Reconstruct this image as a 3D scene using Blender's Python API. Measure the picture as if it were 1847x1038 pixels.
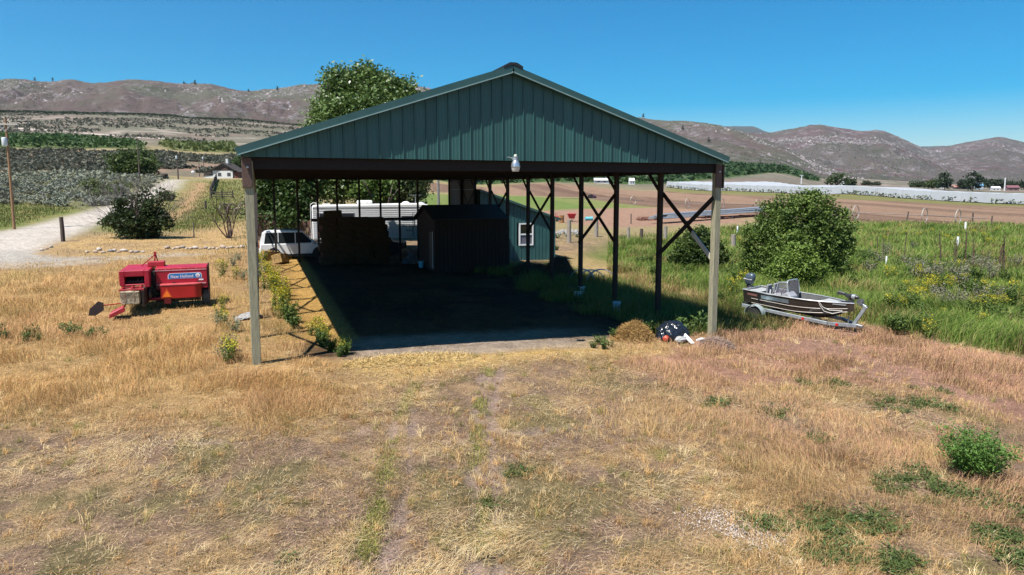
import bpy, bmesh, math, random
import numpy as np
from mathutils import Vector, Matrix

# ------------------------------------------------------------------ camera, sky, sun, exposure
for o in list(bpy.data.objects):
    bpy.data.objects.remove(o, do_unlink=True)
SC = bpy.context.scene
COL = SC.collection
R = math.radians

CAM_H = 4.5
YAW, PITCH = 20.31, 6.40              # degrees right of the barn's axis, degrees below level
F_PX, CX, CY = 1231.0, 923.5, 478.0   # lens of the photograph, in its own pixels

cd = bpy.data.cameras.new('camera')
cam = bpy.data.objects.new('camera', cd)
COL.objects.link(cam)
cam.location = (0, 0, CAM_H)
cam.rotation_euler = (R(90 - PITCH), 0, R(-YAW))
cd.sensor_fit = 'HORIZONTAL'
cd.sensor_width = 36.0
cd.lens = 36.0 * F_PX / 1847.0
cd.shift_y = -(519.0 - CY) / 1847.0
cd.clip_start = 0.1
cd.clip_end = 40000
SC.camera = cam

SUN_DIR = Vector((-2.72, -1.26, 5.5)).normalized()     # towards the sun
SUN_EL = math.asin(SUN_DIR.z)
SUN_AZ = math.atan2(SUN_DIR.x, SUN_DIR.y)              # from +Y, clockwise

w = bpy.data.worlds.new('World')
SC.world = w
w.use_nodes = True
nt = w.node_tree
nt.nodes.clear()
sky = nt.nodes.new('ShaderNodeTexSky')
sky.sky_type = 'NISHITA'
sky.sun_disc = False
sky.sun_elevation = SUN_EL
sky.sun_rotation = SUN_AZ
sky.altitude = 400
sky.air_density = 1.0
sky.dust_density = 0.15
sky.ozone_density = 3.5
hsv = nt.nodes.new('ShaderNodeHueSaturation')
hsv.inputs['Saturation'].default_value = 1.95
hsv.inputs['Hue'].default_value = 0.492
bg = nt.nodes.new('ShaderNodeBackground')
bg.inputs['Strength'].default_value = 0.076
wo = nt.nodes.new('ShaderNodeOutputWorld')
nt.links.new(sky.outputs[0], hsv.inputs['Color'])
nt.links.new(hsv.outputs[0], bg.inputs['Color'])
nt.links.new(bg.outputs[0], wo.inputs['Surface'])

sl = bpy.data.lights.new('sun', 'SUN')
sl.energy = 5.0
sl.angle = R(0.53)
sl.color = (1.0, 0.955, 0.88)
sun = bpy.data.objects.new('sun', sl)
COL.objects.link(sun)
sun.rotation_euler = SUN_DIR.to_track_quat('Z', 'Y').to_euler()
sun.location = SUN_DIR * 60

SC.view_settings.view_transform = 'Standard'
SC.view_settings.look = 'None'
SC.view_settings.exposure = 0.82
SC.view_settings.gamma = 1.0
SC.view_settings.use_curve_mapping = False
SC.render.engine = 'CYCLES'
SC.cycles.max_bounces = 6
SC.cycles.diffuse_bounces = 1
SC.cycles.glossy_bounces = 2
SC.cycles.transmission_bounces = 4
SC.cycles.transparent_max_bounces = 8
SC.cycles.volume_bounces = 0

rng = np.random.default_rng(7)
random.seed(7)

# ------------------------------------------------------------------ small maths
def lerp(a, b, t): return a + (b - a) * t
def sstep(a, b, x):
    t = np.clip((x - a) / (b - a), 0, 1)
    return t * t * (3 - 2 * t)

def _hash(ix, iy, seed):
    h = (ix.astype(np.int64) * 374761393 + iy.astype(np.int64) * 668265263 + seed * 974634 + 1013) & 0xFFFFFFFF
    h = ((h ^ (h >> 13)) * 1274126177) & 0xFFFFFFFF
    h = h ^ (h >> 16)
    return (h & 0xFFFF) / 65535.0

def vnoise(x, y, seed=0):
    x = np.asarray(x, float); y = np.asarray(y, float)
    ix = np.floor(x); iy = np.floor(y)
    fx = x - ix; fy = y - iy
    fx = fx * fx * (3 - 2 * fx); fy = fy * fy * (3 - 2 * fy)
    a = _hash(ix, iy, seed); b = _hash(ix + 1, iy, seed)
    c = _hash(ix, iy + 1, seed); d = _hash(ix + 1, iy + 1, seed)
    return (a + (b - a) * fx) * (1 - fy) + (c + (d - c) * fx) * fy

def fbm(x, y, octs=4, seed=0, gain=0.5):
    s = 0.0; a = 1.0; t = 0.0
    for k in range(octs):
        s = s + a * vnoise(x * 2 ** k + 17.3 * k, y * 2 ** k - 9.1 * k, seed + k)
        t += a; a *= gain
    return s / t                      # 0..1

def ridged(x, y, octs=5, seed=0):
    s = 0.0; a = 1.0; t = 0.0
    for k in range(octs):
        s = s + a * (1 - np.abs(2 * vnoise(x * 2 ** k + 5.7 * k, y * 2 ** k + 3.3 * k, seed + k) - 1))
        t += a; a *= 0.5
    return s / t

cy_, sy_ = math.cos(R(YAW)), math.sin(R(YAW))
cp_, sp_ = math.cos(R(PITCH)), math.sin(R(PITCH))
def tan_up(y):                        # rise per metre of depth along the ray through photo row y
    yn = (y - CY) / F_PX
    return (-sp_ - yn * cp_) / (cp_ - yn * sp_)

# ------------------------------------------------------------------ the lie of the land: heights surveyed along ten bearings
BEAR = [-700, 0, 250, 400, 600, 900, 1200, 1390, 1480, 1847, 2500]
def zy(d, y): return (d, CAM_H + d * tan_up(y))
PROF = {
    -700: [(0, 0), (45, .2), (65, .6), (100, 2.2), (150, 5.5), (220, 9.6), (330, 23), (480, 41), (900, 103), (1500, 150)],
    0:    [(0, 0), (45, .2), (65, .55), (100, 2.2), (150, 5.5), (220, 9.4), (330, 23.3), (480, 41), (900, 103), (1500, 150)],
    250:  [(0, 0), (45, .1), (65, .5), (100, 2.0), (158, 6.0), (230, 9.8), (330, 23), (480, 38), (900, 100), (1500, 150)],
    400:  [(0, 0), (50, .05), (70, .5), (100, 1.6), (150, 4.6), (205, 7.5), (240, 9), (330, 20.6), (480, 34), (900, 94), (1500, 140)],
    600:  [(0, 0), (60, 0), (100, .8), (200, 6), (330, 17), (480, 30), (900, 85), (1500, 120)],
    900:  [(0, -.2), (60, -.5), (100, 0), (200, 1.5), (300, 4.4), (400, 9), (600, 20), (900, 36), (1500, 60)],
    1200: [(0, -.3), (40, -.75), (60, -.8), (95, .1), (150, .8), (350, 3.1), (450, 7), (1000, 43), (1500, 60)],
    1390: [(0, -.3), (40, -.8), (60, -.8), (98, .25), (170, 1.1), (380, 3.2), (600, 16), (1000, 40), (1500, 50)],
    1480: [(0, -.3), (40, -.85), (60, -.8), (100, .4), (200, 1.4), (400, 3.2), (600, 7), (1000, 19), (1500, 24)],
    1847: [(0, -.3), (40, -.85), (60, -.6), (85, 0), (190, -.2), (300, -.9), (500, 3), (1200, 8), (1500, 12)],
    2500: [(0, -.3), (40, -.85), (60, -.6), (85, 0), (190, -.2), (300, -.9), (500, 3), (1200, 8), (1500, 12)],
}
_DG = np.concatenate([np.linspace(0, 100, 101), np.geomspace(102, 1500, 160)])
_ZT = []
for b in BEAR:
    pd, pz = zip(*PROF[b])
    z = np.interp(_DG, pd, pz)
    k = np.hanning(15); k /= k.sum()
    zp = np.concatenate([np.full(7, z[0]), z, np.full(7, z[-1])])
    _ZT.append(np.convolve(zp, k, 'valid'))
_ZT = np.array(_ZT)
_BT = np.array(BEAR, float)

def terr(x, y):
    x = np.asarray(x, float); y = np.asarray(y, float)
    d = x * sy_ + y * cy_; u = x * cy_ - y * sy_
    r = np.hypot(x, y)
    az = np.clip(np.arctan2(u, d), -1.0, 1.0)
    dd = np.where(d > 0.3 * r, d, 0.3 * r)
    px = CX + F_PX / cp_ * np.tan(az)
    bi = np.clip(np.searchsorted(_BT, px) - 1, 0, len(BEAR) - 2)
    t = np.clip((px - _BT[bi]) / (_BT[bi + 1] - _BT[bi]), 0, 1)
    t = t * t * (3 - 2 * t)
    fi = np.interp(dd, _DG, np.arange(len(_DG)))
    i0 = np.clip(fi.astype(int), 0, len(_DG) - 2); ft = fi - i0
    za = _ZT[bi, i0] * (1 - ft) + _ZT[bi, i0 + 1] * ft
    zb = _ZT[bi + 1, i0] * (1 - ft) + _ZT[bi + 1, i0 + 1] * ft
    zfar = za * (1 - t) + zb * t
    znear = -0.027 * np.clip(x, 0, 24)
    zz = znear + (zfar - znear) * sstep(34, 60, dd)
    n = (fbm(x * .35, y * .35, 3, 3) - .5) * .16 * sstep(60, 20, r) + (fbm(x * .05, y * .05, 3, 5) - .5) * 1.4 * sstep(120, 260, dd)
    inside = sstep(-.8, .3, x) * sstep(14.6, 13.4, x) * sstep(17, 18.6, y) * sstep(53, 51, y)
    return zz + n * (1 - inside)

def ray(px, py):
    xn = (px - CX) / F_PX; yn = (py - CY) / F_PX
    zf = cp_ - yn * sp_; up = -sp_ - yn * cp_
    return xn * cy_ + zf * sy_, -xn * sy_ + zf * cy_, up

def G(px, py):
    """the point of the ground seen at a pixel of the photograph"""
    X, Y, U = ray(px, py)
    h = math.hypot(X, Y)
    d = np.geomspace(3, 1500, 4000)
    zz = terr(d * X / h, d * Y / h)
    f = CAM_H + d * U / h - zz
    k = np.argmax(f < 0)
    if f[k] >= 0: k = int(np.argmin(f[d < 1050]))
    if k > 0 and f[k] < 0:
        t = f[k - 1] / (f[k - 1] - f[k]); dd = d[k - 1] + t * (d[k] - d[k - 1])
    else: dd = d[k]
    x, y = dd * X / h, dd * Y / h
    return Vector((x, y, float(terr(x, y))))

def P(px, py, d):
    """the point at depth d on the sight line through a pixel"""
    X, Y, U = ray(px, py)
    t = d / (X * sy_ + Y * cy_)
    return Vector((X * t, Y * t, CAM_H + U * t))
def depth(p): return p[0] * sy_ + p[1] * cy_
def onland(x, y, dz=0.0): return Vector((x, y, float(terr(x, y)) + dz))
def uv2w(u, d): return (u * cy_ + d * sy_, -u * sy_ + d * cy_)

# ------------------------------------------------------------------ materials
MATS = {}
def new_mat(name):
    m = bpy.data.materials.new(name); m.use_nodes = True
    MATS[name] = m
    return m, m.node_tree, m.node_tree.nodes['Principled BSDF']

def mat(name, c, rough=.6, metal=0.0, vary=.18, scale=6.0, bump=0.0, bscale=None, stretch=(1, 1, 1), spec=.5, dirt=None):
    if name in MATS: return MATS[name]
    m, t, b = new_mat(name)
    b.inputs['Roughness'].default_value = rough
    b.inputs['Metallic'].default_value = metal
    b.inputs['Specular IOR Level'].default_value = spec
    tc = t.nodes.new('ShaderNodeTexCoord'); mp = t.nodes.new('ShaderNodeMapping')
    mp.inputs['Scale'].default_value = stretch
    t.links.new(tc.outputs['Object'], mp.inputs[0])
    n = t.nodes.new('ShaderNodeTexNoise'); n.inputs['Scale'].default_value = scale
    n.inputs['Detail'].default_value = 6; n.inputs['Roughness'].default_value = .65
    t.links.new(mp.outputs[0], n.inputs['Vector'])
    r = t.nodes.new('ShaderNodeValToRGB')
    lo = [max(0, v * (1 - vary * 1.6)) for v in c]; hi = [min(1, v * (1 + vary * 1.2)) for v in c]
    if dirt: lo = list(dirt)
    r.color_ramp.elements[0].position = .3; r.color_ramp.elements[1].position = .68
    r.color_ramp.elements[0].color = (*lo, 1); r.color_ramp.elements[1].color = (*hi, 1)
    t.links.new(n.outputs[0], r.inputs[0]); t.links.new(r.outputs[0], b.inputs['Base Color'])
    rr = t.nodes.new('ShaderNodeMapRange')
    rr.inputs['To Min'].default_value = max(0, rough - .12); rr.inputs['To Max'].default_value = min(1, rough + .12)
    t.links.new(n.outputs[0], rr.inputs[0]); t.links.new(rr.outputs[0], b.inputs['Roughness'])
    if bump:
        n2 = t.nodes.new('ShaderNodeTexNoise'); n2.inputs['Scale'].default_value = bscale or scale * 4
        n2.inputs['Detail'].default_value = 5
        t.links.new(mp.outputs[0], n2.inputs['Vector'])
        bp = t.nodes.new('ShaderNodeBump'); bp.inputs['Strength'].default_value = bump
        bp.inputs['Distance'].default_value = .03
        t.links.new(n2.outputs[0], bp.inputs['Height']); t.links.new(bp.outputs[0], b.inputs['Normal'])
    return m

def leaf_mat(name, trans=.3, rough=.55, spec=.25):
    """leaf or blade whose own colour is stored per piece"""
    if name in MATS: return MATS[name]
    m, t, b = new_mat(name)
    a = t.nodes.new('ShaderNodeVertexColor'); a.layer_name = 'col'
    b.inputs['Roughness'].default_value = rough
    b.inputs['Specular IOR Level'].default_value = spec
    tr = t.nodes.new('ShaderNodeBsdfTranslucent')
    mx = t.nodes.new('ShaderNodeMixShader'); mx.inputs[0].default_value = trans
    t.links.new(a.outputs[0], b.inputs['Base Color']); t.links.new(a.outputs[0], tr.inputs['Color'])
    t.links.new(b.outputs[0], mx.inputs[1]); t.links.new(tr.outputs[0], mx.inputs[2])
    t.links.new(mx.outputs[0], t.nodes['Material Output'].inputs['Surface'])
    return m

def glass_mat(name='dark_glass', c=(.02, .025, .03)):
    if name in MATS: return MATS[name]
    m, t, b = new_mat(name)
    b.inputs['Base Color'].default_value = (*c, 1); b.inputs['Roughness'].default_value = .08
    b.inputs['Specular IOR Level'].default_value = .6
    return m

# ------------------------------------------------------------------ mesh building
def np_mesh(name, V, F, col=None, mat_=None, smooth=False, parent=None, link=True):
    """V (n,3), F list of index arrays with equal width each"""
    me = bpy.data.meshes.new(name)
    V = np.asarray(V, np.float32)
    Fs = F if isinstance(F, list) else [F]
    me.vertices.add(len(V)); me.vertices.foreach_set('co', V.ravel())
    loops = np.concatenate([f.ravel() for f in Fs]).astype(np.int32)
    tot = np.concatenate([np.full(len(f), f.shape[1], np.int32) for f in Fs])
    st = np.concatenate([[0], np.cumsum(tot)[:-1]]).astype(np.int32)
    me.loops.add(len(loops)); me.loops.foreach_set('vertex_index', loops)
    me.polygons.add(len(tot)); me.polygons.foreach_set('loop_start', st)
    me.polygons.foreach_set('loop_total', tot)
    if smooth: me.polygons.foreach_set('use_smooth', np.ones(len(tot), bool))
    if col is not None:
        a = me.color_attributes.new('col', 'FLOAT_COLOR', 'POINT')
        c = np.ones((len(V), 4), np.float32); c[:, :3] = col
        a.data.foreach_set('color', c.ravel())
    me.update(calc_edges=True)
    if mat_: me.materials.append(mat_)
    if not link: return me
    o = bpy.data.objects.new(name, me); COL.objects.link(o)
    if parent: o.parent = parent
    return o

def tag(o, label=None, cat=None, group=None, kind=None):
    if label: o['label'] = label
    if cat: o['category'] = cat
    if group: o['group'] = group
    if kind: o['kind'] = kind
    return o

def thing(name, label, cat, loc=(0, 0, 0), rz=0.0, group=None):
    o = bpy.data.objects.new(name, None); COL.objects.link(o)
    o.empty_display_size = .3
    o.location = loc; o.rotation_euler = (0, 0, rz)
    return tag(o, label, cat, group)

def copy_tree(o, parent=None):
    c = o.copy(); COL.objects.link(c)
    if parent: c.parent = parent
    for ch in list(o.children): copy_tree(ch, c)
    return c

class MB:
    def __init__(s): s.v = []; s.f = []
    def add(s, vs, fs):
        n = len(s.v); s.v += [tuple(q) for q in vs]; s.f += [tuple(i + n for i in q) for q in fs]; return s
    def box(s, a, b):
        (x0, y0, z0), (x1, y1, z1) = a, b
        return s.add([(x0, y0, z0), (x1, y0, z0), (x1, y1, z0), (x0, y1, z0), (x0, y0, z1), (x1, y0, z1), (x1, y1, z1), (x0, y1, z1)],
                     [(0, 3, 2, 1), (4, 5, 6, 7), (0, 1, 5, 4), (1, 2, 6, 5), (2, 3, 7, 6), (3, 0, 4, 7)])
    def beam(s, p, q, w_, h_, up=(0, 0, 1)):
        p, q = Vector(p), Vector(q); d = (q - p).normalized(); up = Vector(up)
        if abs(d.dot(up)) > .98: up = Vector((0, 1, 0))
        x = d.cross(up).normalized(); y = x.cross(d).normalized()
        vs = []
        for c in (p, q):
            for i, j in ((-1, -1), (1, -1), (1, 1), (-1, 1)): vs.append(c + x * (i * w_ / 2) + y * (j * h_ / 2))
        return s.add(vs, [(0, 1, 2, 3), (7, 6, 5, 4), (0, 4, 5, 1), (1, 5, 6, 2), (2, 6, 7, 3), (3, 7, 4, 0)])
    def tube(s, pts, rad, n=8, cap=True):
        pts = [Vector(p) for p in pts]
        if not hasattr(rad, '__len__'): rad = [rad] * len(pts)
        base = len(s.v); prev = None
        for i, p in enumerate(pts):
            d = (pts[min(i + 1, len(pts) - 1)] - pts[max(i - 1, 0)]).normalized()
            if prev is None:
                up = Vector((0, 0, 1)) if abs(d.z) < .9 else Vector((1, 0, 0))
                x = d.cross(up).normalized()
            else:
                x = prev - d * prev.dot(d)
                x = x.normalized() if x.length > 1e-6 else d.orthogonal().normalized()
            prev = x; y = d.cross(x)
            for k in range(n):
                a = 2 * math.pi * k / n
                s.v.append(tuple(p + x * (math.cos(a) * rad[i]) + y * (math.sin(a) * rad[i])))
        for i in range(len(pts) - 1):
            for k in range(n):
                a = base + i * n + k; b = base + i * n + (k + 1) % n
                s.f.append((a, b, b + n, a + n))
        if cap:
            s.f.append(tuple(base + k for k in reversed(range(n))))
            e = base + (len(pts) - 1) * n
            s.f.append(tuple(e + k for k in range(n)))
        return s
    def ring(s, c, axis, r, t, n=24, m=6):
        """torus"""
        axis = Vector(axis).normalized(); x = axis.orthogonal().normalized(); y = axis.cross(x); c = Vector(c)
        base = len(s.v)
        for i in range(n):
            a = 2 * math.pi * i / n; rd = x * math.cos(a) + y * math.sin(a)
            for j in range(m):
                b = 2 * math.pi * j / m
                s.v.append(tuple(c + rd * (r + t * math.cos(b)) + axis * (t * math.sin(b))))
        for i in range(n):
            for j in range(m):
                s.f.append((base + i * m + j, base + i * m + (j + 1) % m, base + ((i + 1) % n) * m + (j + 1) % m, base + ((i + 1) % n) * m + j))
        return s
    def lathe(s, prof, c=(0, 0, 0), axis=(0, 0, 1), n=20):
        """prof: (radius, height along the axis)"""
        axis = Vector(axis).normalized(); x = axis.orthogonal().normalized(); y = axis.cross(x); c = Vector(c)
        base = len(s.v)
        for r_, h_ in prof:
            for k in range(n):
                a = 2 * math.pi * k / n
                s.v.append(tuple(c + axis * h_ + (x * math.cos(a) + y * math.sin(a)) * max(r_, 1e-4)))
        for i in range(len(prof) - 1):
            for k in range(n):
                a = base + i * n + k; b = base + i * n + (k + 1) % n
                s.f.append((a, b, b + n, a + n))
        s.f.append(tuple(base + k for k in reversed(range(n))))
        e = base + (len(prof) - 1) * n
        s.f.append(tuple(e + k for k in range(n)))
        return s
    def prism(s, poly, a, b, plane='xz'):
        """outline extruded along the remaining axis from a to b"""
        def mk(p, t):
            if plane == 'xz': return (p[0], t, p[1])
            if plane == 'yz': return (t, p[0], p[1])
            return (p[0], p[1], t)
        n = len(poly)
        vs = [mk(p, a) for p in poly] + [mk(p, b) for p in poly]
        fs = [tuple(reversed(range(n))), tuple(range(n, 2 * n))]
        for i in range(n):
            j = (i + 1) % n; fs.append((i, j, j + n, i + n))
        return s.add(vs, fs)
    def loft(s, rings, closed=True, cap=True):
        base = len(s.v); n = len(rings[0])
        for r_ in rings: s.v += [tuple(p) for p in r_]
        m = n if closed else n - 1
        for i in range(len(rings) - 1):
            for k in range(m):
                a = base + i * n + k; b = base + i * n + (k + 1) % n
                s.f.append((a, b, b + n, a + n))
        if cap and closed:
            s.f.append(tuple(base + k for k in reversed(range(n))))
            e = base + (len(rings) - 1) * n
            s.f.append(tuple(e + k for k in range(n)))
        return s
    def build(s, name, m, parent=None, world=False, bevel=0.0, smooth=False, seg=1, link=True):
        off = parent.location if (parent is not None and world) else Vector((0, 0, 0))
        me = bpy.data.meshes.new(name)
        me.from_pydata([tuple(Vector(v) - off) for v in s.v], [], s.f)
        bm = bmesh.new(); bm.from_mesh(me)
        bmesh.ops.recalc_face_normals(bm, faces=bm.faces)
        if bevel:
            ed = [e for e in bm.edges if len(e.link_faces) == 2 and e.calc_face_angle(0) > .5]
            bmesh.ops.bevel(bm, geom=ed, offset=bevel, segments=seg, affect='EDGES', clamp_overlap=True)
        bm.to_mesh(me); bm.free()
        if smooth:
            me.polygons.foreach_set('use_smooth', [True] * len(me.polygons))
            try: me.set_sharp_from_angle(angle=R(40))
            except Exception: pass
        me.materials.append(m)
        if not link: return me
        o = bpy.data.objects.new(name, me); COL.objects.link(o)
        if parent: o.parent = parent
        return o

# leaves: many small quads spread through lobes
def leaf_quads(C, size, col, up=.3, aspect=.6, rg=rng):
    n = len(C)
    N = rg.normal(size=(n, 3)); N[:, 2] = np.abs(N[:, 2]) + up
    N /= np.linalg.norm(N, axis=1)[:, None]
    A = np.cross(N, rg.normal(size=(n, 3))); A /= np.linalg.norm(A, axis=1)[:, None] + 1e-9
    B = np.cross(N, A)
    s = size * rg.uniform(.6, 1.35, n) if np.isscalar(size) else size
    a = A * s[:, None]; b = B * (s * aspect)[:, None]
    V = np.stack([C - a, C - b + a * .15, C + a, C + b + a * .15], 1).reshape(-1, 3)
    F = np.arange(4 * n).reshape(n, 4)
    return V, F, np.repeat(col, 4, axis=0)

def crown_pts(lobes, n_clump, per, clump_r, rg, shell=(.55, 1.0)):
    """clumps on the shells of ellipsoid lobes -> points and a clump number"""
    vol = np.array([l[1][0] * l[1][1] + l[1][0] * l[1][2] for l in lobes]); vol = vol / vol.sum()
    pts = []; ids = []; k = 0
    for (c, r_), wgt in zip(lobes, vol):
        m = max(3, int(n_clump * wgt))
        d = rg.normal(size=(m, 3)); d /= np.linalg.norm(d, axis=1)[:, None]
        cc = np.array(c) + d * np.array(r_) * rg.uniform(shell[0], shell[1], m)[:, None]
        for q in cc:
            q_n = max(4, int(per * rg.uniform(.4, 1.5)))
            pts.append(q + rg.normal(size=(q_n, 3)) * clump_r * np.array([1, 1, .75]) * rg.uniform(.7, 1.3))
            ids.append(np.full(q_n, k)); k += 1
    return np.concatenate(pts), np.concatenate(ids)

def foliage(name, lobes, n_clump, per, clump_r, leaf, c0, c1, seed, parent, zmin=.05, mname='leaf', shell=(.55, 1.0), aspect=.6, link=True):
    rg = np.random.default_rng(seed)
    C, ids = crown_pts(lobes, n_clump, per, clump_r, rg, shell)
    keep = C[:, 2] > zmin; C = C[keep]; ids = ids[keep]
    t = np.clip(rg.uniform(0, 1, ids.max() + 1)[ids] * .6 + rg.uniform(0, 1, len(C)) * .5 - .05, 0, 1)[:, None]
    col = np.array(c0) * (1 - t) + np.array(c1) * t
    V, F, c = leaf_quads(C, leaf, col, rg=rg, aspect=aspect)
    return np_mesh(name, V, F, c, leaf_mat(mname), parent=parent, link=link)
# ------------------------------------------------------------------ which cover grows where (outlines on the ground)
def outline(pxs): return np.array([[*G(px, py)[:2]] for px, py in pxs])
ZONES = {
    'hillside':   outline([(-300, 313), (-300, 268), (0, 270), (200, 274), (430, 281), (600, 290), (600, 325), (430, 319), (180, 312)]),
    'sage':       outline([(-300, 312), (0, 312), (180, 313), (300, 322), (262, 345), (205, 372), (150, 378), (0, 370), (-300, 372)]),
    'orchard_a':  outline([(-300, 270), (-300, 246), (0, 247), (140, 250), (235, 259), (270, 269)]),
    'orchard_b':  outline([(288, 258), (420, 262), (432, 276), (300, 270)]),
    'orchard_c':  outline([(760, 321), (900, 316), (1110, 302), (1210, 297), (1300, 296), (1400, 301), (1460, 316), (1480, 327), (1200, 332), (1000, 329)]),
    'left_green': outline([(-300, 370), (0, 369), (60, 373), (160, 379), (205, 372), (240, 352), (270, 338), (200, 372), (100, 400), (0, 420), (-300, 450)]),
    'mid_green':  outline([(325, 328), (440, 325), (445, 400), (400, 415), (330, 418), (250, 420), (180, 412), (250, 372), (300, 346)]),
    'lawn':       outline([(95, 440), (190, 425), (260, 418), (330, 425), (450, 400), (480, 440), (445, 458), (250, 463), (110, 464), (60, 458)]),
    'track':      outline([(345, 330), (374, 330), (352, 366), (322, 402), (290, 404), (318, 366)]),
    'road':       outline([(-300, 470), (0, 419), (100, 398), (200, 369), (260, 341), (300, 325), (325, 324), (303, 346), (252, 371), (185, 400), (110, 434), (60, 455), (0, 486), (-300, 530)]),
    'drive':      outline([(-100, 455), (60, 452), (110, 465), (250, 462), (385, 454), (385, 460), (250, 469), (150, 479), (0, 487), (-100, 500)]),
    'gold_left':  outline([(-400, 520), (0, 486), (150, 481), (385, 461), (445, 458), (470, 480), (540, 575), (625, 640), (690, 690), (650, 745), (560, 770), (300, 750), (0, 760), (-400, 800)]),
    'straw_front': outline([(640, 660), (720, 634), (900, 628), (1090, 607), (1180, 590), (1190, 640), (1000, 645), (800, 668), (690, 690)]),
    'gold_mid':   outline([(1060, 640), (1180, 610), (1290, 615), (1420, 640), (1500, 720), (1700, 780), (1847, 790), (2300, 900), (2300, 1100), (1400, 1100), (1260, 830), (1120, 720)]),
    'pink':       outline([(1090, 655), (1300, 606), (1400, 582), (1560, 600), (1700, 632), (1847, 655), (2300, 700), (2300, 850), (1847, 780), (1650, 720), (1450, 700), (1250, 715)]),
    'green':      outline([(1010, 475), (1130, 432), (1330, 412), (1560, 405), (1847, 408), (2400, 420), (2400, 690), (1847, 648), (1700, 622), (1560, 592), (1420, 575), (1310, 570), (1180, 545), (1060, 500)]),
    'tan_right':  outline([(1010, 455), (1110, 480), (1180, 505), (1320, 540), (1345, 575), (1290, 590), (1180, 545), (1090, 510), (1005, 480)]),
    'field':      outline([(770, 329), (1000, 330), (1200, 345), (1480, 358), (1847, 372), (2400, 385), (2400, 412), (1847, 406), (1700, 405), (1540, 400), (1330, 390), (1120, 368), (1040, 356), (900, 351), (770, 345)]),
    'field_green': outline([(755, 348), (900, 352), (1040, 357), (1120, 369), (1240, 378), (1040, 380), (960, 382), (900, 385), (755, 420)]),
    'field_dirt': outline([(960, 382), (1040, 378), (1200, 374), (1340, 384), (1345, 402), (1100, 412), (1010, 402)]),
    'strip':      outline([(1210, 336), (1310, 337), (1847, 361), (2400, 366), (2400, 386), (1847, 373), (1500, 359), (1310, 350), (1200, 345)]),
}
_BB = {k: (p.min(0), p.max(0)) for k, p in ZONES.items()}

def zone(name, x, y, soft=.03, warp=.05, fr=.25):
    """soft membership of an outline, its edge made ragged"""
    P_ = ZONES[name]
    d = np.maximum(4, np.hypot(x, y))
    s = d * warp; q = fr * 18 / np.maximum(18, np.minimum(d, 80))
    xx = x + (fbm(x * q, y * q, 4, 11) - .5) * 2 * s
    yy = y + (fbm(x * q + 50, y * q, 4, 12) - .5) * 2 * s
    lo, hi = _BB[name]; mg = (d * .1).clip(1)
    out = np.zeros(len(xx))
    m = (xx > lo[0] - mg) & (xx < hi[0] + mg) & (yy > lo[1] - mg) & (yy < hi[1] + mg)
    if not m.any(): return out
    X = xx[m]; Y = yy[m]; ins = np.zeros(len(X), bool); ds = np.full(len(X), 1e9)
    n = len(P_)
    for i in range(n):
        ax, ay = P_[i]; bx, by = P_[(i + 1) % n]
        c = ((ay > Y) != (by > Y)) & (X < (bx - ax) * (Y - ay) / (by - ay + 1e-12) + ax)
        ins ^= c
        ex, ey = bx - ax, by - ay
        t = np.clip(((X - ax) * ex + (Y - ay) * ey) / (ex * ex + ey * ey + 1e-12), 0, 1)
        ds = np.minimum(ds, np.hypot(X - ax - t * ex, Y - ay - t * ey))
    sd = np.where(ins, ds, -ds) / (soft * d[m])
    out[m] = np.clip(.5 + sd * .5, 0, 1)
    return out

def in_barn(x, y, soft=.3):
    return sstep(.7, .7 + soft * 3, x + .8 * (fbm(x * .9, y * .9, 3, 22) - .5)) * sstep(14.3, 14.3 - soft, x) * sstep(18.6, 18.6 + soft * 2, y + .8 * (fbm(x * .7, y * .7, 3, 21) - .5)) * sstep(53, 51, y)

def ruts(x, y):
    """wheel tracks worn into the yard in front of the barn"""
    k = np.zeros(len(x))
    for pts in ([(640, 1038), (690, 880), (715, 740), (760, 660)], [(690, 1038), (735, 880), (745, 740), (780, 665)],
                [(860, 1038), (855, 850), (862, 740), (880, 655)], [(900, 1038), (888, 850), (885, 740), (905, 655)],
                [(300, 800), (600, 792), (700, 760)], [(760, 800), (1050, 770), (1200, 760)], [(640, 850), (900, 830), (1010, 800)]):
        w_ = [G(*p) for p in pts]
        ww = .13 if abs(pts[0][0] - pts[-1][0]) < 200 else .12
        for a, b in zip(w_[:-1], w_[1:]):
            ex, ey = b.x - a.x, b.y - a.y
            t = np.clip(((x - a.x) * ex + (y - a.y) * ey) / (ex * ex + ey * ey), 0, 1)
            ds = np.hypot(x - a.x - t * ex, y - a.y - t * ey) + (fbm(x * 1.1, y * 1.1, 3, 31) - .5) * .35
            k = np.maximum(k, np.clip(1 - ds / ww, 0, 1))
    return k

def mixc(c, w_, col): return c * (1 - w_[:, None]) + np.array(col) * w_[:, None]

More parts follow.
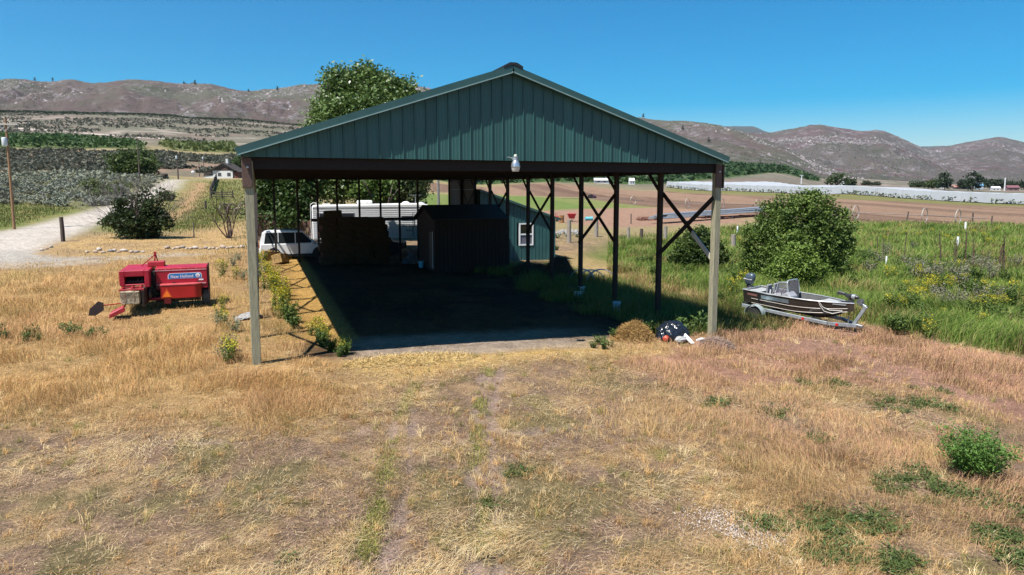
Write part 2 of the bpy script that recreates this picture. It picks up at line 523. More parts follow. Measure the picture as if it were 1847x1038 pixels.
def ground_col(x, y):
    r = np.hypot(x, y); d = x * sy_ + y * cy_; u = x * cy_ - y * sy_
    n1 = fbm(x * .5, y * .5, 5, 41); n2 = fbm(x * 2.2, y * 2.2, 4, 42); nb = fbm(x * .02, y * .02, 4, 43)
    c = np.tile(np.array([[.205, .135, .09]]), (len(x), 1))
    # the trampled yard: bare earth, matted straw, short grey-green growth
    c = mixc(c, sstep(.40, .52, n1) * .9, (.195, .128, .088))
    c = mixc(c, sstep(.50, .64, fbm(x * 1.3, y * 1.3, 5, 44)) * .65, (.34, .225, .115))
    c = mixc(c, sstep(.54, .70, fbm(x * .9 + 9, y * .9, 5, 45)) * .75, (.135, .115, .05))
    c = mixc(c, ruts(x, y) * .7 * sstep(40, 20, r), (.285, .205, .165))
    far = sstep(50, 90, r)
    c = mixc(c, far, (.25, .20, .10))
    up = sstep(300, 480, d)
    c = mixc(c, up * sstep(1100, 900, u + 0 * d), (.145, .13, .098))
    c = mixc(c, up * sstep(.42, .58, nb) * .8, (.112, .108, .075))
    c = mixc(c, up * sstep(.50, .62, fbm(x * .018, y * .045, 5, 53)) * .7, (.165, .122, .10))
    c = mixc(c, up * sstep(.60, .68, fbm(x * .025, y * .05, 5, 54)) * .8, (.30, .25, .21))
    z = lambda n, **k: zone(n, x, y, **k)
    w_ = z('hillside', soft=.02, warp=.01); c = mixc(c, w_, (.215, .145, .105)); c = mixc(c, w_ * sstep(.45, .6, fbm(x * .08, y * .08, 4, 46)), (.15, .125, .085))
    w_ = z('sage', warp=.03); c = mixc(c, w_, (.20, .18, .095)); c = mixc(c, w_ * sstep(.5, .65, fbm(x * .1, y * .1, 4, 47)) * .8, (.13, .13, .065))
    w_ = z('left_green', warp=.03); c = mixc(c, w_, (.13, .15, .042)); c = mixc(c, w_ * sstep(.45, .7, n1) * .7, (.24, .19, .075))
    w_ = z('mid_green', warp=.03); c = mixc(c, w_, (.15, .165, .05)); c = mixc(c, w_ * sstep(.45, .65, n1) * .7, (.30, .225, .10))
    w_ = z('lawn', warp=.03); c = mixc(c, w_, (.40, .265, .12)); c = mixc(c, w_ * sstep(.5, .7, n1) * .7, (.28, .19, .11))
    c = mixc(c, z('track', soft=.012, warp=.015), (.33, .20, .11))
    w_ = z('road', soft=.012, warp=.008); c = mixc(c, w_, (.46, .405, .35)); c = mixc(c, w_ * sstep(.45, .6, n1) * .4, (.36, .31, .26))
    w_ = z('drive', soft=.012, warp=.02) * sstep(.20, .36, fbm(x * .5, y * .5, 3, 48)); c = mixc(c, w_ * .95, (.36, .325, .28))
    w_ = z('gold_left', soft=.10, warp=.07); c = mixc(c, w_ * .9, (.36, .225, .095))
    w_ = z('gold_mid', soft=.10, warp=.08); c = mixc(c, w_ * .7 * sstep(.35, .5, n1), (.37, .24, .11))
    w_ = z('pink', warp=.06); c = mixc(c, w_ * .9, (.30, .16, .11)); c = mixc(c, w_ * sstep(.5, .66, n1) * .4, (.25, .15, .115))
    w_ = z('green', warp=.06); c = mixc(c, w_, (.115, .145, .035)); c = mixc(c, w_ * sstep(.52, .68, n1) * .6, (.24, .195, .08))
    w_ = z('tan_right', warp=.06); c = mixc(c, w_ * .9, (.34, .235, .11))
    # tilled ground beyond the fence, drawn along the furrows
    fur = fbm(d * .16 + u * .012, u * .006, 4, 49); fin = vnoise(d * .55 + u * .04, u * .02, 50)
    w_ = z('field', soft=.01, warp=.008)
    va, vb = G(1230, 351), G(1847, 388); fl = math.hypot(vb.x - va.x, vb.y - va.y); vv = ((x - va.x) * (vb.y - va.y) - (y - va.y) * (vb.x - va.x)) / fl; vl = ((x - va.x) * (vb.x - va.x) + (y - va.y) * (vb.y - va.y)) / fl
    fur = fbm(vv * .11, vl * .004, 4, 49); fin = vnoise(vv * .42, vl * .01, 50)
    fc = mixc(np.tile(np.array([[.215, .135, .09]]), (len(x), 1)), sstep(.44, .54, fur), (.12, .072, .05)); fc = mixc(fc, fin * .45, (.27, .18, .12))
    c = c * (1 - w_[:, None]) + fc * w_[:, None]
    w_ = z('field_green', soft=.012, warp=.012); c = mixc(c, w_, (.125, .165, .045)); c = mixc(c, w_ * sstep(.45, .6, fur) * .5, (.20, .19, .07))
    c = mixc(c, z('field_dirt', soft=.02, warp=.02), (.27, .165, .115))
    w_ = z('strip', soft=.008, warp=.005); c = mixc(c, w_, (.135, .135, .048)); c = mixc(c, w_ * fin * .5, (.19, .16, .065))
    c = mixc(c, z('orchard_a', soft=.006, warp=.004), (.075, .10, .035))
    c = mixc(c, z('orchard_b', soft=.006, warp=.004), (.12, .125, .045))
    w_ = z('orchard_c', soft=.006, warp=.004); c = mixc(c, w_, (.055, .095, .03))
    c = mixc(c, z('straw_front', soft=.03, warp=.05), (.42, .275, .10))
    # the barn's earth floor darkened as roof shade, straw kept to its sunlit side
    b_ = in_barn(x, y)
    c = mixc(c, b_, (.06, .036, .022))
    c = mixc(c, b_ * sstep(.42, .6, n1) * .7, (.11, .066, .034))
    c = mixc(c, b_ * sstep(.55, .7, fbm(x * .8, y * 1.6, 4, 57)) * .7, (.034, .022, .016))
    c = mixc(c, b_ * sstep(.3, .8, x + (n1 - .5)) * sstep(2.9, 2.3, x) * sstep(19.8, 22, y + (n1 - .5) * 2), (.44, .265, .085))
    ap = sstep(1.6, 3, x) * sstep(12, 8, x) * sstep(17.6, 18.4, y + (n1 - .5) * 1.5) * sstep(21.4, 20.4, y)
    c = mixc(c, ap * .85, (.31, .245, .19))
    c *= (.84 + .32 * n2)[:, None]
    return np.clip(c, .01, .9)

def build_ground():
    az = np.concatenate([np.linspace(-180, -50, 28)[:-1], np.linspace(-50, 50, 500), np.linspace(50, 180, 28)[1:]])
    rr = np.concatenate([[.02], np.geomspace(2.5, 1500, 390), np.geomspace(1700, 9000, 8)])
    A, Rr = np.meshgrid(np.radians(az + YAW), rr, indexing='ij')
    x = (Rr * np.sin(A)).ravel(); y = (Rr * np.cos(A)).ravel()
    z = terr(x, y)
    nr = np.hypot(x, y)
    z = z - .035 * ruts(x, y) * sstep(40, 20, nr) + (fbm(x * 2.5, y * 2.5, 4, 61) - .5) * .05 * sstep(40, 25, nr)
    z = np.where(nr > 1510, np.minimum(z, 10) , z)
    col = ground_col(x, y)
    na, nrr = len(az), len(rr)
    I = (np.arange(na - 1)[:, None] * nrr + np.arange(nrr - 1)[None, :]).ravel()
    F = np.stack([I, I + 1, I + nrr + 1, I + nrr], 1)[:, ::-1]
    m, t, b = new_mat('earth')
    a = t.nodes.new('ShaderNodeVertexColor'); a.layer_name = 'col'
    g = t.nodes.new('ShaderNodeNewGeometry')
    def noise(sc, det=6, rough=.7):
        n = t.nodes.new('ShaderNodeTexNoise'); n.inputs['Scale'].default_value = sc; n.inputs['Detail'].default_value = det
        n.inputs['Roughness'].default_value = rough
        t.links.new(g.outputs['Position'], n.inputs['Vector']); return n
    n1, n2 = noise(3.5), noise(22, 4)
    mr = t.nodes.new('ShaderNodeMapRange'); mr.inputs['From Min'].default_value = .28; mr.inputs['From Max'].default_value = .72
    mr.inputs['To Min'].default_value = .62; mr.inputs['To Max'].default_value = 1.36
    t.links.new(n1.outputs[0], mr.inputs[0])
    mr2 = t.nodes.new('ShaderNodeMapRange'); mr2.inputs['From Min'].default_value = .3; mr2.inputs['From Max'].default_value = .7
    mr2.inputs['To Min'].default_value = .52; mr2.inputs['To Max'].default_value = 1.46  # range widened so the dark mottles stand in for tiny shadows
    t.links.new(n2.outputs[0], mr2.inputs[0])
    mu = t.nodes.new('ShaderNodeMath'); mu.operation = 'MULTIPLY'
    t.links.new(mr.outputs[0], mu.inputs[0]); t.links.new(mr2.outputs[0], mu.inputs[1])
    vm = t.nodes.new('ShaderNodeVectorMath'); vm.operation = 'SCALE'
    t.links.new(a.outputs[0], vm.inputs[0]); t.links.new(mu.outputs[0], vm.inputs['Scale'])
    t.links.new(vm.outputs[0], b.inputs['Base Color'])
    b.inputs['Roughness'].default_value = .95; b.inputs['Specular IOR Level'].default_value = .1
    bp = t.nodes.new('ShaderNodeBump'); bp.inputs['Strength'].default_value = .9; bp.inputs['Distance'].default_value = .08
    t.links.new(n2.outputs[0], bp.inputs['Height']); t.links.new(bp.outputs[0], b.inputs['Normal'])
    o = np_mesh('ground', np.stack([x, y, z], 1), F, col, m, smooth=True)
    tag(o, kind='structure')
build_ground()

# ------------------------------------------------------------------ hills: each ridge a slope that climbs to its own crest
def hill_mat(name, grass, soil, rock, green, rock_amt, sc):
    m, t, b = new_mat(name)
    g = t.nodes.new('ShaderNodeNewGeometry')
    def noise(s, det=8, rough=.65, w_=0):
        n = t.nodes.new('ShaderNodeTexNoise'); n.inputs['Scale'].default_value = s; n.inputs['Detail'].default_value = det
        n.inputs['Roughness'].default_value = rough
        mp = t.nodes.new('ShaderNodeMapping'); mp.inputs['Location'].default_value = (w_ * 37.1, w_ * 11.7, w_ * 3.3)
        t.links.new(g.outputs['Position'], mp.inputs[0]); t.links.new(mp.outputs[0], n.inputs['Vector']); return n
    def ramp(n, a, c):
        r = t.nodes.new('ShaderNodeMapRange'); r.interpolation_type = 'SMOOTHSTEP'
        r.inputs['From Min'].default_value = a; r.inputs['From Max'].default_value = c
        t.links.new(n.outputs[0], r.inputs[0]); return r
    def mix(f, c1, c2, k=1.0):
        x = t.nodes.new('ShaderNodeMix'); x.data_type = 'RGBA'
        if isinstance(f, float): x.inputs[0].default_value = f
        else: t.links.new(f.outputs[0], x.inputs[0])
        for i, c in ((6, c1), (7, c2)):
            if isinstance(c, tuple): x.inputs[i].default_value = (*c, 1)
            else: t.links.new(c.outputs[2], x.inputs[i])
        return x
    a = mix(ramp(noise(.0035 / sc, 9, .6, 1), .42, .58), grass, soil)
    a = mix(ramp(noise(.006 / sc, 9, .7, 2), .52, .66), a, green)
    big = ramp(noise(.007 / sc, 8, .75, 3), .44, .58)
    fine = ramp(noise(.04 / sc, 8, .85, 4), .56 - rock_amt, .64 - rock_amt)
    mm = t.nodes.new('ShaderNodeMath'); mm.operation = 'MULTIPLY'
    t.links.new(big.outputs[0], mm.inputs[0]); t.links.new(fine.outputs[0], mm.inputs[1])
    a = mix(mm, a, rock)
    speck = ramp(noise(.05 / sc, 6, .8, 5), .53, .62)
    sp = t.nodes.new('ShaderNodeMath'); sp.operation = 'MULTIPLY'; sp.inputs[1].default_value = .55
    t.links.new(speck.outputs[0], sp.inputs[0])
    a = mix(sp, a, (.05, .055, .035))
    t.links.new(a.outputs[2], b.inputs['Base Color'])
    b.inputs['Roughness'].default_value = .95; b.inputs['Specular IOR Level'].default_value = .05
    bp = t.nodes.new('ShaderNodeBump'); bp.inputs['Strength'].default_value = 1.0; bp.inputs['Distance'].default_value = 26 * sc
    t.links.new(noise(.012 / sc, 10, .75, 6).outputs[0], bp.inputs['Height']); t.links.new(bp.outputs[0], b.inputs['Normal'])
    return m

CREST = {}
def hill(name, crest, d0, d1, z0, m, amp, wl, seed, nb=420, nd=90, steep=1.25):
    px = np.array([c[0] for c in crest], float); py = np.array([c[1] for c in crest], float)
    B = np.linspace(px[0], px[-1], nb)
    Y = np.interp(B, px, py)
    k = np.hanning(9); k /= k.sum(); Y = np.convolve(np.concatenate([np.full(4, Y[0]), Y, np.full(4, Y[-1])]), k, 'valid')
    zc = CAM_H + d1 * np.array([tan_up(v) for v in Y])
    T = np.concatenate([np.linspace(0, 1, nd), [1.05, 1.12, 1.25]])
    Bm, Tm = np.meshgrid(B, T, indexing='ij')
    D = d0 + (d1 - d0) * Tm
    U = D * (Bm - CX) / F_PX * cp_
    X = U * cy_ + D * sy_; Yw = -U * sy_ + D * cy_
    u0 = d0 * (B - CX) / F_PX * cp_
    z0 = np.minimum(terr(u0 * cy_ + min(d0, 1450) * sy_, -u0 * sy_ + min(d0, 1450) * cy_) - 4, z0)[:, None]
    H = zc[:, None] - z0
    prof = np.where(Tm <= 1, np.clip(Tm, 0, 1) ** steep, 1 - (Tm - 1) * 1.6)
    rn = ridged(X / wl, Yw / wl, 6, seed) - .55
    rn2 = fbm(X / (wl * .22), Yw / (wl * .22), 4, seed + 9) - .5
    env = np.sin(np.clip(Tm, 0, 1) * math.pi) ** .7
    spur = ridged(U / (wl * .35) + .6 * rn2, D / (wl * 1.6), 4, seed + 30) - .55
    rn3 = ridged(X / (wl * .10), Yw / (wl * .10), 4, seed + 40) - .5
    crag = sstep(.48, .62, fbm(X / (wl * .5), Yw / (wl * .5), 4, seed + 50))
    Z = z0 + H * prof + H * amp * 1.5 * (rn * 1.0 + rn2 * .5 + spur * .6 + rn3 * (.14 + .34 * crag)) * env
    # rocky teeth along the skyline
    Z += H * .05 * (ridged(X / (wl * .16), Yw / (wl * .16), 4, seed + 20) - .6) * np.clip(Tm * 3 - 2, 0, 1)
    nbb, ntt = Bm.shape
    I = (np.arange(nbb - 1)[:, None] * ntt + np.arange(ntt - 1)[None, :]).ravel()
    F = np.stack([I, I + ntt, I + ntt + 1, I + 1], 1)
    V = np.stack([X.ravel(), Yw.ravel(), Z.ravel()], 1)
    o = np_mesh(name, V, F, None, m, smooth=True)
    tag(o, kind='structure')
    CREST[name] = (X, Yw, Z, B, T)
    return o

near_m = hill_mat('near_hill', (.118, .114, .086), (.132, .098, .088), (.27, .24, .245), (.08, .092, .055), .06, 1.0)
mid_m = hill_mat('mid_hill', (.122, .104, .092), (.132, .09, .085), (.29, .26, .26), (.08, .085, .06), .07, 1.7)
far_m = hill_mat('far_hill', (.07, .08, .065), (.08, .08, .065), (.15, .14, .12), (.06, .075, .05), .0, 4.0)
hill('hills', [(-900, 150), (-300, 143), (0, 147), (40, 142), (75, 147), (110, 150), (130, 143), (180, 149), (240, 144), (290, 148), (330, 153), (385, 152), (430, 163),
               (455, 166), (505, 160), (545, 156), (575, 154), (640, 158), (745, 153), (765, 160), (850, 185), (950, 205), (1050, 212), (1150, 212), (1200, 219),
               (1240, 219), (1290, 226), (1330, 238), (1400, 262), (1470, 292), (1540, 325)], 880, 2300, 60, near_m, .17, 520, 3, nb=620, nd=120)
hill('valley_hills', [(1240, 262), (1300, 246), (1350, 240), (1390, 240), (1430, 232), (1475, 224), (1512, 232), (1545, 236), (1575, 234), (1610, 244), (1650, 262), (1700, 284), (1760, 305), (1830, 326)],
     1900, 4300, 6, mid_m, .20, 900, 5, nb=300)
hill('eastern_hills', [(1560, 300), (1620, 275), (1655, 268), (1700, 265), (1740, 257), (1785, 249), (1800, 247), (1825, 254), (1860, 262), (1950, 268), (2100, 262), (2400, 275)],
     2100, 5200, 6, mid_m, .20, 1100, 8, nb=260)
hill('distant_hills', [(1240, 236), (1290, 229), (1330, 226), (1350, 228), (1385, 240), (1500, 262), (1600, 270), (1660, 264), (1700, 263), (1760, 270), (1830, 258), (1900, 252), (2300, 250)],
     7000, 11000, 20, far_m, .12, 2500, 12, nb=160, nd=40)

# outcrops and brush standing on the slopes
def slope_cover(name, n, s0, s1, cols, seed, mask, thr, flat, fr):
    X_, Y_, Z_, B_, T_ = CREST[name]; rg = np.random.default_rng(seed); nb, nt_ = X_.shape
    i = rg.uniform(0, nb - 1.001, n); j = rg.uniform(0, 1, n) ** .8 * (nt_ - 5); i0 = i.astype(int); j0 = j.astype(int); a = (i - i0)[:, None]; b = (j - j0)[:, None]
    W_ = np.stack([X_, Y_, Z_], -1)
    p = W_[i0, j0] * (1 - a) * (1 - b) + W_[i0 + 1, j0] * a * (1 - b) + W_[i0, j0 + 1] * (1 - a) * b + W_[i0 + 1, j0 + 1] * a * b
    k = (fbm(p[:, 0] * fr, p[:, 1] * fr, 5, seed + 1) > thr) & (np.abs(np.arctan2(p[:, 0] * cy_ - p[:, 1] * sy_, p[:, 0] * sy_ + p[:, 1] * cy_)) < R(42)); p = p[k]; n = len(p)
    s_ = s0 + (s1 - s0) * rg.uniform(0, 1, n) ** 2.5
    base = np.array([[1, 0, -.5], [-.5, .87, -.5], [-.5, -.87, -.5], [.1, .05, .75]]) * np.array([1, 1, flat])
    V = (base[None] * s_[:, None, None] * rg.uniform(.5, 1.5, (n, 4, 3)) + p[:, None, :]).reshape(-1, 3)
    q = (np.arange(n) * 4)[:, None]; F = np.concatenate([q + np.array([[0, 1, 3]]), q + np.array([[1, 2, 3]]), q + np.array([[2, 0, 3]])])
    c = np.array(cols)[rg.integers(0, len(cols), n)] * rg.uniform(.8, 1.2, n)[:, None]
    tag(np_mesh(mask, V, F, np.repeat(c, 4, axis=0), leaf_mat('slope', 0.0, .95, .05)), kind='stuff')
for nm, k_, n_ in (('hills', 1.0, 26000), ('valley_hills', 1.8, 14000), ('eastern_hills', 2.1, 12000)):
    slope_cover(nm, n_, 1.8 * k_, 7 * k_, [(.20, .178, .18), (.26, .235, .235), (.17, .15, .155), (.14, .122, .128)], 400 + n_ % 97, 'rock_outcrops', .50 if nm == 'hills' else .53, .8, .0035 / k_)
    slope_cover(nm, n_ // 2, 1.6 * k_, 4 * k_, [(.05, .06, .035), (.07, .08, .045), (.04, .045, .03)], 500 + n_ % 89, 'hill_brush', .50, 1.1, .004 / k_)
# ------------------------------------------------------------------ the open pole barn
XL, XR, Y0, BAY, NB = -0.20, 13.82, 18.40, 3.28, 10
YR = Y0 + BAY * NB
EL, ER, EZ, RX, RZ = -0.44, 13.92, 5.44, 6.70, 7.80
YS = 43.9                                  # the row of studs across the back bays
YF, YB = 18.02, YR + .35
GZ = 5.27                                  # lower edge of the gable sheeting

steel = mat('green_steel', (.030, .094, .086), rough=.42, vary=.07, scale=1.6, stretch=(1.6, 1, .22), spec=.5)
def tint_each(m, lo, hi):
    """sheet to sheet difference in fading"""
    t = m.node_tree; b = t.nodes['Principled BSDF']; src = b.inputs['Base Color'].links[0].from_socket
    oi = t.nodes.new('ShaderNodeObjectInfo'); r = t.nodes.new('ShaderNodeMapRange'); r.inputs['To Min'].default_value = lo; r.inputs['To Max'].default_value = hi
    t.links.new(oi.outputs['Random'], r.inputs[0]); v = t.nodes.new('ShaderNodeVectorMath'); v.operation = 'SCALE'
    t.links.new(src, v.inputs[0]); t.links.new(r.outputs[0], v.inputs['Scale']); t.links.new(v.outputs[0], b.inputs['Base Color'])
tint_each(steel, .90, 1.09)
trim = mat('green_trim', (.035, .085, .08), rough=.35, vary=.1, scale=2)
roofm = mat('roof_steel', (.03, .075, .068), rough=.4, vary=.12, scale=1.5)
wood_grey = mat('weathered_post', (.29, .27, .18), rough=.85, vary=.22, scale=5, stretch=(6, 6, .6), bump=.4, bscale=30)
wood_dark = mat('stained_shaded_timber', (.013, .008, .007), rough=.85, vary=.3, scale=5, stretch=(3, 3, 1), bump=.3)  # stained timber, darkened further to carry the shade under the roof
post_dark = mat('shade_dark_post', (.028, .018, .014), rough=.85, vary=.25, scale=5, stretch=(6, 6, .6), bump=.4, bscale=30)  # right-row posts: roof shade mixed into the stain colour
splice_m = mat('splice_timber', (.11, .065, .05), rough=.8, vary=.2, scale=5, stretch=(4, 4, 1), bump=.3)
wood_pale = mat('pale_board', (.50, .46, .38), rough=.8, vary=.12, scale=6, stretch=(3, 3, 1))
galv = mat('galvanised', (.55, .57, .58), rough=.38, metal=.7, vary=.1, scale=9)
black_m = mat('black_rubber', (.018, .018, .019), rough=.8, vary=.2, scale=12, bump=.2)

barn = thing('pole_barn', 'large open pole barn with green ribbed gable and bare wooden posts', 'barn', (6.8, 18.4, 0))
def rz_at(x): return lerp(EZ, RZ, (x - EL) / (RX - EL)) if x < RX else lerp(RZ, EZ, (x - RX) / (ER - RX))

# gable sheeting, one ribbed strip after another
n_strip = 46
pw = (ER - EL - .10) / n_strip
def gable(yf, s, zb):
    for k in range(n_strip):
        x0 = EL + .05 + k * pw; x1 = x0 + pw
        t0, t1 = rz_at(x0) - .05, rz_at(x1) - .05
        if max(t0, t1) < zb + .05: continue
        m = MB()
        # profile across the strip: a tall rib, then two low swages
        prof = [(0, .0), (.012, .032), (.030, .032), (.045, .0), (.135, 0), (.143, .006), (.155, .006), (.163, 0), (.225, 0), (.233, .006), (.245, .006), (.253, 0), (pw - .0015, 0)]
        V = []; 
        for (u_, h_) in prof:
            x = x0 + u_; zt = max(rz_at(x) - .05, zb + .02); V.append((x, yf - s * h_, zb)); V.append((x, yf - s * h_, zt))
        nn = len(prof)
        V2 = [(x, y + s * .05, z) for x, y, z in [(x0, yf, zb), (x0, yf, max(t0, zb + .02)), (x1 - .0015, yf, zb), (x1 - .0015, yf, max(t1, zb + .02))]]
        fs = [(2 * i, 2 * i + 2, 2 * i + 3, 2 * i + 1) for i in range(nn - 1)]
        b_ = 2 * nn
        fs += [(b_, b_ + 1, b_ + 3, b_ + 2), (0, 1, b_ + 1, b_), (2 * nn - 2, b_ + 2, b_ + 3, 2 * nn - 1)]
        fs += [tuple([2 * i for i in range(nn)] + [b_ + 2, b_]), tuple([2 * i + 1 for i in range(nn)] + [b_ + 3, b_ + 1])]
        m.add(V + V2, fs).build('siding_panel', steel, barn, world=True)
gable(18.20, 1, GZ)

# rear gable, one sheet
m = MB(); m.prism([(EL + .1, GZ), (ER - .1, GZ), (ER - .1, EZ - .05), (RX, RZ - .08), (EL + .1, EZ - .05)], YR + .12, YR + .17)
m.build('rear_gable', steel, barn, world=True)

# roof sheets with standing ribs
for side in (0, 1):
    xe, ze = (EL, EZ) if side == 0 else (ER, EZ)
    m = MB()
    d = Vector((RX - xe, 0, RZ - ze)); L = d.length; d.normalize()
    nrm = Vector((-d.z, 0, d.x)) if side == 0 else Vector((d.z, 0, -d.x))
    if nrm.z < 0: nrm = -nrm
    a = Vector((xe, 0, ze)); b = Vector((RX, 0, RZ))
    pts = [a, b, b + nrm * .035, a + nrm * .035]
    m.prism([(p.x, p.z) for p in pts], YF, YB)
    y = YF + .15
    while y < YB:
        p0 = a + nrm * .05; p1 = b + nrm * .05
        m.beam((p0.x, y, p0.z), (p1.x, y, p1.z), .04, .03, up=(0, 0, 1)); y += .6
    m.build('roof', roofm, barn, world=True)
    # rake trim on the front edge, with its bright folded lip
    m = MB()
    p0 = a + nrm * .05; p1 = b + nrm * .05; q0 = a - nrm * .13; q1 = b - nrm * .13
    if side == 0: p0 -= d * .04; q0 -= d * .04
    else: p0 -= d * .04; q0 -= d * .04
    m.prism([(p0.x, p0.z), (p1.x, p1.z), (q1.x, q1.z), (q0.x, q0.z)], YF - .035, YF + .10)
    m.build('rake_trim', trim, barn, world=True)
    m = MB()
    l0 = q0 + nrm * .012; l1 = q1 + nrm * .012; r0 = q0 - nrm * .016; r1 = q1 - nrm * .016
    m.prism([(l0.x, l0.z), (l1.x, l1.z), (r1.x, r1.z), (r0.x, r0.z)], YF - .062, YF - .037)
    m.build('trim_lip', mat('trim_lip', (.22, .32, .31), rough=.3, vary=.05), barn, world=True)
m = MB()
m.prism([(RX - .28, RZ - .035), (RX, RZ + .065), (RX + .28, RZ - .035), (RX + .28, RZ + .03), (RX + .1, RZ + .125), (RX - .1, RZ + .125), (RX - .28, RZ + .03)], YF - .05, YB + .05)
m.build('ridge_cap', mat('ridge_cap', (.012, .014, .014), rough=.6, vary=.1), barn, world=True)

# header under the sheeting, trusses, purlins
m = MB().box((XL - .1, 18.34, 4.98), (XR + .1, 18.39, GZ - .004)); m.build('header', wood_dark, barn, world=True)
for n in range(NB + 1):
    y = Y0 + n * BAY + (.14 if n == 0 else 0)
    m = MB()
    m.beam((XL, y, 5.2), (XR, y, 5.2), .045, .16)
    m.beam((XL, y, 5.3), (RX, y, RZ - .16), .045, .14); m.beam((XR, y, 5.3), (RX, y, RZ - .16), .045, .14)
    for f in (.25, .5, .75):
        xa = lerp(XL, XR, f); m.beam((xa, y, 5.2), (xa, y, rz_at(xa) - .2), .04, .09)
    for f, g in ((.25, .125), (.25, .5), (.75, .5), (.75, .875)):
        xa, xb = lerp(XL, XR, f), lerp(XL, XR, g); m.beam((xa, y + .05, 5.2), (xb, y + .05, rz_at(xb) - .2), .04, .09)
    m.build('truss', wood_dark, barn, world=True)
for side in (0, 1):
    for k in range(9):
        f = (k + .3) / 9
        x = lerp(EL, RX, f) if side == 0 else lerp(ER, RX, f)
        MB().box((x - .02, 18.26, rz_at(x) - .115), (x + .02, YR + .1, rz_at(x) - .012)).build('purlin', wood_dark, barn, world=True)

# posts: two front, ten behind on either side; crossed braces in every other bay, a knee brace at each post
for sx, X in ((0, XL), (1, XR)):
    for n in range(NB + 1):
        y = Y0 + n * BAY; zb = float(terr(X, y)) - .35
        front = n == 0
        w_ = .215 if front else .17
        m = MB().box((X - w_ / 2, y - w_ / 2, zb), (X + w_ / 2, y + w_ / 2, 5.25 if not front else 5.18))
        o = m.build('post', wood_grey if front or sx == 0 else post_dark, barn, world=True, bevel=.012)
        if front:
            q = MB().box((X - w_ / 2 - .045, y - w_ / 2 - .045, 4.52), (X + w_ / 2 - .03, y - w_ / 2 - .004, 5.255))
            q.build('splice_board', splice_m, barn, world=True, bevel=.006)
            xo = X - w_ / 2 - .05 if sx == 0 else X + w_ / 2 + .05
            MB().box((min(xo, xo), y - .11, 4.5), (xo + .045, y + .11, 5.255)).build('splice_board', splice_m, barn, world=True, bevel=.006)
            bz = [(X - .02, 5.02)]
            for bx, bzz in bz:
                MB().lathe([(.03, 0), (.03, .02), (.012, .03)], (bx, y - w_ / 2 - .045, bzz), (0, -1, 0), 8).build('bolt', galv, barn, world=True)
        if n < NB and n % 2 == 0:
            y1 = y + BAY
            MB().beam((X + .11, y, 2.05), (X + .11, y1, 4.3), .04, .15).build('brace', wood_dark, barn, world=True)
            MB().beam((X - .11, y, 4.2), (X - .11, y1, 2.0), .04, .15).build('brace', wood_dark, barn, world=True)
        if 0 < n < NB:
            MB().beam((X - .02, y + .05, 4.4), (X - .02, y + 1.0, 5.22), .04, .13).build('knee_brace', wood_dark, barn, world=True)
    MB().box((X - .02 + (.12 if sx else -.12), Y0, 5.0), (X + .02 + (.12 if sx else -.12), YR, 5.25)).build('girder', wood_dark, barn, world=True)

# back end: a row of studs with one long rail, and sheeting on the last two bays of the right side
for px in (496, 538, 574, 609, 649, 687, 721, 754):
    q = P(px, 400, 1.0); t = YS / q.y; x = q.x * t
    MB().box((x - .06, YS - .05, float(terr(x, YS)) - .2), (x + .06, YS + .05, 5.25)).build('stud', wood_dark, barn, world=True)
MB().box((XL + 3.2, YS + .052, 2.45), (XR - 3.5, YS + .10, 2.63)).build('rail', wood_dark, barn, world=True)
m = MB()
ys = np.linspace(Y0 + 8 * BAY + .1, YR, 60); zs = np.linspace(-.5, 5.2, 48)
ring = []
V = []; F_ = []
for i, z in enumerate(zs):
    for y in (ys[0], ys[-1]):
        V.append((XR + .14 + .02 * (i % 2), y, z))
for i in range(len(zs) - 1): F_.append((2 * i, 2 * i + 1, 2 * i + 3, 2 * i + 2))
m.add(V, F_); n0 = len(zs)
m.add([(XR + .11, ys[0], -.5), (XR + .11, ys[-1], -.5), (XR + .11, ys[-1], 5.2), (XR + .11, ys[0], 5.2)], [(0, 1, 2, 3)])
m.build('side_sheeting', mat('shade_dark_sheeting', (.04, .036, .034), rough=.8, vary=.25, scale=3), barn, world=True)  # sheeting darkened so its colour carries the shade inside the barn

# pale-painted board on the front right brace, sunlight put into its colour
fa = Vector((XR + .07, Y0 + BAY * .42, lerp(2.05, 4.3, .42))); fb = Vector((XR + .07, Y0 - .02, 2.03))
MB().beam(fa, fb, .035, .16).build('pale_brace_end', wood_pale, barn, world=True)

# dusk-to-dawn lamp on the gable
q = P(930, 300, 1.0); t = 17.72 / q.y; lx = q.x * t
yl = thing('yard_light', 'round silver yard light bracketed to the lower edge of the green gable', 'lamp', (lx, 17.72, 5.03)); yl.scale = (.74, .74, .74)
alu = mat('spun_aluminium', (.62, .64, .66), rough=.3, metal=.8, vary=.06)
MB().lathe([(.075, .20), (.085, .22), (.085, .27), (.10, .30), (.155, .20), (.165, .12), (.168, .10)][::-1], n=24).build('reflector', alu, yl, smooth=True)
MB().lathe([(.168, .098), (.182, .094), (.182, .075), (.168, .07)][::-1], n=24).build('rim', alu, yl, smooth=True)
MB().lathe([(.12, -.10), (.135, -.08), (.165, .068)], n=24).build('lens_bowl', mat('milky_plastic', (.62, .60, .56), rough=.25, vary=.05), yl, smooth=True)
MB().lathe([(.095, .30), (.095, .42), (.105, .43), (.105, .45)], n=20).build('housing', mat('grey_enamel', (.30, .33, .38), rough=.4, vary=.08), yl, smooth=True)
MB().lathe([(.06, .45), (.06, .50), (.045, .53)], n=16).build('photocell', mat('photocell', (.55, .58, .48), rough=.4, vary=.05), yl, smooth=True)
MB().tube([(-.09, 0, .38), (-.15, .0, .385), (-.15, .2, .42), (-.15, .48, .44)], .022, 10).build('arm', alu, yl, smooth=True)
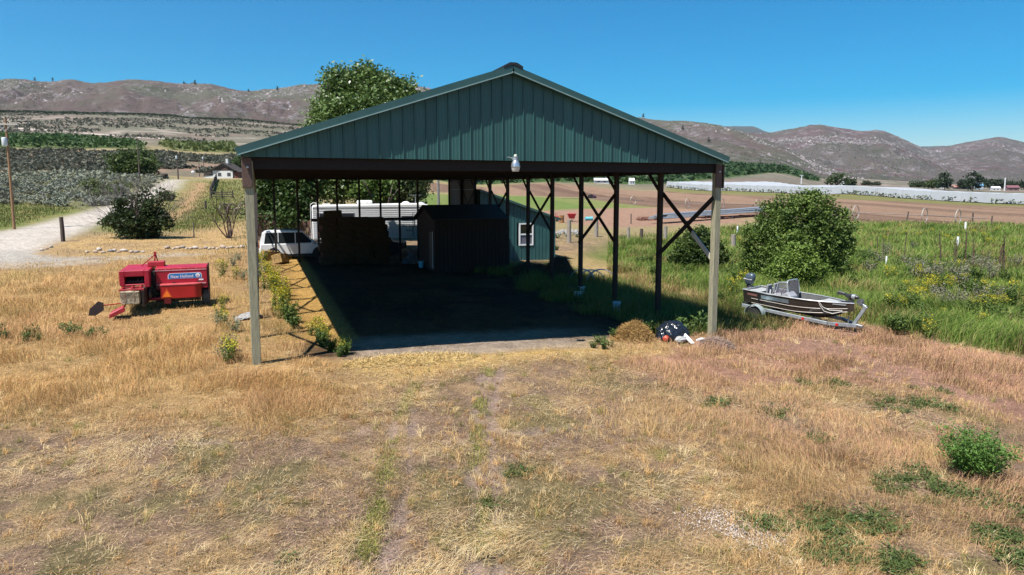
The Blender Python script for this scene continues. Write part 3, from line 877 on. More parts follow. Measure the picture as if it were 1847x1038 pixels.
# ------------------------------------------------------------------ what stands in and behind the barn
hay_shade_m = mat('hay', (.06, .042, .024), rough=.95, vary=.4, scale=14, stretch=(1, 4, 4), bump=1.0, bscale=40, spec=.1)  # stacked hay, its colour darkened in place of roof shade
twine = mat('twine', (.30, .12, .07), rough=.8)
def bale_mesh():
    m = MB(); L, W_, H_ = 1.02, .48, .40
    rg = np.random.default_rng(5); N = 9
    rings = []
    for i in range(N):
        x = -L / 2 + L * i / (N - 1); k = .93 if i in (0, N - 1) else 1.0
        r_ = []
        for (a, b) in ((-1, -1), (0, -1.04), (1, -1), (1.04, 0), (1, 1), (0, 1.04), (-1, 1), (-1.04, 0)):
            j = rg.normal(0, .012, 3)
            r_.append((x + j[0], a * W_ / 2 * k + j[1], H_ / 2 + b * H_ / 2 * k + j[2]))
        rings.append(r_)
    return m.loft(rings)
gold_hay = mat('plain_hay', (.42, .27, .11), rough=.95, vary=.4, scale=14, stretch=(1, 4, 4), bump=1.0, bscale=40, spec=.1)  # hay in its own tone; the stack's copy is darkened for shade
bale0 = bale_mesh()
def bale_thing(name='hay_bale'):
    t = thing(name, 'dry hay bale in the tall stack inside the barn', 'hay bale', (0, 0, 0), 0, 'hay bales stacked in the barn')
    bale0.build('bale_body', hay_shade_m, t)
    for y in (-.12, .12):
        s = .205
        MB().tube([(-.52, y, .20), (-.51, y, .40), (0, y, .412), (.51, y, .40), (.52, y, .20), (.51, y, .0), (-.51, y, .0), (-.52, y, .20)], .007, 4).build('twine', twine, t)
    return t
bale_p = bale_thing(); used = False
c = G(640, 468); c0 = Vector((0, 0, 0))
x0 = P(580, 468, 1); x0 = x0.x / x0.y * 42.4; x1 = P(702, 468, 1); x1 = x1.x / x1.y * 42.4
nx = int(round((x1 - x0) / .98)); step = (x1 - x0) / nx
for k in range(8):
    for i in range(nx):
        for j in range(3):
            if k == 7 and (i in (0, nx - 1) or True) and not (i == 0 and j < 2): continue
            t = bale_p if not used else copy_tree(bale_p); used = True
            xx = x0 + (i + .5) * step + random.gauss(0, .025) + (.18 if (k == 7) else 0) + (.14 * (k % 2) - .07)
            if k in (5, 6) and i == nx - 1: xx -= .15
            t.location = (xx, 42.4 + j * .5 + random.gauss(0, .02), float(terr(xx, 42.5)) + k * .405)
            t.rotation_euler = (0, random.gauss(0, .012), random.gauss(0, .03))
            if k == 7:
                t['label'] = 'lone hay bale lying on top of the tall haystack' if j == 0 else 'hay bale behind the lone one on top of the haystack'
# broken bales in the sun at the open left side
for i, (px, py, rz, rx, lab) in enumerate(((488, 470, .5, .1, 'sunlit broken bale nearest the left row of barn posts'), (514, 466, -.4, .2, 'sunlit bale leaning behind the other loose ones near the white car'),
                                           (508, 476, 1.1, -.25, 'tipped sunlit bale in front of the other two loose ones'))):
    t = copy_tree(bale_p); g = G(px, py)
    t.location = g + Vector((0, 0, .03)); t.rotation_euler = (rx, .12, rz); t.scale = (1.05, 1.25, 1.35)
    t['label'] = lab; t['group'] = 'loose bales in the sun'
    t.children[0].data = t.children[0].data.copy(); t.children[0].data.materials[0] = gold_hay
def straw_heap(px, py, rx, ry, h, label, seed, c0=(.46, .29, .11), c1=(.30, .18, .07), n=5000, name='straw_heap', cat='straw heap', dark=None):
    """a mound with loose stalks lying over it"""
    g = G(px, py); t = thing(name, label, cat, g)
    rg = np.random.default_rng(seed); N, M_ = 18, 28
    rr = np.linspace(0, 1, N); aa = np.linspace(0, 2 * math.pi, M_, endpoint=False)
    Rr, A = np.meshgrid(rr, aa, indexing='ij')
    X = Rr * np.cos(A) * rx; Y = Rr * np.sin(A) * ry
    hh = lambda X, Y, q: h * (1 - q ** 2) ** 1 * (.75 + .5 * fbm(X * 2.2 + seed, Y * 2.2, 4, seed)) 
    Z = hh(X, Y, Rr) + (terr(X + g.x, Y + g.y) - g.z) - .03
    I = [(i * M_ + k, i * M_ + (k + 1) % M_, (i + 1) * M_ + (k + 1) % M_, (i + 1) * M_ + k) for i in range(N - 1) for k in range(M_)]
    np_mesh('mound', np.stack([X.ravel(), Y.ravel(), Z.ravel()], 1), np.array(I), None, mat('mound_' + str(seed), c1, rough=1, vary=.3, scale=6, bump=.8, bscale=25, spec=.05), parent=t, smooth=True)
    q = np.sqrt(rg.uniform(0, 1.25, n)); a = rg.uniform(0, 2 * math.pi, n)
    x = q * np.cos(a) * rx; y = q * np.sin(a) * ry; z = hh(x, y, np.minimum(q, 1)) + (terr(x + g.x, y + g.y) - g.z)
    d = rg.normal(size=(n, 3)) * np.array([1, 1, .35]); d /= np.linalg.norm(d, axis=1)[:, None]
    L = rg.uniform(.06, .2, n)[:, None]; s = np.cross(d, rg.normal(size=(n, 3))); s /= np.linalg.norm(s, axis=1)[:, None]; s *= rg.uniform(.004, .008, n)[:, None]
    C = np.stack([x, y, z + rg.uniform(0, .05, n)], 1)
    V = np.stack([C - d * L - s, C - d * L + s, C + d * L], 1).reshape(-1, 3)
    k = rg.uniform(0, 1, n)[:, None]; col = np.array(c0) * k + np.array(c1) * (1 - k)
    o = np_mesh('loose_stalks', V, np.arange(3 * n).reshape(n, 3), np.repeat(col, 3, axis=0), leaf_mat('stalk', .15, .8, .1), parent=t); o['kind'] = 'stuff'
    return t
straw_heap(1143, 613, .62, .5, .50, 'rounded heap of golden straw beside the black rubbish bag', 3)
straw_heap(1290, 628, .55, .45, .26, 'low heap of grey dried weeds at the foot of the right front post', 4, (.40, .30, .24), (.27, .19, .16), 2500)
straw_heap(740, 652, 1.6, .5, .05, 'flat scatter of golden straw before the barn floor', 5, (.74, .54, .24), (.50, .34, .14), 7000)
straw_heap(1008, 503, 1.0, .8, 1.25, 'dark heap of old hay by the third post of the right row', 6, (.10, .075, .05), (.05, .04, .03), 3500)
straw_heap(955, 494, 1.6, .7, .6, 'long low dark heap of hay along the right row of posts', 8, (.12, .09, .06), (.06, .045, .035), 3000)

# storage shed under the roof
sh_dark = mat('shed_boards', (.018, .012, .010), rough=.9, vary=.3, scale=4, stretch=(6, 6, .6), bump=.3)  # shed boards, side and roof all darkened to stand in for barn shade
sx0 = 9.25; sx1 = 13.5; sy0 = 37.4; sy1 = 41.6
shed = thing('storage_shed', 'dark windowless-fronted storage shed standing deep under the barn roof', 'shed', ((sx0 + sx1) / 2, sy0, 0))
def planks(parent, m_, x0, x1, y, zb, zt_f, wd, th=.03, axis='x', name='plank'):
    n = max(1, int(round((x1 - x0) / wd))); wd = (x1 - x0) / n
    for k in range(n):
        a = x0 + k * wd + .006; b = x0 + (k + 1) * wd - .006
        jt = random.uniform(-.006, .006)
        if axis == 'x': poly = [(a, zb), (b, zb), (b, zt_f(b)), (a, zt_f(a))]; MB().prism(poly, y - th + jt, y + jt, 'xz').build(name, m_, parent, world=True)
        else: poly = [(a, zb), (b, zb), (b, zt_f(b)), (a, zt_f(a))]; MB().prism(poly, y - th + jt, y + jt, 'yz').build(name, m_, parent, world=True)
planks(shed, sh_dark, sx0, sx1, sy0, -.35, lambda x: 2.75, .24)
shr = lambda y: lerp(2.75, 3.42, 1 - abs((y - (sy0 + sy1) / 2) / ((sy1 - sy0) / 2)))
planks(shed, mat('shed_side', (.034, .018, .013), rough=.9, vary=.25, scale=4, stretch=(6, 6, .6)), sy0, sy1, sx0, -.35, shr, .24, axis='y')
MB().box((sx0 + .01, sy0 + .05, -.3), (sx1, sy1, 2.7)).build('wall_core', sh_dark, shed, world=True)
ymid = (sy0 + sy1) / 2
for s in (-1, 1):
    m = MB(); ye = ymid + s * ((sy1 - sy0) / 2 + .22)
    m.prism([(ye, 2.72), (ymid, 3.48), (ymid, 3.53), (ye, 2.78)], sx0 - .25, sx1 + .1, 'yz'); m.build('roof', mat('shed_roof', (.022, .02, .02), rough=.8, vary=.2), shed, world=True)
d_ = MB().box((sx0 - .07, sy0 + .35, -.05), (sx0 - .032, sy0 + 1.2, 2.0)).build('door', mat('shed_door', (.10, .07, .055), rough=.7), shed, world=True)
MB().box((sx0 - .10, sy0 + .28, -.05), (sx0 - .075, sy0 + .36, 2.06)).build('door_trim', mat('white_trim', (.55, .56, .58), rough=.5, vary=.05), shed, world=True)

# green lean-to against the back right corner
lx0, lx1, ly0, ly1 = 14.02, 19.55, 44.0, 51.0
lean = thing('lean_to_shed', 'green metal lean-to with sloping roof and one white window', 'shed', (lx0, ly0, 0))
lz = lambda x: lerp(4.35, 2.42, (x - lx0) / (lx1 - lx0))
npn = 21; pwid = (lx1 - lx0) / npn
for k in range(npn):
    a = lx0 + k * pwid; b = a + pwid - .003
    m = MB()
    def strip(z0a, z0b, z1a, z1b, m=m, a=a, b=b):
        for (u0, u1, yy) in ((a, a + .035, ly0 - .03), (a + .035, b, ly0)):
            f = lambda u, A, B: lerp(A, B, (u - a) / (b - a))
            m.prism([(u0, f(u0, z0a, z0b)), (u1, f(u1, z0a, z0b)), (u1, f(u1, z1a, z1b)), (u0, f(u0, z1a, z1b))], yy, ly0 + .04, 'xz')
    zb = float(terr(a, ly0)) - .2
    wx0, wx1, wz0, wz1 = 16.80, 17.86, .55, 2.10
    if b > wx0 and a < wx1:
        strip(zb, zb, wz0 - .02, wz0 - .02); m.build('siding_panel', mat('lean_steel', (.03, .10, .10), rough=.45, vary=.12, scale=1.5), lean, world=True)
        m = MB(); strip(wz1 + .02, wz1 + .02, lz(a), lz(b), m=m)
    else: strip(zb, zb, lz(a), lz(b))
    m.build('siding_panel', mat('lean_steel', (.03, .10, .10), rough=.45, vary=.12, scale=1.5), lean, world=True)
MB().prism([(lx0, -.5), (lx1 - .02, -.5), (lx1 - .02, lz(lx1) - .06), (lx0, lz(lx0) - .06)], ly0 + .5, ly1, 'xz').build('side_wall', mat('lean_steel', (.03, .10, .10)), lean, world=True)
MB().box((lx1 - .03, ly0 + .041, -.5), (lx1, ly0 + .5, lz(lx1) - .06)).build('corner_wall', mat('lean_steel', (.03, .10, .10)), lean, world=True)
m = MB(); m.prism([(lx0 - .1, lz(lx0) + .03), (lx1 + .3, lz(lx1) - .085), (lx1 + .3, lz(lx1) - .03), (lx0 - .1, lz(lx0) + .09)], ly0 - .22, ly1 + .2, 'xz'); m.build('roof', roofm, lean, world=True)
m = MB(); m.prism([(lx0 - .1, lz(lx0) - .06), (lx1 + .32, lz(lx1) - .19), (lx1 + .32, lz(lx1) - .03), (lx0 - .1, lz(lx0) + .10)], ly0 - .25, ly0 - .223, 'xz'); m.build('rake_trim', trim, lean, world=True)
white_v = mat('white_vinyl', (.78, .79, .80), rough=.4, vary=.03)
win = MB()
win.box((wx0, ly0 - .05, wz0), (wx0 + .09, ly0 + .05, wz1)); win.box((wx1 - .09, ly0 - .05, wz0), (wx1, ly0 + .05, wz1))
win.box((wx0 + .09, ly0 - .05, wz1 - .09), (wx1 - .09, ly0 + .05, wz1)); win.box((wx0 + .09, ly0 - .05, wz0), (wx1 - .09, ly0 + .05, wz0 + .09))
zm = (wz0 + wz1) / 2; win.box((wx0 + .09, ly0 - .04, zm - .05), (wx1 - .09, ly0 + .04, zm + .05))
wo_ = win.build('window', white_v, lean, world=True)
for (a, b, mm, nm) in ((zm + .05, wz1 - .09, glass_mat('shed_glass', (.012, .016, .012)), 'pane'), (wz0 + .09, zm - .05, mat('insect_screen', (.13, .125, .16), rough=.7, vary=.1, scale=20), 'screen')):
    q = MB().box((wx0 + .09, ly0 + .0, a), (wx1 - .09, ly0 + .02, b)).build(nm, mm, wo_); q.location = -lean.location

# ---- vehicles
def wheel_part(parent, c, r, w_, tyre_m, rim_m, axis=(0, 1, 0), n=24):
    t = MB().lathe([(r * .62, -w_ * .5), (r * .93, -w_ * .5), (r, -w_ * .32), (r, w_ * .32), (r * .93, w_ * .5), (r * .62, w_ * .5)], c, axis, n).build('wheel', tyre_m, parent, smooth=True)
    m = MB().lathe([(r * .62, -w_ * .44), (r * .62, w_ * .44)], c, axis, n); m.build('rim', rim_m, t, smooth=True)
    return t
def car(name, label, cat, loc, rz, paint, L=4.25, W_=1.8, H_=1.70, suv=True):
    """nose along +x"""
    t = thing(name, label, cat, loc, rz)
    pm = mat(name + '_paint', paint, rough=.25, vary=.03, scale=1, spec=.6)
    blk = mat('car_plastic', (.025, .025, .027), rough=.6, vary=.1)
    gl = glass_mat()
    h1 = .98 if suv else .86
    # lower body as rings across the car
    side = [(-L / 2, .42), (-L / 2 - .02, .60), (-L / 2 + .03, h1), (L * .22, h1 + .02), (L * .42, h1 - .10), (L / 2, .74), (L / 2 + .03, .50), (L / 2 - .04, .30), (L * .41, .26)]
    def arch(xc, r, n=9): return [(xc + r * math.cos(a), .33 + r * math.sin(a)) for a in np.linspace(.05, math.pi - .05, n)]
    xf, xr_ = L * .31, -L * .31
    poly = side + [(xf + .42, .26)] + arch(xf, .39) + [(xf - .42, .26), (xr_ + .42, .26)] + arch(xr_, .39) + [(xr_ - .42, .28)]
    rings = []
    for y, k in ((-W_ / 2, .965), (-W_ / 2 + .07, 1.0), (W_ / 2 - .07, 1.0), (W_ / 2, .965)):
        rings.append([(x * k, y, .62 + (z - .62) * (.97 if k < 1 else 1)) for x, z in poly])
    MB().loft(rings).build('body', pm, t, smooth=True)
    # cabin narrows towards the roof
    if suv: gx = [(-L / 2 + .02, h1 - .01), (-L / 2 + .08, h1 + .30), (-L / 2 + .20, H_ - .17), (-L / 2 + .36, H_ - .055), (-L / 2 + .62, H_ - .01), (-L * .12, H_), (L * .03, H_ - .025), (L * .10, H_ - .09), (L * .19, h1 + .30), (L * .30, h1)]
    else: gx = [(-L / 2 + .55, h1 - .01), (-L * .22, H_ - .05), (-L * .12, H_), (L * .05, H_ - .01), (L * .10, H_ - .05), (L * .285, h1)]
    rings = []
    for y0_, s in ((-1, 1), (-.86, 1), (.86, 1), (1, 1)):
        r_ = []
        for x, z in gx:
            f = (z - h1) / (H_ - h1); half = (W_ / 2 - .06) - f * .15
            r_.append((x, half * (y0_ if abs(y0_) == 1 else y0_ * 1.0), z - (.03 * f if abs(y0_) == 1 else 0)))
        rings.append(r_)
    MB().loft(rings).build('cabin', pm, t, smooth=True)
    def sidept(x, z, s):
        f = (z - h1) / (H_ - h1); return (x, s * ((W_ / 2 - .06) - f * .15 + .006), z)
    zb, zt = h1 + .05, H_ - .13
    cuts = [(-L / 2 + .30, -L * .25), (-L * .24, -L * .02), (-L * .005, L * .235)] if suv else [(-L * .33, -L * .02), (-L * .005, L * .235)]
    for s in (-1, 1):
        for (a, b) in cuts:
            ta, tb = a, b
            if b > L * .2: tb = L * .085
            if a < -L * .3: ta = a + (.10 if suv else .35)
            MB().add([sidept(a, zb, s), sidept(b, zb, s), sidept(tb, zt, s), sidept(ta, zt, s)], [(0, 1, 2, 3)]).build('side_window', gl, t)
        MB().box((-L * .02, s * (W_ / 2 - .02), h1 - .14), (L * .02, s * (W_ / 2 + .012), h1 - .11)).build('door_handle', blk if not suv else pm, t)
        MB().box((L * .2, s * (W_ / 2 + .01), h1), (L * .235, s * (W_ / 2 + .16), h1 + .12)).build('mirror', pm, t, bevel=.02)
        MB().box((-L * .43, s * (W_ / 2 - .03), .22), (L * .43, s * (W_ / 2 + .006), .36)).build('sill_cladding', blk, t, bevel=.02)
        MB().tube([(-L * .30, s * (W_ / 2 - .25), H_ - .01), (-L * .28, s * (W_ / 2 - .25), H_ + .05), (L * .02, s * (W_ / 2 - .25), H_ + .045), (L * .045, s * (W_ / 2 - .25), H_ - .02)], .018, 6).build('roof_rail', blk, t)
        MB().box((-L / 2 - .035, s * (W_ / 2 - .30), .78), (-L / 2 + .03, s * (W_ / 2 - .04), .98)).build('tail_lamp', mat('tail_lamp', (.30, .015, .015), rough=.2), t, bevel=.02)
        MB().box((L / 2 - .12, s * (W_ / 2 - .42), .66), (L / 2 + .012, s * (W_ / 2 - .12), .80)).build('headlight', mat('headlamp', (.6, .62, .65), rough=.1), t, bevel=.02)
        for xw in (xf, xr_):
            wheel_part(t, (xw, s * (W_ / 2 - .12), .335), .335, .22, black_m, mat('alloy', (.45, .46, .47), rough=.35, metal=.8))
            MB().lathe([(.385, 0), (.43, 0), (.43, .03), (.385, .03)], (xw, s * (W_ / 2 - .015), .335), (0, s, 0), 24).build('wheel_arch', blk, t)
    yb = W_ / 2 - .24
    (xa, za), (xb, zb2) = (gx[0], gx[1]) if not suv else (gx[1], gx[2])
    f0, f1 = (.2, .85) if not suv else (-.5, .92)
    MB().add([(lerp(xa, xb, f0) - .012, -yb, lerp(za, zb2, f0)), (lerp(xa, xb, f0) - .012, yb, lerp(za, zb2, f0)), (lerp(xa, xb, f1) - .012, yb - .1, lerp(za, zb2, f1)), (lerp(xa, xb, f1) - .012, -yb + .1, lerp(za, zb2, f1))], [(0, 1, 2, 3)]).build('rear_window', gl, t)
    (xa, za), (xb, zb2) = (gx[-1], gx[-2]) if not suv else (gx[-1], gx[-3])
    MB().add([(lerp(xa, xb, f0) + .012, -yb, lerp(za, zb2, f0)), (lerp(xa, xb, f0) + .012, yb, lerp(za, zb2, f0)), (lerp(xa, xb, .95) + .012, yb - .1, lerp(za, zb2, .95)), (lerp(xa, xb, .95) + .012, -yb + .1, lerp(za, zb2, .95))], [(0, 1, 2, 3)]).build('windscreen', gl, t)
    MB().box((-L / 2 - .06, -W_ / 2 + .1, .36), (-L / 2 + .05, W_ / 2 - .1, .56)).build('bumper', blk if suv else pm, t, bevel=.03)
    MB().box((-L / 2 - .032, -.16, .66), (-L / 2 - .022, .16, .76)).build('number_plate', mat('plate', (.6, .6, .58), rough=.5), t)
    return t
def heading(u, f):      # direction given along the photograph's right and depth
    x, y = uv2w(u, f); return math.atan2(y, x)
p = P(534, 452, 44.6); p.z = float(terr(p.x, p.y))
car('white_suv', 'white compact SUV half in the barn shadow behind the loose bales', 'car', p, heading(1, .36), (.80, .81, .83), L=4.5, W_=1.9, H_=1.84)
p = P(676, 450, 49.5); p.z = float(terr(p.x, p.y))
car('dark_car', 'dark car in the shade between the haystack and the storage shed', 'car', p, heading(1, .18), (.012, .013, .016), L=4.5, W_=1.8, H_=1.45, suv=False)

# ---- caravan: white fifth-wheel trailer
d_rv = 54.0
p = P(690, 440, d_rv); rz = heading(1, .30)
rv = thing('camper_trailer', 'long white camper trailer parked behind the barn under the trees', 'trailer', (p.x, p.y, float(terr(p.x, p.y))), rz)
white_g = mat('camper_skin', (.80, .81, .82), rough=.35, vary=.03, scale=2)
grey_b = mat('camper_stripe', (.25, .26, .29), rough=.5, vary=.05)
Lr, Wr = 10.6, 2.45
out = [(-Lr / 2, .75), (-Lr / 2, 3.18), (-Lr / 2 + .12, 3.32), (Lr * .22, 3.42), (Lr * .30, 3.40), (Lr * .47, 2.95), (Lr * .5, 2.7), (Lr * .5, 1.9), (Lr * .33, 1.6), (Lr * .25, .7)]
MB().prism(out, -Wr / 2, Wr / 2, 'xz').build('body', white_g, rv, bevel=.05)
m = MB()
for k in range(15):
    z = .9 + k * .155
    m.box((-Lr / 2 + .06, -Wr / 2 - .012, z), (Lr * .25, -Wr / 2 - .0005, z + .02))
m.build('siding_ridges', mat('camper_ridge', (.62, .64, .66), rough=.4), rv)
MB().box((-Lr / 2 + .05, -Wr / 2 - .02, 3.14), (Lr * .29, -Wr / 2 - .0007, 3.18)).build('trim_strip', grey_b, rv)
gl = glass_mat('camper_glass', (.03, .033, .04))
for (a, b, z0, z1) in ((-4.8, -3.5, 2.3, 2.75), (-3.2, -2.2, 2.1, 2.75), (1.35, 2.3, 2.18, 2.5)):
    f = MB().box((a, -Wr / 2 - .03, z0), (b, -Wr / 2 - .0009, z1)).build('window', grey_b, rv)
    MB().box((a + .05, -Wr / 2 - .036, z0 + .05), (b - .05, -Wr / 2 - .031, z1 - .05)).build('pane', gl, f)
dr = MB().box((-5.0, -Wr / 2 - .028, .8), (-4.9, -Wr / 2 - .0008, 2.75)).build('corner_trim', grey_b, rv)
df = MB().box((2.5, -Wr / 2 - .026, .85), (3.2, -Wr / 2 - .0008, 2.7)).build('door', mat('camper_door', (.72, .73, .74), rough=.4), rv)
MB().box((3.08, -Wr / 2 - .045, 1.6), (3.14, -Wr / 2 - .0265, 1.75)).build('handle', galv, df)
MB().box((-1.9, -.42, 3.36), (-.75, .42, 3.68)).build('air_conditioner', mat('camper_plastic', (.76, .76, .74), rough=.5), rv, bevel=.08)
for x in (1.9, 3.1): MB().lathe([(.32, 0), (.30, .08), (.18, .16), (.02, .18)], (x, 0, 3.40 if x < 2.5 else 3.36)).build('roof_vent', mat('camper_plastic', (.76, .76, .74)), rv, smooth=True)
MB().box((-4.5, -.3, 3.30), (-3.9, .3, 3.42)).build('roof_hatch', mat('camper_plastic', (.76, .76, .74)), rv, bevel=.03)
m = MB().tube([(2.62, -.3, 3.4), (2.62, -.3, 4.05)], .02, 6); m.beam((2.15, -.3, 4.08), (3.1, -.3, 4.08), .12, .03); m.build('aerial', galv, rv)
m = MB()
for y in (-.95, -.55): m.tube([(-Lr / 2 - .10, y, .8), (-Lr / 2 - .10, y, 3.40), (-Lr / 2 + .1, y, 3.52), (-Lr / 2 + .5, y, 3.48), (-Lr / 2 + .55, y, 3.3)], .022, 6)
for k in range(8): m.tube([(-Lr / 2 - .10, -.95, .95 + k * .31), (-Lr / 2 - .10, -.55, .95 + k * .31)], .018, 6)
m.build('ladder', mat('ladder_alu', (.70, .71, .72), rough=.4), rv)
m = MB().tube([(2.25, -Wr / 2 - .08, .9), (2.25, -Wr / 2 - .08, 2.72), (2.45, -Wr / 2 - .08, 2.72)], .025, 6); m.build('awning_arm', black_m, rv)
# two lines of faded marks on the flank
m = MB()
xx = 1.45
for ln, z, wds in ((0, 1.62, (3, 6)), (1, 1.28, (5,))):
    xx = 1.45 + .25 * ln
    for wn in wds:
        for k in range(wn):
            m.box((xx, -Wr / 2 - .016, z), (xx + .085, -Wr / 2 - .0125, z + (.15 if k == 0 else .11))); xx += .115
        xx += .16
m.build('faded_lettering', grey_b, rv)
for x in (-.9, .1):
    wheel_part(rv, (x, -Wr / 2 + .14, .36), .36, .22, black_m, mat('alloy', (.45, .46, .47)))

# ---- board fence behind the white car
fence_m = mat('fence_boards', (.13, .075, .05), rough=.9, vary=.3, scale=3, stretch=(5, 5, .5), bump=.3)
a = P(462, 430, 57.0); b = P(572, 430, 56.0)
bf = thing('board_fence', 'brown upright-board fence behind the white car', 'fence', (a.x, a.y, float(terr(a.x, a.y))), math.atan2(b.y - a.y, b.x - a.x))
Lf = math.hypot(b.x - a.x, b.y - a.y); n = int(Lf / .165)
MBb = MB().box((-.07, -.012, 0), (.07, .012, 1.72)).build('board', fence_m, bf)
for k in range(n):
    o = MBb if k == 0 else MBb.copy()
    if k: COL.objects.link(o); o.parent = bf
    o.location = (k * .165 + .08, random.uniform(-.008, .008), random.uniform(-.05, .04)); o.rotation_euler = (0, random.gauss(0, .012), 0)
for z in (.45, 1.35): MB().box((0, .013, z), (Lf, .055, z + .09)).build('rail', fence_m, bf)
MB().box((0, -.03, 1.98), (1.9, .03, 2.10)).build('top_rail', fence_m, bf)
for x in (0, Lf / 2, Lf): MB().box((x - .05, .06, 0), (x + .05, .16, 2.1)).build('fence_post', fence_m, bf)

# ---- buckets, rings, bag and boards along the right side
def bucket(loc, label, c, rx=0, rz=0, s=1.0, lid=False):
    t = thing('plastic_bucket', label, 'bucket', loc, rz, 'plastic buckets about the barn')
    t.rotation_euler = (rx, 0, rz); t.scale = (s, s, s)
    pm = mat('bucket_' + '_'.join('%d' % (v * 100) for v in c), c, rough=.4, vary=.06)
    MB().lathe([(.13, 0), (.14, .02), (.152, .28), (.160, .285), (.160, .30), (.153, .305), (.156, .34), (.165, .345), (.165, .37), (.152, .37), (.148, .34), (.13, .03), (.0, .025)], n=24).build('pail', pm, t, smooth=True)
    MB().tube([(.166 * math.cos(a), .166 * math.sin(a) * .3 - .12 * math.sin(a), .33 - .16 * math.sin(a)) for a in np.linspace(0, math.pi, 12)], .004, 5).build('handle', galv, t)
    return t
bucket(G(1112, 561), 'pale blue bucket standing beside the second post of the right row', (.36, .52, .62))
bucket(G(1049, 531), 'white bucket standing with its rim up beside a tipped one', (.60, .66, .68))
g = G(1036, 538); bucket(g + Vector((0, 0, .16)), 'white bucket lying on its side beside an upright one', (.60, .64, .66), rx=R(88), rz=R(55))
bucket(G(760, 483), 'small blue bucket by the dark front of the storage shed', (.10, .42, .62), s=1.05)
lit = thing('junk_heap', 'heap of cloths and scrap beside the small blue bucket', 'scrap', G(741, 476))
for k, (cx_, cz_, r_) in enumerate(((0, .3, .35), (.25, .2, .3), (-.25, .22, .28), (.05, .65, .22), (-.1, .95, .16))):
    rg = np.random.default_rng(k); bm = bmesh.new(); bmesh.ops.create_icosphere(bm, subdivisions=3, radius=r_)
    for v in bm.verts: v.co *= 1 + .35 * (vnoise(np.array([v.co.x * 7 + k * 5]), np.array([v.co.y * 7 + v.co.z * 9]), k)[0] - .5)
    me = bpy.data.meshes.new('rag'); bm.to_mesh(me); bm.free(); me.materials.append(mat('rag_%d' % (k % 3), [(.10, .10, .12), (.16, .13, .12), (.06, .07, .10)][k % 3], rough=.9))
    o = bpy.data.objects.new('rag', me); COL.objects.link(o); o.parent = lit; o.location = (cx_, 0, cz_ - .08)
# corrugated drain pipe laid in loops
pipe_m = mat('drain_pipe', (.22, .235, .245), rough=.45, vary=.1, scale=3)
for i, (px, py, r_, rot, lab) in enumerate(((1084, 514, .80, .25, 'largest pale culvert hoop by the second post, its crown in the sun'), (1066, 512, .72, .15, 'dark culvert hoop second from the sunlit one'),
                                             (1050, 508, .66, -.1, 'dark culvert hoop farthest from the sunlit one'))):
    g = G(px, py); t = thing('culvert_hoop', lab, 'pipe hoop', g, rot + R(-30), 'culvert hoops by the right row of posts')
    m = MB(); A = np.linspace(-.05, math.pi + .05, 26); rings = []
    for a in A:
        c_, s_ = math.cos(a), math.sin(a); rings.append([(c_ * (r_ + e), w_, max(-.05, s_ * (r_ + e))) for e, w_ in ((0, -.14), (.02, -.07), (0, 0), (.02, .07), (0, .14), (-.02, .14), (-.02, -.14))])
    m.loft(rings); m.build('hoop', pipe_m, t, smooth=True)
# black rubbish bag
g = G(1212, 612); t = thing('rubbish_bag', 'shiny black plastic rubbish bag in the weeds by the straw heap', 'rubbish bag', g)
bm = bmesh.new(); bmesh.ops.create_icosphere(bm, subdivisions=5, radius=1)
for v in bm.verts:
    n_ = np.array([v.co.x * 3.1]); 
    k = 1 + .30 * (ridged(n_ + v.co.z * 2, np.array([v.co.y * 3.1 - v.co.z * 1.5]), 4, 9)[0] - .5) + .12 * (vnoise(n_ * 5, np.array([v.co.y * 12 + v.co.z * 9]), 2)[0] - .5)
    v.co = Vector((v.co.x * .52 * k, v.co.y * .42 * k, max(-.12, v.co.z * .46 * k)))
me = bpy.data.meshes.new('bag'); bm.to_mesh(me); bm.free(); me.materials.append(mat('bin_liner', (.012, .016, .024), rough=.22, vary=.1, bump=.3, bscale=25)); me.polygons.foreach_set('use_smooth', [True] * len(me.polygons))
o = bpy.data.objects.new('bag', me); COL.objects.link(o); o.parent = t; o.location = (0, 0, .1)
a = P(1220, 589, depth(g) + .1); b = G(1250, 622)
t = thing('white_board', 'long white plank leaning from the black bag towards the post', 'board', b)
MB().beam((0, 0, .03), a - b, .14, .03).build('plank', mat('white_paint', (.72, .73, .72), rough=.5, vary=.06), t)
g = G(1263, 620); t = thing('white_board', 'short white plank end lying by the foot of the right front post', 'board', g, .5)
MB().box((-.16, -.07, .10), (.2, .07, .15)).build('plank', mat('white_paint', (.72, .73, .72)), t)
g = G(1203, 617); t = thing('red_canister', 'small red plastic can lying before the black bag', 'can', g, .4)
MB().lathe([(.06, 0), (.09, .03), (.09, .22), (.05, .28), (.03, .31)], (-.12, 0, .10), (1, .2, .1), 14).build('can', mat('red_plastic', (.55, .09, .05), rough=.5), t, smooth=True)
g = G(1212, 612); t = thing('white_sack', 'crumpled white sack scrap in front of the black bag', 'sack', g + Vector((.0, -.5, .0)), .2)
bm = bmesh.new(); bmesh.ops.create_icosphere(bm, subdivisions=3, radius=.2)
for v in bm.verts: v.co = Vector((v.co.x * 1.3, v.co.y * .6, v.co.z * .55)) * (1 + .4 * (vnoise(np.array([v.co.x * 14]), np.array([v.co.y * 14 + v.co.z * 10]), 3)[0] - .5))
me = bpy.data.meshes.new('sack'); bm.to_mesh(me); bm.free(); me.materials.append(mat('sack', (.38, .38, .37), rough=.7)); o = bpy.data.objects.new('sack', me); COL.objects.link(o); o.parent = t; o.location = (0, 0, .08)
g = G(452, 575); t = thing('white_tarp', 'crumpled white sheet in the weeds behind the left front post', 'tarpaulin', g)
N = 16; X, Y = np.meshgrid(np.linspace(-.55, .55, N), np.linspace(-.3, .3, N), indexing='ij')
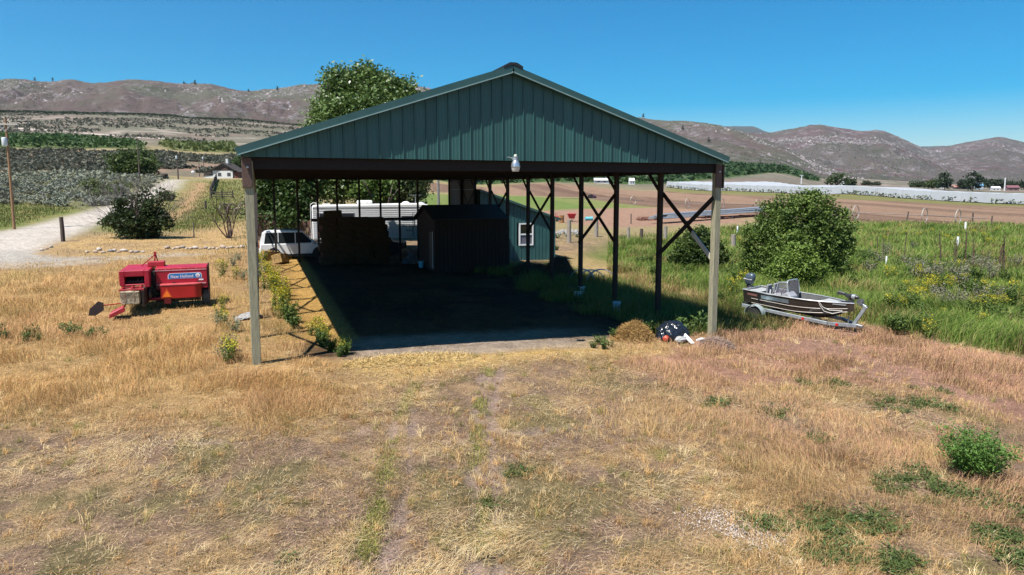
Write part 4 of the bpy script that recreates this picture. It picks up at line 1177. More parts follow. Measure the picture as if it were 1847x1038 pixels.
Z = -.05 + .30 * ridged(X * 3, Y * 4, 4, 13) * (1 - (X / .6) ** 2)
I = (np.arange(N - 1)[:, None] * N + np.arange(N - 1)[None]).ravel()
np_mesh('sheet', np.stack([X.ravel(), Y.ravel(), Z.ravel()], 1), np.stack([I, I + N, I + N + 1, I + 1], 1), None, mat('sheet', (.26, .255, .26), rough=.6, vary=.1), parent=t)
# ------------------------------------------------------------------ red hay baler in the tall grass
red = mat('baler_red', (.36, .008, .026), rough=.45, vary=.16, scale=2.2, bump=.08, bscale=5)
red_o = mat('baler_red_faded', (.36, .02, .03), rough=.45, vary=.15, scale=3)
dkred = mat('baler_dark', (.06, .012, .014), rough=.7, vary=.3, scale=5)
g = G(300, 556)
bl = thing('hay_baler', 'red square hay baler with blue decal parked in golden grass', 'baler', g, R(1.5))
def panelbox(m, x0, x1, y0, y1, z0, z1): return m.box((x0, y0, z0), (x1, y1, z1))
# bale chamber hood with its opening at the back
m = MB()
m.box((-1.40, -.62, .98), (-1.23, .0, 1.52)); m.box((-.60, -.62, .90), (-.44, .0, 1.52)); m.box((-1.23, -.62, 1.31), (-.60, .0, 1.52)); m.box((-1.23, -.62, .98), (-.60, .0, 1.03))
m.box((-1.40, 0, .90), (-.44, 1.7, 1.52)); m.build('hood', red, bl, bevel=.015)
m = MB().box((-1.225, -.03, 1.035), (-.605, -.002, 1.305)); m.build('hood_back', mat('recess_shade', (.012, .011, .011), rough=.9), bl)  # dark sheet in the opening, the recess's shade painted on
m = MB(); rg = np.random.default_rng(2)
for k in range(14):
    x = -1.18 + .041 * k; h_ = rg.uniform(.04, .16); m.beam((x, -.3, 1.04), (x + rg.uniform(-.03, .03), -.32, 1.04 + h_), .02, .02)
m.tube([(-1.2, -.34, 1.08), (-.63, -.34, 1.09)], .02, 6)
m.build('knotter_parts', mat('knotters', (.20, .10, .10), rough=.6, metal=.3, vary=.5, scale=30), bl)
m = MB().box((-1.36, -.50, .30), (-1.31, 1.6, .97)); m.box((-.62, -.75, .30), (-.55, 1.6, .9)); m.box((-1.31, -.3, .26), (-.62, 1.6, .34)); m.build('bale_chamber', dkred, bl, bevel=.01)
m = MB()
for x in (-1.28, -.98, -.70): m.beam((x, -1.2, .93), (x, -.1, .95), .06, .04)
m.box((-1.34, -1.22, .88), (-.56, -1.14, .94)); m.box((-1.34, -.62, .88), (-.56, -.54, .95)); m.build('tension_rails', red_o, bl, bevel=.005)
m = MB().prism([(-1.12, .86), (-.62, .92), (-.56, .86), (-.62, .30), (-.75, .26)], -.78, -.70, 'xz'); 
MB().tube([(-.72, -1.0, .35), (-.64, -.9, .9)], .04, 8).build('tension_spring', black_m, bl)
MB().box((-.66, -1.12, .28), (-.58, -.55, .92)).build('chamber_side', mat('worn_steel', (.09, .075, .07), rough=.5, metal=.5, vary=.4), bl)
# bale half out of the chamber is a thing that rests in it
t = copy_tree(bale_p); t['label'] = 'grey weathered bale sticking out of the red baler'; t['group'] = 'bale left in the baler'; t.location = g + Vector((-.98, -.85, .42)); t.rotation_euler = (0, 0, R(91)); t.scale = (1.0, 1.22, 1.12)
t.children[0].data = t.children[0].data.copy(); t.children[0].data.materials[0] = mat('old_hay', (.36, .30, .21), rough=.95, vary=.5, scale=16, bump=1, bscale=40, spec=.05)
# wide feeder housing
hs = [(-.0, .70), (.0, 1.50), (.06, 1.53), (1.05, 1.53), (1.10, 1.48), (1.10, .70)]
m = MB(); m.prism(hs, -.30, 1.46, 'yz'); m.build('feeder_housing', red, bl, bevel=.018)
MB().box((1.462, .02, .5), (1.50, 1.08, 1.56)).build('end_panel', dkred, bl, bevel=.01)  # end turned from the sun, its shade painted as a darker red
MB().box((-.30, -.012, 1.40), (1.44, -.0005, 1.43)).build('crease', mat('worn_edge', (.62, .30, .32), rough=.4), bl)
MB().box((-.28, -.025, .87), (1.40, -.0005, .91)).build('lower_lip', mat('worn_edge', (.62, .30, .32), rough=.4), bl)
m = MB().box((-.44, -.10, .45), (-.30, .9, 1.40)); m.box((-.5, .1, .35), (1.3, 1.0, .7)); m.build('inner_frame', mat('recess_shade', (.012, .011, .011)), bl)  # shade of the gap beside the housing put into this near-black colour
for (a, b, r_) in (((-.42, -.3, .9), (-.22, -.25, .55), .02), ((-.38, -.32, .7), (-.15, -.3, .95), .012)):
    MB().tube([a, (Vector(a) + Vector(b)) / 2 + Vector((0, -.05, -.04)), b], r_, 6).build('hydraulic_hose', mat('hose', (.03, .05, .04), rough=.5), bl)
# twine box with rounded corner
pts = [(-.13, -.46), (1.0, -.46)] + [(1.0 + .24 * math.sin(a), -.22 - .24 * math.cos(a)) for a in np.linspace(.2, math.pi / 2, 6)] + [(1.24, -.03), (-.13, -.03)]
m = MB(); m.prism(pts, .42, .90, 'xy'); m.build('twine_box', mat('twine_box_red', (.40, .010, .010), rough=.35, vary=.08, scale=2), bl, bevel=.012)
pts2 = [(x * 1.01 - .004, y - .012 if y < -.1 else y) for x, y in pts]
m = MB(); m.prism(pts2, .902, .93, 'xy'); m.build('twine_box_lid', mat('worn_edge2', (.52, .09, .10), rough=.35), bl)
for k in range(7): MB().lathe([(.014, 0), (.014, .008)], (-.22 + k * .26, -.004, 1.46 - .0), (0, -1, 0), 8).build('rivet', mat('worn_edge', (.62, .30, .32)), bl)
for x in (.25, 1.1): MB().box((x, -.03, .93), (x + .10, -.004, .97)).build('latch', black_m, bl)
m = MB(); m.lathe([(.17, 0), (.19, .02), (.19, .07), (.17, .09)], (-.52, -.30, .62), (1, 0, 0), 18); m.lathe([(.09, 0), (.09, .08)], (-.52, -.15, .98), (1, 0, 0), 14); m.build('drive_sprocket', mat('worn_steel', (.09, .075, .07)), bl)
m = MB(); m.beam((-.50, -.47, .62), (-.50, -.24, .98), .02, .03); m.beam((-.50, -.13, .62), (-.50, -.06, .98), .02, .03); m.build('drive_chain', black_m, bl)
m = MB()
for k in range(15): m.tube([(-.28 + k * .10, .1, .32), (-.28 + k * .10, -.12, .26), (-.28 + k * .10, -.20, .14)], .009, 4)
m.tube([(-.35, .05, .34), (1.2, .05, .34)], .10, 10); m.build('pickup_reel', mat('worn_steel', (.09, .075, .07)), bl)
# slow-vehicle triangle
m = MB(); m.prism([(-.12, .45), (.30, .45), (.09, .82)], -.475, -.462, 'xz'); tri = m.build('warning_triangle', mat('dark_red_border', (.55, .05, .02), rough=.4), bl)
m = MB(); m.prism([(-.05, .485), (.23, .485), (.09, .73)], -.482, -.4755, 'xz'); m.build('triangle_centre', mat('safety_orange', (.95, .20, .012), rough=.5, vary=.03), tri)
# decal
blue = mat('decal_blue', (.02, .18, .44), rough=.35, vary=.03); wht = mat('decal_white', (.82, .83, .84), rough=.4, vary=.02)
def rrect(x0, x1, z0, z1, r, skew=.0):
    o_ = []
    for (cx_, cz_, a0) in ((x1 - r, z1 - r, 0), (x0 + r, z1 - r, 90), (x0, z0, None), (x1, z0, None)):
        if a0 is None: o_.append((cx_, cz_)); continue
        for a in np.linspace(a0, a0 + 90, 6): o_.append((cx_ + r * math.cos(R(a)), cz_ + r * math.sin(R(a))))
    return o_
m = MB(); m.prism(rrect(.11, 1.27, 1.085, 1.30, .10), -.006, -.001, 'xz'); dec = m.build('decal', wht, bl)
m = MB(); m.prism(rrect(.13, 1.25, 1.095, 1.285, .09), -.010, -.0065, 'xz'); m.build('decal_field', blue, dec)
fc = bpy.data.curves.new('wording', 'FONT'); fc.body = 'New Holland'; fc.size = .155; fc.extrude = .001; fc.offset = .001; fc.space_character = 1.08
fo = bpy.data.objects.new('wording', fc); COL.objects.link(fo); fo.parent = dec
fc.materials.append(wht)
bpy.context.view_layer.update()
wm_ = bpy.data.meshes.new_from_object(fo.evaluated_get(bpy.context.evaluated_depsgraph_get())); bpy.data.objects.remove(fo)
fo = bpy.data.objects.new('wording', wm_); COL.objects.link(fo); fo.parent = dec
fo.location = (.20, -.0125, 1.125); fo.rotation_euler = (R(90), 0, 0); fo.scale = (.86, 1, 1)
m = MB().lathe([(.078, 0), (.078, .002)], (1.13, -.0105, 1.195), (0, -1, 0), 24); m.build('emblem', wht, dec)
m = MB()
for k in range(5):
    a = R(150 - 26 * k); m.beam((1.125 + .012 * math.cos(a), -.0135, 1.15 + .012 * math.sin(a)), (1.125 + (.082 - .007 * k) * math.cos(a), -.0135, 1.15 + (.09 - .008 * k) * math.sin(a)), .002, .012, up=(0, -1, 0))
m.build('emblem_leaf', blue, dec)
MB().box((1.16, -.006, 1.0), (1.32, -.001, 1.05)).build('model_plate', wht, bl)
# top box and lever
MB().box((-.60, .5, 1.53), (-.03, .95, 1.71)).build('top_box', red_o, bl, bevel=.012)
m = MB(); m.beam((-.40, .9, 1.6), (-.36, .9, 2.0), .05, .05); m.beam((-.28, .95, 1.6), (-.35, .92, 2.0), .04, .04); m.beam((-.36, .9, 1.95), (-.86, 1.0, 1.52), .035, .035); m.box((-.41, .86, 1.95), (-.32, .95, 2.06)); m.build('lever', red_o, bl)
# axle, chute and marker paddle
m = MB(); m.tube([(-.9, -.1, .38), (1.2, .1, .38)], .06, 10); m.box((-.02, -.38, .22), (.2, -.2, .44)); m.build('axle', red_o, bl)
m = MB(); m.prism([(-1.62, .02), (-1.60, .16), (-1.18, .38), (-1.12, .30), (-1.14, .22)], -1.75, -1.60, 'xz'); m.prism([(-1.62, .16), (-1.18, .38), (-1.20, .30), (-1.60, .09)], -1.6, -.95, 'xz'); m.build('bale_chute', red_o, bl, bevel=.008)
MB().tube([(-1.2, -.8, .40), (-1.86, -1.15, .40)], .02, 8).build('paddle_rod', red_o, bl)
m = MB(); m.prism([(-2.32, .08), (-2.26, .32), (-2.00, .56), (-1.84, .50), (-1.84, .24), (-2.10, .06)], -1.20, -1.17, 'xz'); m.build('paddle', mat('paddle_black', (.035, .02, .02), rough=.6), bl)
for x, r_ in ((1.36, .37),):
    wheel_part(bl, (x, .45, r_ - .03), r_, .28, mat('worn_tyre', (.10, .10, .105), rough=.85, vary=.3, scale=10, bump=.4), mat('rim_red', (.35, .03, .03), rough=.5), (1, 0, 0), 28)

# ------------------------------------------------------------------ boat on its trailer
g = G(1372, 579); tip = G(1556, 603)
hd = math.atan2(tip.y - g.y, tip.x - g.x)
off = .92                                         # wheel to centreline
nrm_l = Vector((-math.sin(hd), math.cos(hd), 0))
side_s = 1 if nrm_l.dot(Vector((1, 1, 0))) > 0 else -1    # centreline lies beyond the near wheel
cl = g + nrm_l * off * side_s
Ltr = (Vector((tip.x, tip.y, 0)) - Vector((cl.x, cl.y, 0))).length
hd = math.atan2(tip.y - cl.y, tip.x - cl.x)
tr = thing('boat_trailer', 'galvanised single-axle boat trailer with its tongue down in the grass', 'trailer', cl, hd)
tilt = math.atan2(.33 - (tip.z - cl.z) * 0 , Ltr) * .75
fr = mat('trailer_steel', (.36, .39, .41), rough=.42, metal=.55, vary=.15, scale=6)
m = MB()
zf = lambda x: .40 - x * math.tan(tilt)
for s in (-1, 1):
    m.beam((-.7, s * .62, zf(-.7)), (2.6, s * .62, zf(2.6)), .07, .12); m.beam((2.6, s * .62, zf(2.6)), (3.35, s * .05, zf(3.35)), .07, .12)
for x in (-.6, .7, 1.9): m.beam((x, -.62, zf(x)), (x, .62, zf(x)), .07, .09)
m.beam((3.2, 0, zf(3.2)), (Ltr - .25, 0, zf(Ltr - .25)), .08, .11)
m.build('frame', fr, tr, bevel=.008)
MB().beam((Ltr - .3, 0, zf(Ltr - .3) + .02), (Ltr, 0, zf(Ltr)), .09, .10).build('coupler', mat('coupler', (.25, .26, .27), rough=.4, metal=.7), tr, bevel=.02)
m = MB(); m.beam((3.25, 0, zf(3.25) + .05), (3.62, 0, .98 - .1), .09, .11); m.beam((3.62, 0, .86), (3.35, 0, .96), .07, .09); m.build('winch_post', fr, tr, bevel=.008)
MB().lathe([(.10, -.09), (.10, -.08), (.05, -.08), (.05, .08), (.10, .08), (.10, .09)], (3.42, 0, 1.02), (0, 1, 0), 16).build('winch', mat('winch', (.18, .19, .2), rough=.4, metal=.6), tr, smooth=True)
MB().tube([(Ltr - .55, .1, zf(Ltr - .5) + .25), (Ltr - .55, .1, -.0)], .03, 8).build('jack', mat('coupler', (.25, .26, .27)), tr)
for s in (-1, 1):
    wheel_part(tr, (0, s * .92, .26), .26, .17, black_m, mat('white_rim', (.62, .62, .62), rough=.4, vary=.05), (0, 1, 0))
    m = MB(); A = np.linspace(R(-5), R(185), 14); rings = []
    for a in A: rings.append([(.36 * math.cos(a) * k, s * .92 + y, .26 + .33 * math.sin(a) * k) for y, k in ((-.14, 1), (.14, 1), (.14, .96), (-.14, .96))])
    m.loft(rings); m.build('mudguard', mat('mudguard', (.42, .49, .50), rough=.4, metal=.3, vary=.1), tr, smooth=True)
MB().tube([(0, -.92, .26), (0, .92, .26)], .03, 8).build('axle', fr, tr)
MB().box((1.7, -.70, zf(1.7) - .05), (1.78, -.66, zf(1.7) + .03)).build('reflector', mat('red_lens', (.5, .02, .02), rough=.2), tr)
MB().box((2.75, -.46 - .04, zf(2.75) - .05), (2.9, -.46, zf(2.75) + .03)).build('reflector', mat('red_lens', (.5, .02, .02)), tr)

bo = thing('fishing_boat', 'dark brown aluminium fishing boat with outboard motor sitting on its trailer', 'boat', cl + Vector((0, 0, 0)), hd)
bo.rotation_euler = (0, tilt * .9, hd); bo.location.z = cl.z - .10; bo.scale = (.84, .84, .97)
hull_m = mat('hull_brown', (.062, .052, .042), rough=.32, metal=.35, vary=.12, scale=1.2)
XS = np.linspace(-.85, 3.75, 24)
def hull(x):
    t = (x + .85) / 4.6
    b = .88 * (1 - max(0, (t - .42) / .58) ** 2.3) if t > .42 else .88 - .06 * (1 - t / .42)
    sheer = 1.16 + .10 * t ** 2; keel = .50 + .60 * max(0, (t - .62) / .38) ** 2.2
    chz = .68 + .30 * max(0, (t - .45) / .55) ** 1.8; chb = b * (.80 - .25 * max(0, t - .5))
    return max(b, .012), sheer, keel, chz, max(chb, .008)
rings = []
for x in XS:
    b, s_, k, cz_, cb = hull(float(x))
    rings.append([(x, -b, s_), (x, -lerp(b, cb, .28), lerp(s_, cz_, .33)), (x, -lerp(b, cb, .30) , lerp(s_, cz_, .37)), (x, -cb, cz_), (x, -cb * .5, lerp(cz_, k, .55)), (x, 0, k), (x, cb * .5, lerp(cz_, k, .55)), (x, cb, cz_), (x, lerp(b, cb, .3), lerp(s_, cz_, .35)), (x, b, s_)])
m = MB(); m.loft(rings, closed=False, cap=False); nR = len(rings[0])
m.f.append(tuple(range(nR)))
inner = [[(p[0], p[1] * .93, p[2] - .0 if i in (0, 9) else max(p[2] + .03, .74)) for i, p in enumerate(r_)] for r_ in rings]
m.build('hull', hull_m, bo, smooth=True)
mi = MB(); mi.loft(inner, closed=False, cap=False); mi.build('inner_liner', mat('boat_liner', (.085, .085, .085), rough=.7, vary=.15), bo, smooth=True)
alu2 = mat('boat_alu', (.55, .57, .58), rough=.35, metal=.6, vary=.06)
m = MB()
for s in (-1, 1): m.tube([(x, s * hull(float(x))[0], hull(float(x))[1] + .012) for x in XS], .026, 6)
m.beam((-.85, -.83, 1.165), (-.85, .83, 1.165), .05, .05); m.build('gunwale', alu2, bo, smooth=True)
pale = mat('hull_strake', (.42, .37, .32), rough=.4, vary=.06)
for f in (.62, 1.0):
    m = MB()
    for s in (-1, 1):
        pts = []
        for x in XS[2:-1]:
            b, s_, k, cz_, cb = hull(float(x)); pts.append((x, s * (lerp(b, cb, f) + .008), lerp(s_, cz_, f)))
        m.tube(pts, .013, 5)
    m.build('strake', pale, bo, smooth=True)
def flank(x0, x1, f0, f1, e=.012, n=10):
    m = MB(); s = -side_s
    ra = []
    for x in np.linspace(x0, x1, n):
        b, s_, k, cz_, cb = hull(float(x)); row = []
        for f in (f0, f1): row += [(x, s * (lerp(b, cb, f) + e), lerp(s_, cz_, f))]
        for f in (f1, f0): row += [(x, s * (lerp(b, cb, f) + e - .008), lerp(s_, cz_, f))]
        ra.append(row)
    return m.loft(ra)
flank(.05, 1.35, .16, .46, .022).build('side_stripe', mat('blue_silver', (.25, .31, .35), rough=.3, metal=.4, vary=.15, scale=3), bo)
flank(-.62, -.15, .20, .38, .018).build('hull_badge', mat('faded_badge', (.30, .13, .11), rough=.4, vary=.3, scale=18), bo)
flank(-.12, -.02, .0, .9, .020, 3).build('dark_band', mat('band_black', (.02, .02, .022), rough=.5), bo)
MB().prism([(2.45, -.6), (2.45, .6), (3.1, .42), (3.5, .2), (3.5, -.2), (3.1, -.42)], 1.17, 1.20, 'xy').build('bow_deck', mat('deck_grey', (.32, .33, .33), rough=.8, vary=.1), bo)
MB().box((-.8, -.75, 1.08), (-.25, .75, 1.12)).build('stern_deck', mat('deck_grey', (.32, .33, .33)), bo)
for x, y in ((.35, .3), (.35, -.35)):
    sp = MB().box((x - .22, y - .22, 1.0), (x + .22, y + .22, 1.10)); sp.box((x - .24, y - .22, 1.10), (x - .15, y + .22, 1.48)); sp.build('seat', mat('seat_grey', (.25, .25, .27), rough=.7), bo, bevel=.03)
# console and windscreen on the near side
ysd = -side_s * .38
MB().prism([(.95, .8), (.95, 1.22), (1.15, 1.34), (1.35, 1.2), (1.4, .8)], ysd - .33, ysd + .33, 'xz').build('console', mat('console', (.30, .30, .32), rough=.5), bo, bevel=.02)
m = MB(); wv = .52
m.tube([(1.16, -wv, 1.22), (1.04, -wv, 1.66), (1.02, -wv + .10, 1.75), (1.02, wv - .10, 1.75), (1.04, wv, 1.66), (1.16, wv, 1.22)], .026, 8)
for s2 in (-1, 1): m.tube([(1.03, s2 * wv, 1.70), (.70, s2 * (wv + .12), 1.66), (.62, s2 * (wv + .13), 1.22)], .022, 8)
m.build('windscreen_frame', alu2, bo, smooth=True)
gm, t_, b_ = new_mat('smoked_screen'); b_.inputs['Base Color'].default_value = (.16, .15, .19, 1); b_.inputs['Roughness'].default_value = .1; b_.inputs['Alpha'].default_value = .62
MB().prism([(1.145, 1.24), (1.045, 1.72), (1.05, 1.72), (1.15, 1.24)], -wv + .03, wv - .03, 'xz').build('windscreen', gm, bo)
for s2 in (-1, 1): MB().add([(1.13, s2 * wv, 1.24), (1.035, s2 * wv, 1.66), (.71, s2 * (wv + .11), 1.63), (.64, s2 * (wv + .12), 1.24)], [(0, 1, 2, 3)]).build('side_screen', gm, bo)
MB().ring((.86, ysd, 1.30), (1, 0, -.4), .15, .015).build('steering_wheel', black_m, bo, smooth=True)
for x in (.3, .55): MB().tube([(x, -.5 * -side_s * -1, 1.12), (x, -.5 * -side_s * -1, 1.30)], .03, 6).build('rod_holder', mat('white_plastic', (.75, .75, .75), rough=.4), bo)
# outboard
m = MB(); cs = []
for z, a, b in ((1.30, .14, .13), (1.37, .20, .16), (1.51, .23, .17), (1.63, .22, .17), (1.71, .17, .13), (1.74, .08, .07)):
    cs.append([(-1.03 + .06 * (z - 1.3) / .5 + a * math.copysign(abs(math.cos(q)) ** .6, math.cos(q)), b * math.copysign(abs(math.sin(q)) ** .6, math.sin(q)), z) for q in np.linspace(0, 2 * math.pi, 20, endpoint=False)])
m.loft(cs); cowl = m.build('outboard_cowl', mat('outboard_blue', (.055, .075, .10), rough=.3, vary=.1, scale=4), bo, smooth=True)
MB().box((-1.255, -.174, 1.46), (-.83, .174, 1.52)).build('cowl_band', mat('silver_band', (.38, .36, .38), rough=.4, metal=.3, vary=.3, scale=9), cowl, bevel=.02)
m = MB(); m.box((-1.13, -.07, .62), (-.95, .07, 1.32)); m.box((-1.0, -.12, 1.06), (-.84, .12, 1.24)); m.prism([(-1.3, .40), (-1.2, .62), (-.92, .62), (-.92, .5), (-1.0, .30), (-1.1, .28)], -.03, .03, 'xz'); m.build('outboard_leg', mat('leg_black', (.03, .032, .036), rough=.4), bo, bevel=.02)
# bow trolling motor
m = MB(); m.lathe([(.02, -.30), (.075, -.22), (.085, .0), (.085, .20), (.05, .30), (.02, .34)], (3.62, -.05, 1.52), (1, -.15, .0), 14); m.build('trolling_motor', mat('trolling', (.035, .035, .04), rough=.35), bo, smooth=True)
MB().lathe([(.088, 0), (.088, .14)], (3.66, -.056, 1.52), (1, -.15, 0), 14).build('motor_band', alu2, bo, smooth=True)
m = MB(); m.beam((3.25, 0, 1.24), (3.72, 0, 1.36), .16, .08); m.beam((3.1, .05, 1.56), (3.5, 0, 1.50), .09, .06); m.prism([(3.0, 1.50), (3.06, 1.64), (3.36, 1.60), (3.34, 1.52)], -.07, .05, 'xz'); m.beam((3.55, 0, 1.3), (3.6, 0, 1.48), .12, .12); m.build('motor_bracket', mat('trolling', (.035, .035, .04)), bo, bevel=.012)
# mooring rope hanging at the bow
s = -side_s
bx = lambda x, f, e=.03: (x, s * (lerp(hull(x)[0], hull(x)[4], f) + e), lerp(hull(x)[1], hull(x)[3], f))
m = MB()
m.tube([bx(2.55, -.02, .02), bx(2.62, .4), bx(2.75, .85), bx(3.05, 1.1), bx(3.4, .9, .05)], .014, 6); m.tube([bx(2.57, -.02, .02), bx(2.7, .45), bx(2.95, .75), bx(3.4, .85, .05)], .014, 6)
m.build('bow_rope', mat('rope', (.66, .62, .56), rough=.9, vary=.15, scale=40), bo, smooth=True)

# ------------------------------------------------------------------ poles and fences
pole_m = mat('utility_wood', (.30, .165, .085), rough=.85, vary=.2, scale=3, stretch=(8, 8, .5))
pole_d = mat('utility_dark', (.10, .075, .06), rough=.9, vary=.2, scale=3)
def utility_pole(base, top_y, px, label, arm=True, can=True, r=.14, m_=None):
    d = depth(base); top = P(px, top_y, d).z; h = top - base.z
    t = thing('utility_pole', label, 'utility pole', base, R(-YAW), 'utility poles along the road')
    MB().tube([(0, 0, -.3), (0, 0, h)], [r, r * .62], 10).build('pole', m_ or pole_m, t, smooth=True)
    if arm:
        MB().box((-1.2, -.22, h - .62), (1.25, -.11, h - .48)).build('crossarm', mat('crossarm', (.40, .36, .32), rough=.8, vary=.15), t)
        for x in (-1.05, -.45, .5, 1.1): MB().lathe([(.03, 0), (.05, .04), (.05, .12), (.02, .16)], (x, -.16, h - .48), n=8).build('insulator', mat('insulator', (.45, .42, .40), rough=.3), t)
        m = MB().beam((-.6, -.17, h - .6), (0, -.16, h - 1.2), .04, .03); m.beam((.6, -.17, h - .6), (0, -.16, h - 1.2), .04, .03); m.build('arm_brace', galv, t)
        MB().tube([(1.15, -.16, h - .62), (1.15, -.16, h - .95)], .05, 6).build('cutout', mat('cutout', (.06, .06, .07), rough=.4), t)
    if can:
        z = h - 2.6 if arm else h - .9
        MB().lathe([(.0, 0), (.21, .02), (.23, .06), (.23, .74), (.20, .80), (.04, .84)], (0, -.36, z), n=16).build('transformer', mat('transformer_grey', (.58, .60, .62), rough=.4, vary=.05), t, smooth=True)
    return t
utility_pole(G(26, 414), 214, 20, 'tall brown utility pole with crossarm and grey transformer at the roadside')
utility_pole(G(253, 338), 250, 251, 'thin dark utility pole rising in front of the round green bush', arm=False, can=False, r=.17, m_=pole_d)
utility_pole(G(321.5, 324), 281, 320.5, 'dark utility pole with white can where the road tops the rise', arm=False, can=True, r=.19, m_=pole_d)
utility_pole(G(360, 319), 288, 360, 'thinnest far pole left of the white house, nearer the road end', arm=False, can=False, r=.14, m_=pole_d)
utility_pole(G(368.5, 319), 283, 368.5, 'far thin pole close beside the white house', arm=False, can=True, r=.14, m_=pole_d)
g = P(791, 372, 62); g.z = float(terr(g.x, g.y))
utility_pole(g, 317, 791, 'grey pole standing in the green field behind the camper trailer', arm=False, can=False, r=.16, m_=mat('grey_pole', (.20, .19, .18), rough=.9))

post_m = mat('old_fence_wood', (.28, .24, .20), rough=.95, vary=.3, scale=5, stretch=(6, 6, .6), bump=.5)
post_d = mat('dark_fence_wood', (.075, .055, .045), rough=.95, vary=.3, scale=5, stretch=(6, 6, .6))
pvc = mat('white_pvc', (.80, .80, .80), rough=.4, vary=.03)
def fpost(px, py, top, wpx, label, m_, name='fence_post', cat='fence post', lean=0, group='weathered fence posts', rect=False):
    g = G(px, py); d = depth(g); h = (py - top) * d / F_PX; r = max(.018, wpx * d / F_PX / 2)
    t = thing(name, label, cat, g, random.uniform(0, 3) if not rect else R(-YAW), group)
    rg = random.Random(px)
    m = MB(); m.tube([(0, 0, -.25), (lean * h * .5, rg.uniform(-.02, .02), h * .5), (lean * h, 0, h)], [r * 1.05, r, r * .92], 9)
    m.build('post', m_, t, smooth=True); return t
fpost(114, 436, 392, 7, 'dark upright wooden post beside the gravel road', post_d, lean=.08, group='posts by the road')
fpost(350, 428, 400, 2, 'thin stake in the dry lawn right of the dark shrub', mat('stake', (.16, .15, .11), rough=.9), group='posts by the road')
for i, (px, py, tp, wd, lab) in enumerate(((1026, 438, 397, 8, 'grey fence post right of the white flowers and lean-to'), (1075, 428, 394, 8, 'grey post between the fourth and fifth right row posts of the barn'),
     (1133, 432, 410, 6, 'short grey post just right of the second barn bay'), (1157, 430, 413, 6, 'short dark fence post in front of the rusty harrow'), (1200, 436, 408, 7, 'fence post partly hidden by the barn post near the pipe stack'),
     (1322, 452, 423, 9, 'thick grey wooden fence post left of the big green bush'), (1138, 404, 386, 2, 'thin leaning stick left of the rusty harrow'), (998, 436, 402, 5, 'grey post at the corner of the green lean-to'))):
    fpost(px, py, tp, wd, lab, post_m if 'stick' not in lab and 'dark' not in lab else post_d)
for (px, py, tp, wd, lab) in ((1330, 421, 408, 3, 'white plastic stake above the thick grey fence post'), (1741, 417, 401, 3.5, 'white plastic stake at the edge of the brown field'), (1727, 446, 427, 4, 'tall white plastic stake among dead brown stalks'),
                              (1664, 489, 474, 3, 'short white stake in the weeds left of the yellow flowers'), (1598, 482, 462, 3, 'white stake in the pale weeds right of the big bush'), (1732, 495, 487, 4, 'shortest white stake below the dead brown stalks'), (1745, 490, 486, 5, 'white cap on the ground below the dead stalks')):
    fpost(px, py, tp, wd, lab, pvc, name='plastic_stake', cat='stake', group='white plastic stakes')
for (px, py, tp, ln, lab) in ((1635, 402, 382, .25, 'dark leaning stake left of the middle irrigation wheel'), (1788, 406, 390, .2, 'dark leaning stake at the right of the brown field'), (1754, 400, 384, 0, 'thin upright stake between the right wheel and the leaning stake'), (1530, 392, 374, 0, 'pale upright stake left of the irrigation wheel by the bush')):
    fpost(px, py, tp, 2.5, lab, post_d if 'pale' not in lab else post_m, lean=ln, group='stakes along the brown field')
# rail fence climbing to the house
a = [G(380, 352), G(386, 336), G(389, 328), G(391, 324)]
rf = thing('rail_fence', 'old dark rail fence running up towards the white house', 'fence', a[0])
prev = None
for i in range(10):
    f = i / 9 * 3; k = min(2, int(f)); q = a[k].lerp(a[k + 1], f - k); q.z = float(terr(q.x, q.y))
    MB().tube([(q.x, q.y, q.z - .2), (q.x + random.gauss(0, .06), q.y, q.z + 1.55 + random.gauss(0, .12))], .15, 7).build('post', post_d, rf, world=True)
    if prev is not None:
        for h_ in (.4, .75, 1.1, 1.4): MB().tube([(prev.x, prev.y, prev.z + h_), (q.x, q.y, q.z + h_ + random.gauss(0, .05))], .10, 6).build('rail', post_d, rf, world=True)
    prev = q
a, b = G(381, 358), G(420, 358)
rf2 = thing('rail_fence', 'short three-rail wooden fence panel below the white house', 'fence', a)
for f in (0, .5, 1): q = a.lerp(b, f); MB().tube([(q.x, q.y, q.z - .2), (q.x, q.y, q.z + 1.35)], .13, 7).build('post', post_d, rf2, world=True)
for h_ in (.35, .7, 1.05): MB().tube([(a.x, a.y, a.z + h_), (b.x, b.y, b.z + h_ - .05)], .085, 6).build('rail', post_d, rf2, world=True)
fpost(371, 377, 363, 4, 'lone short post in the grass below the rail fence', post_d, group='posts by the road')

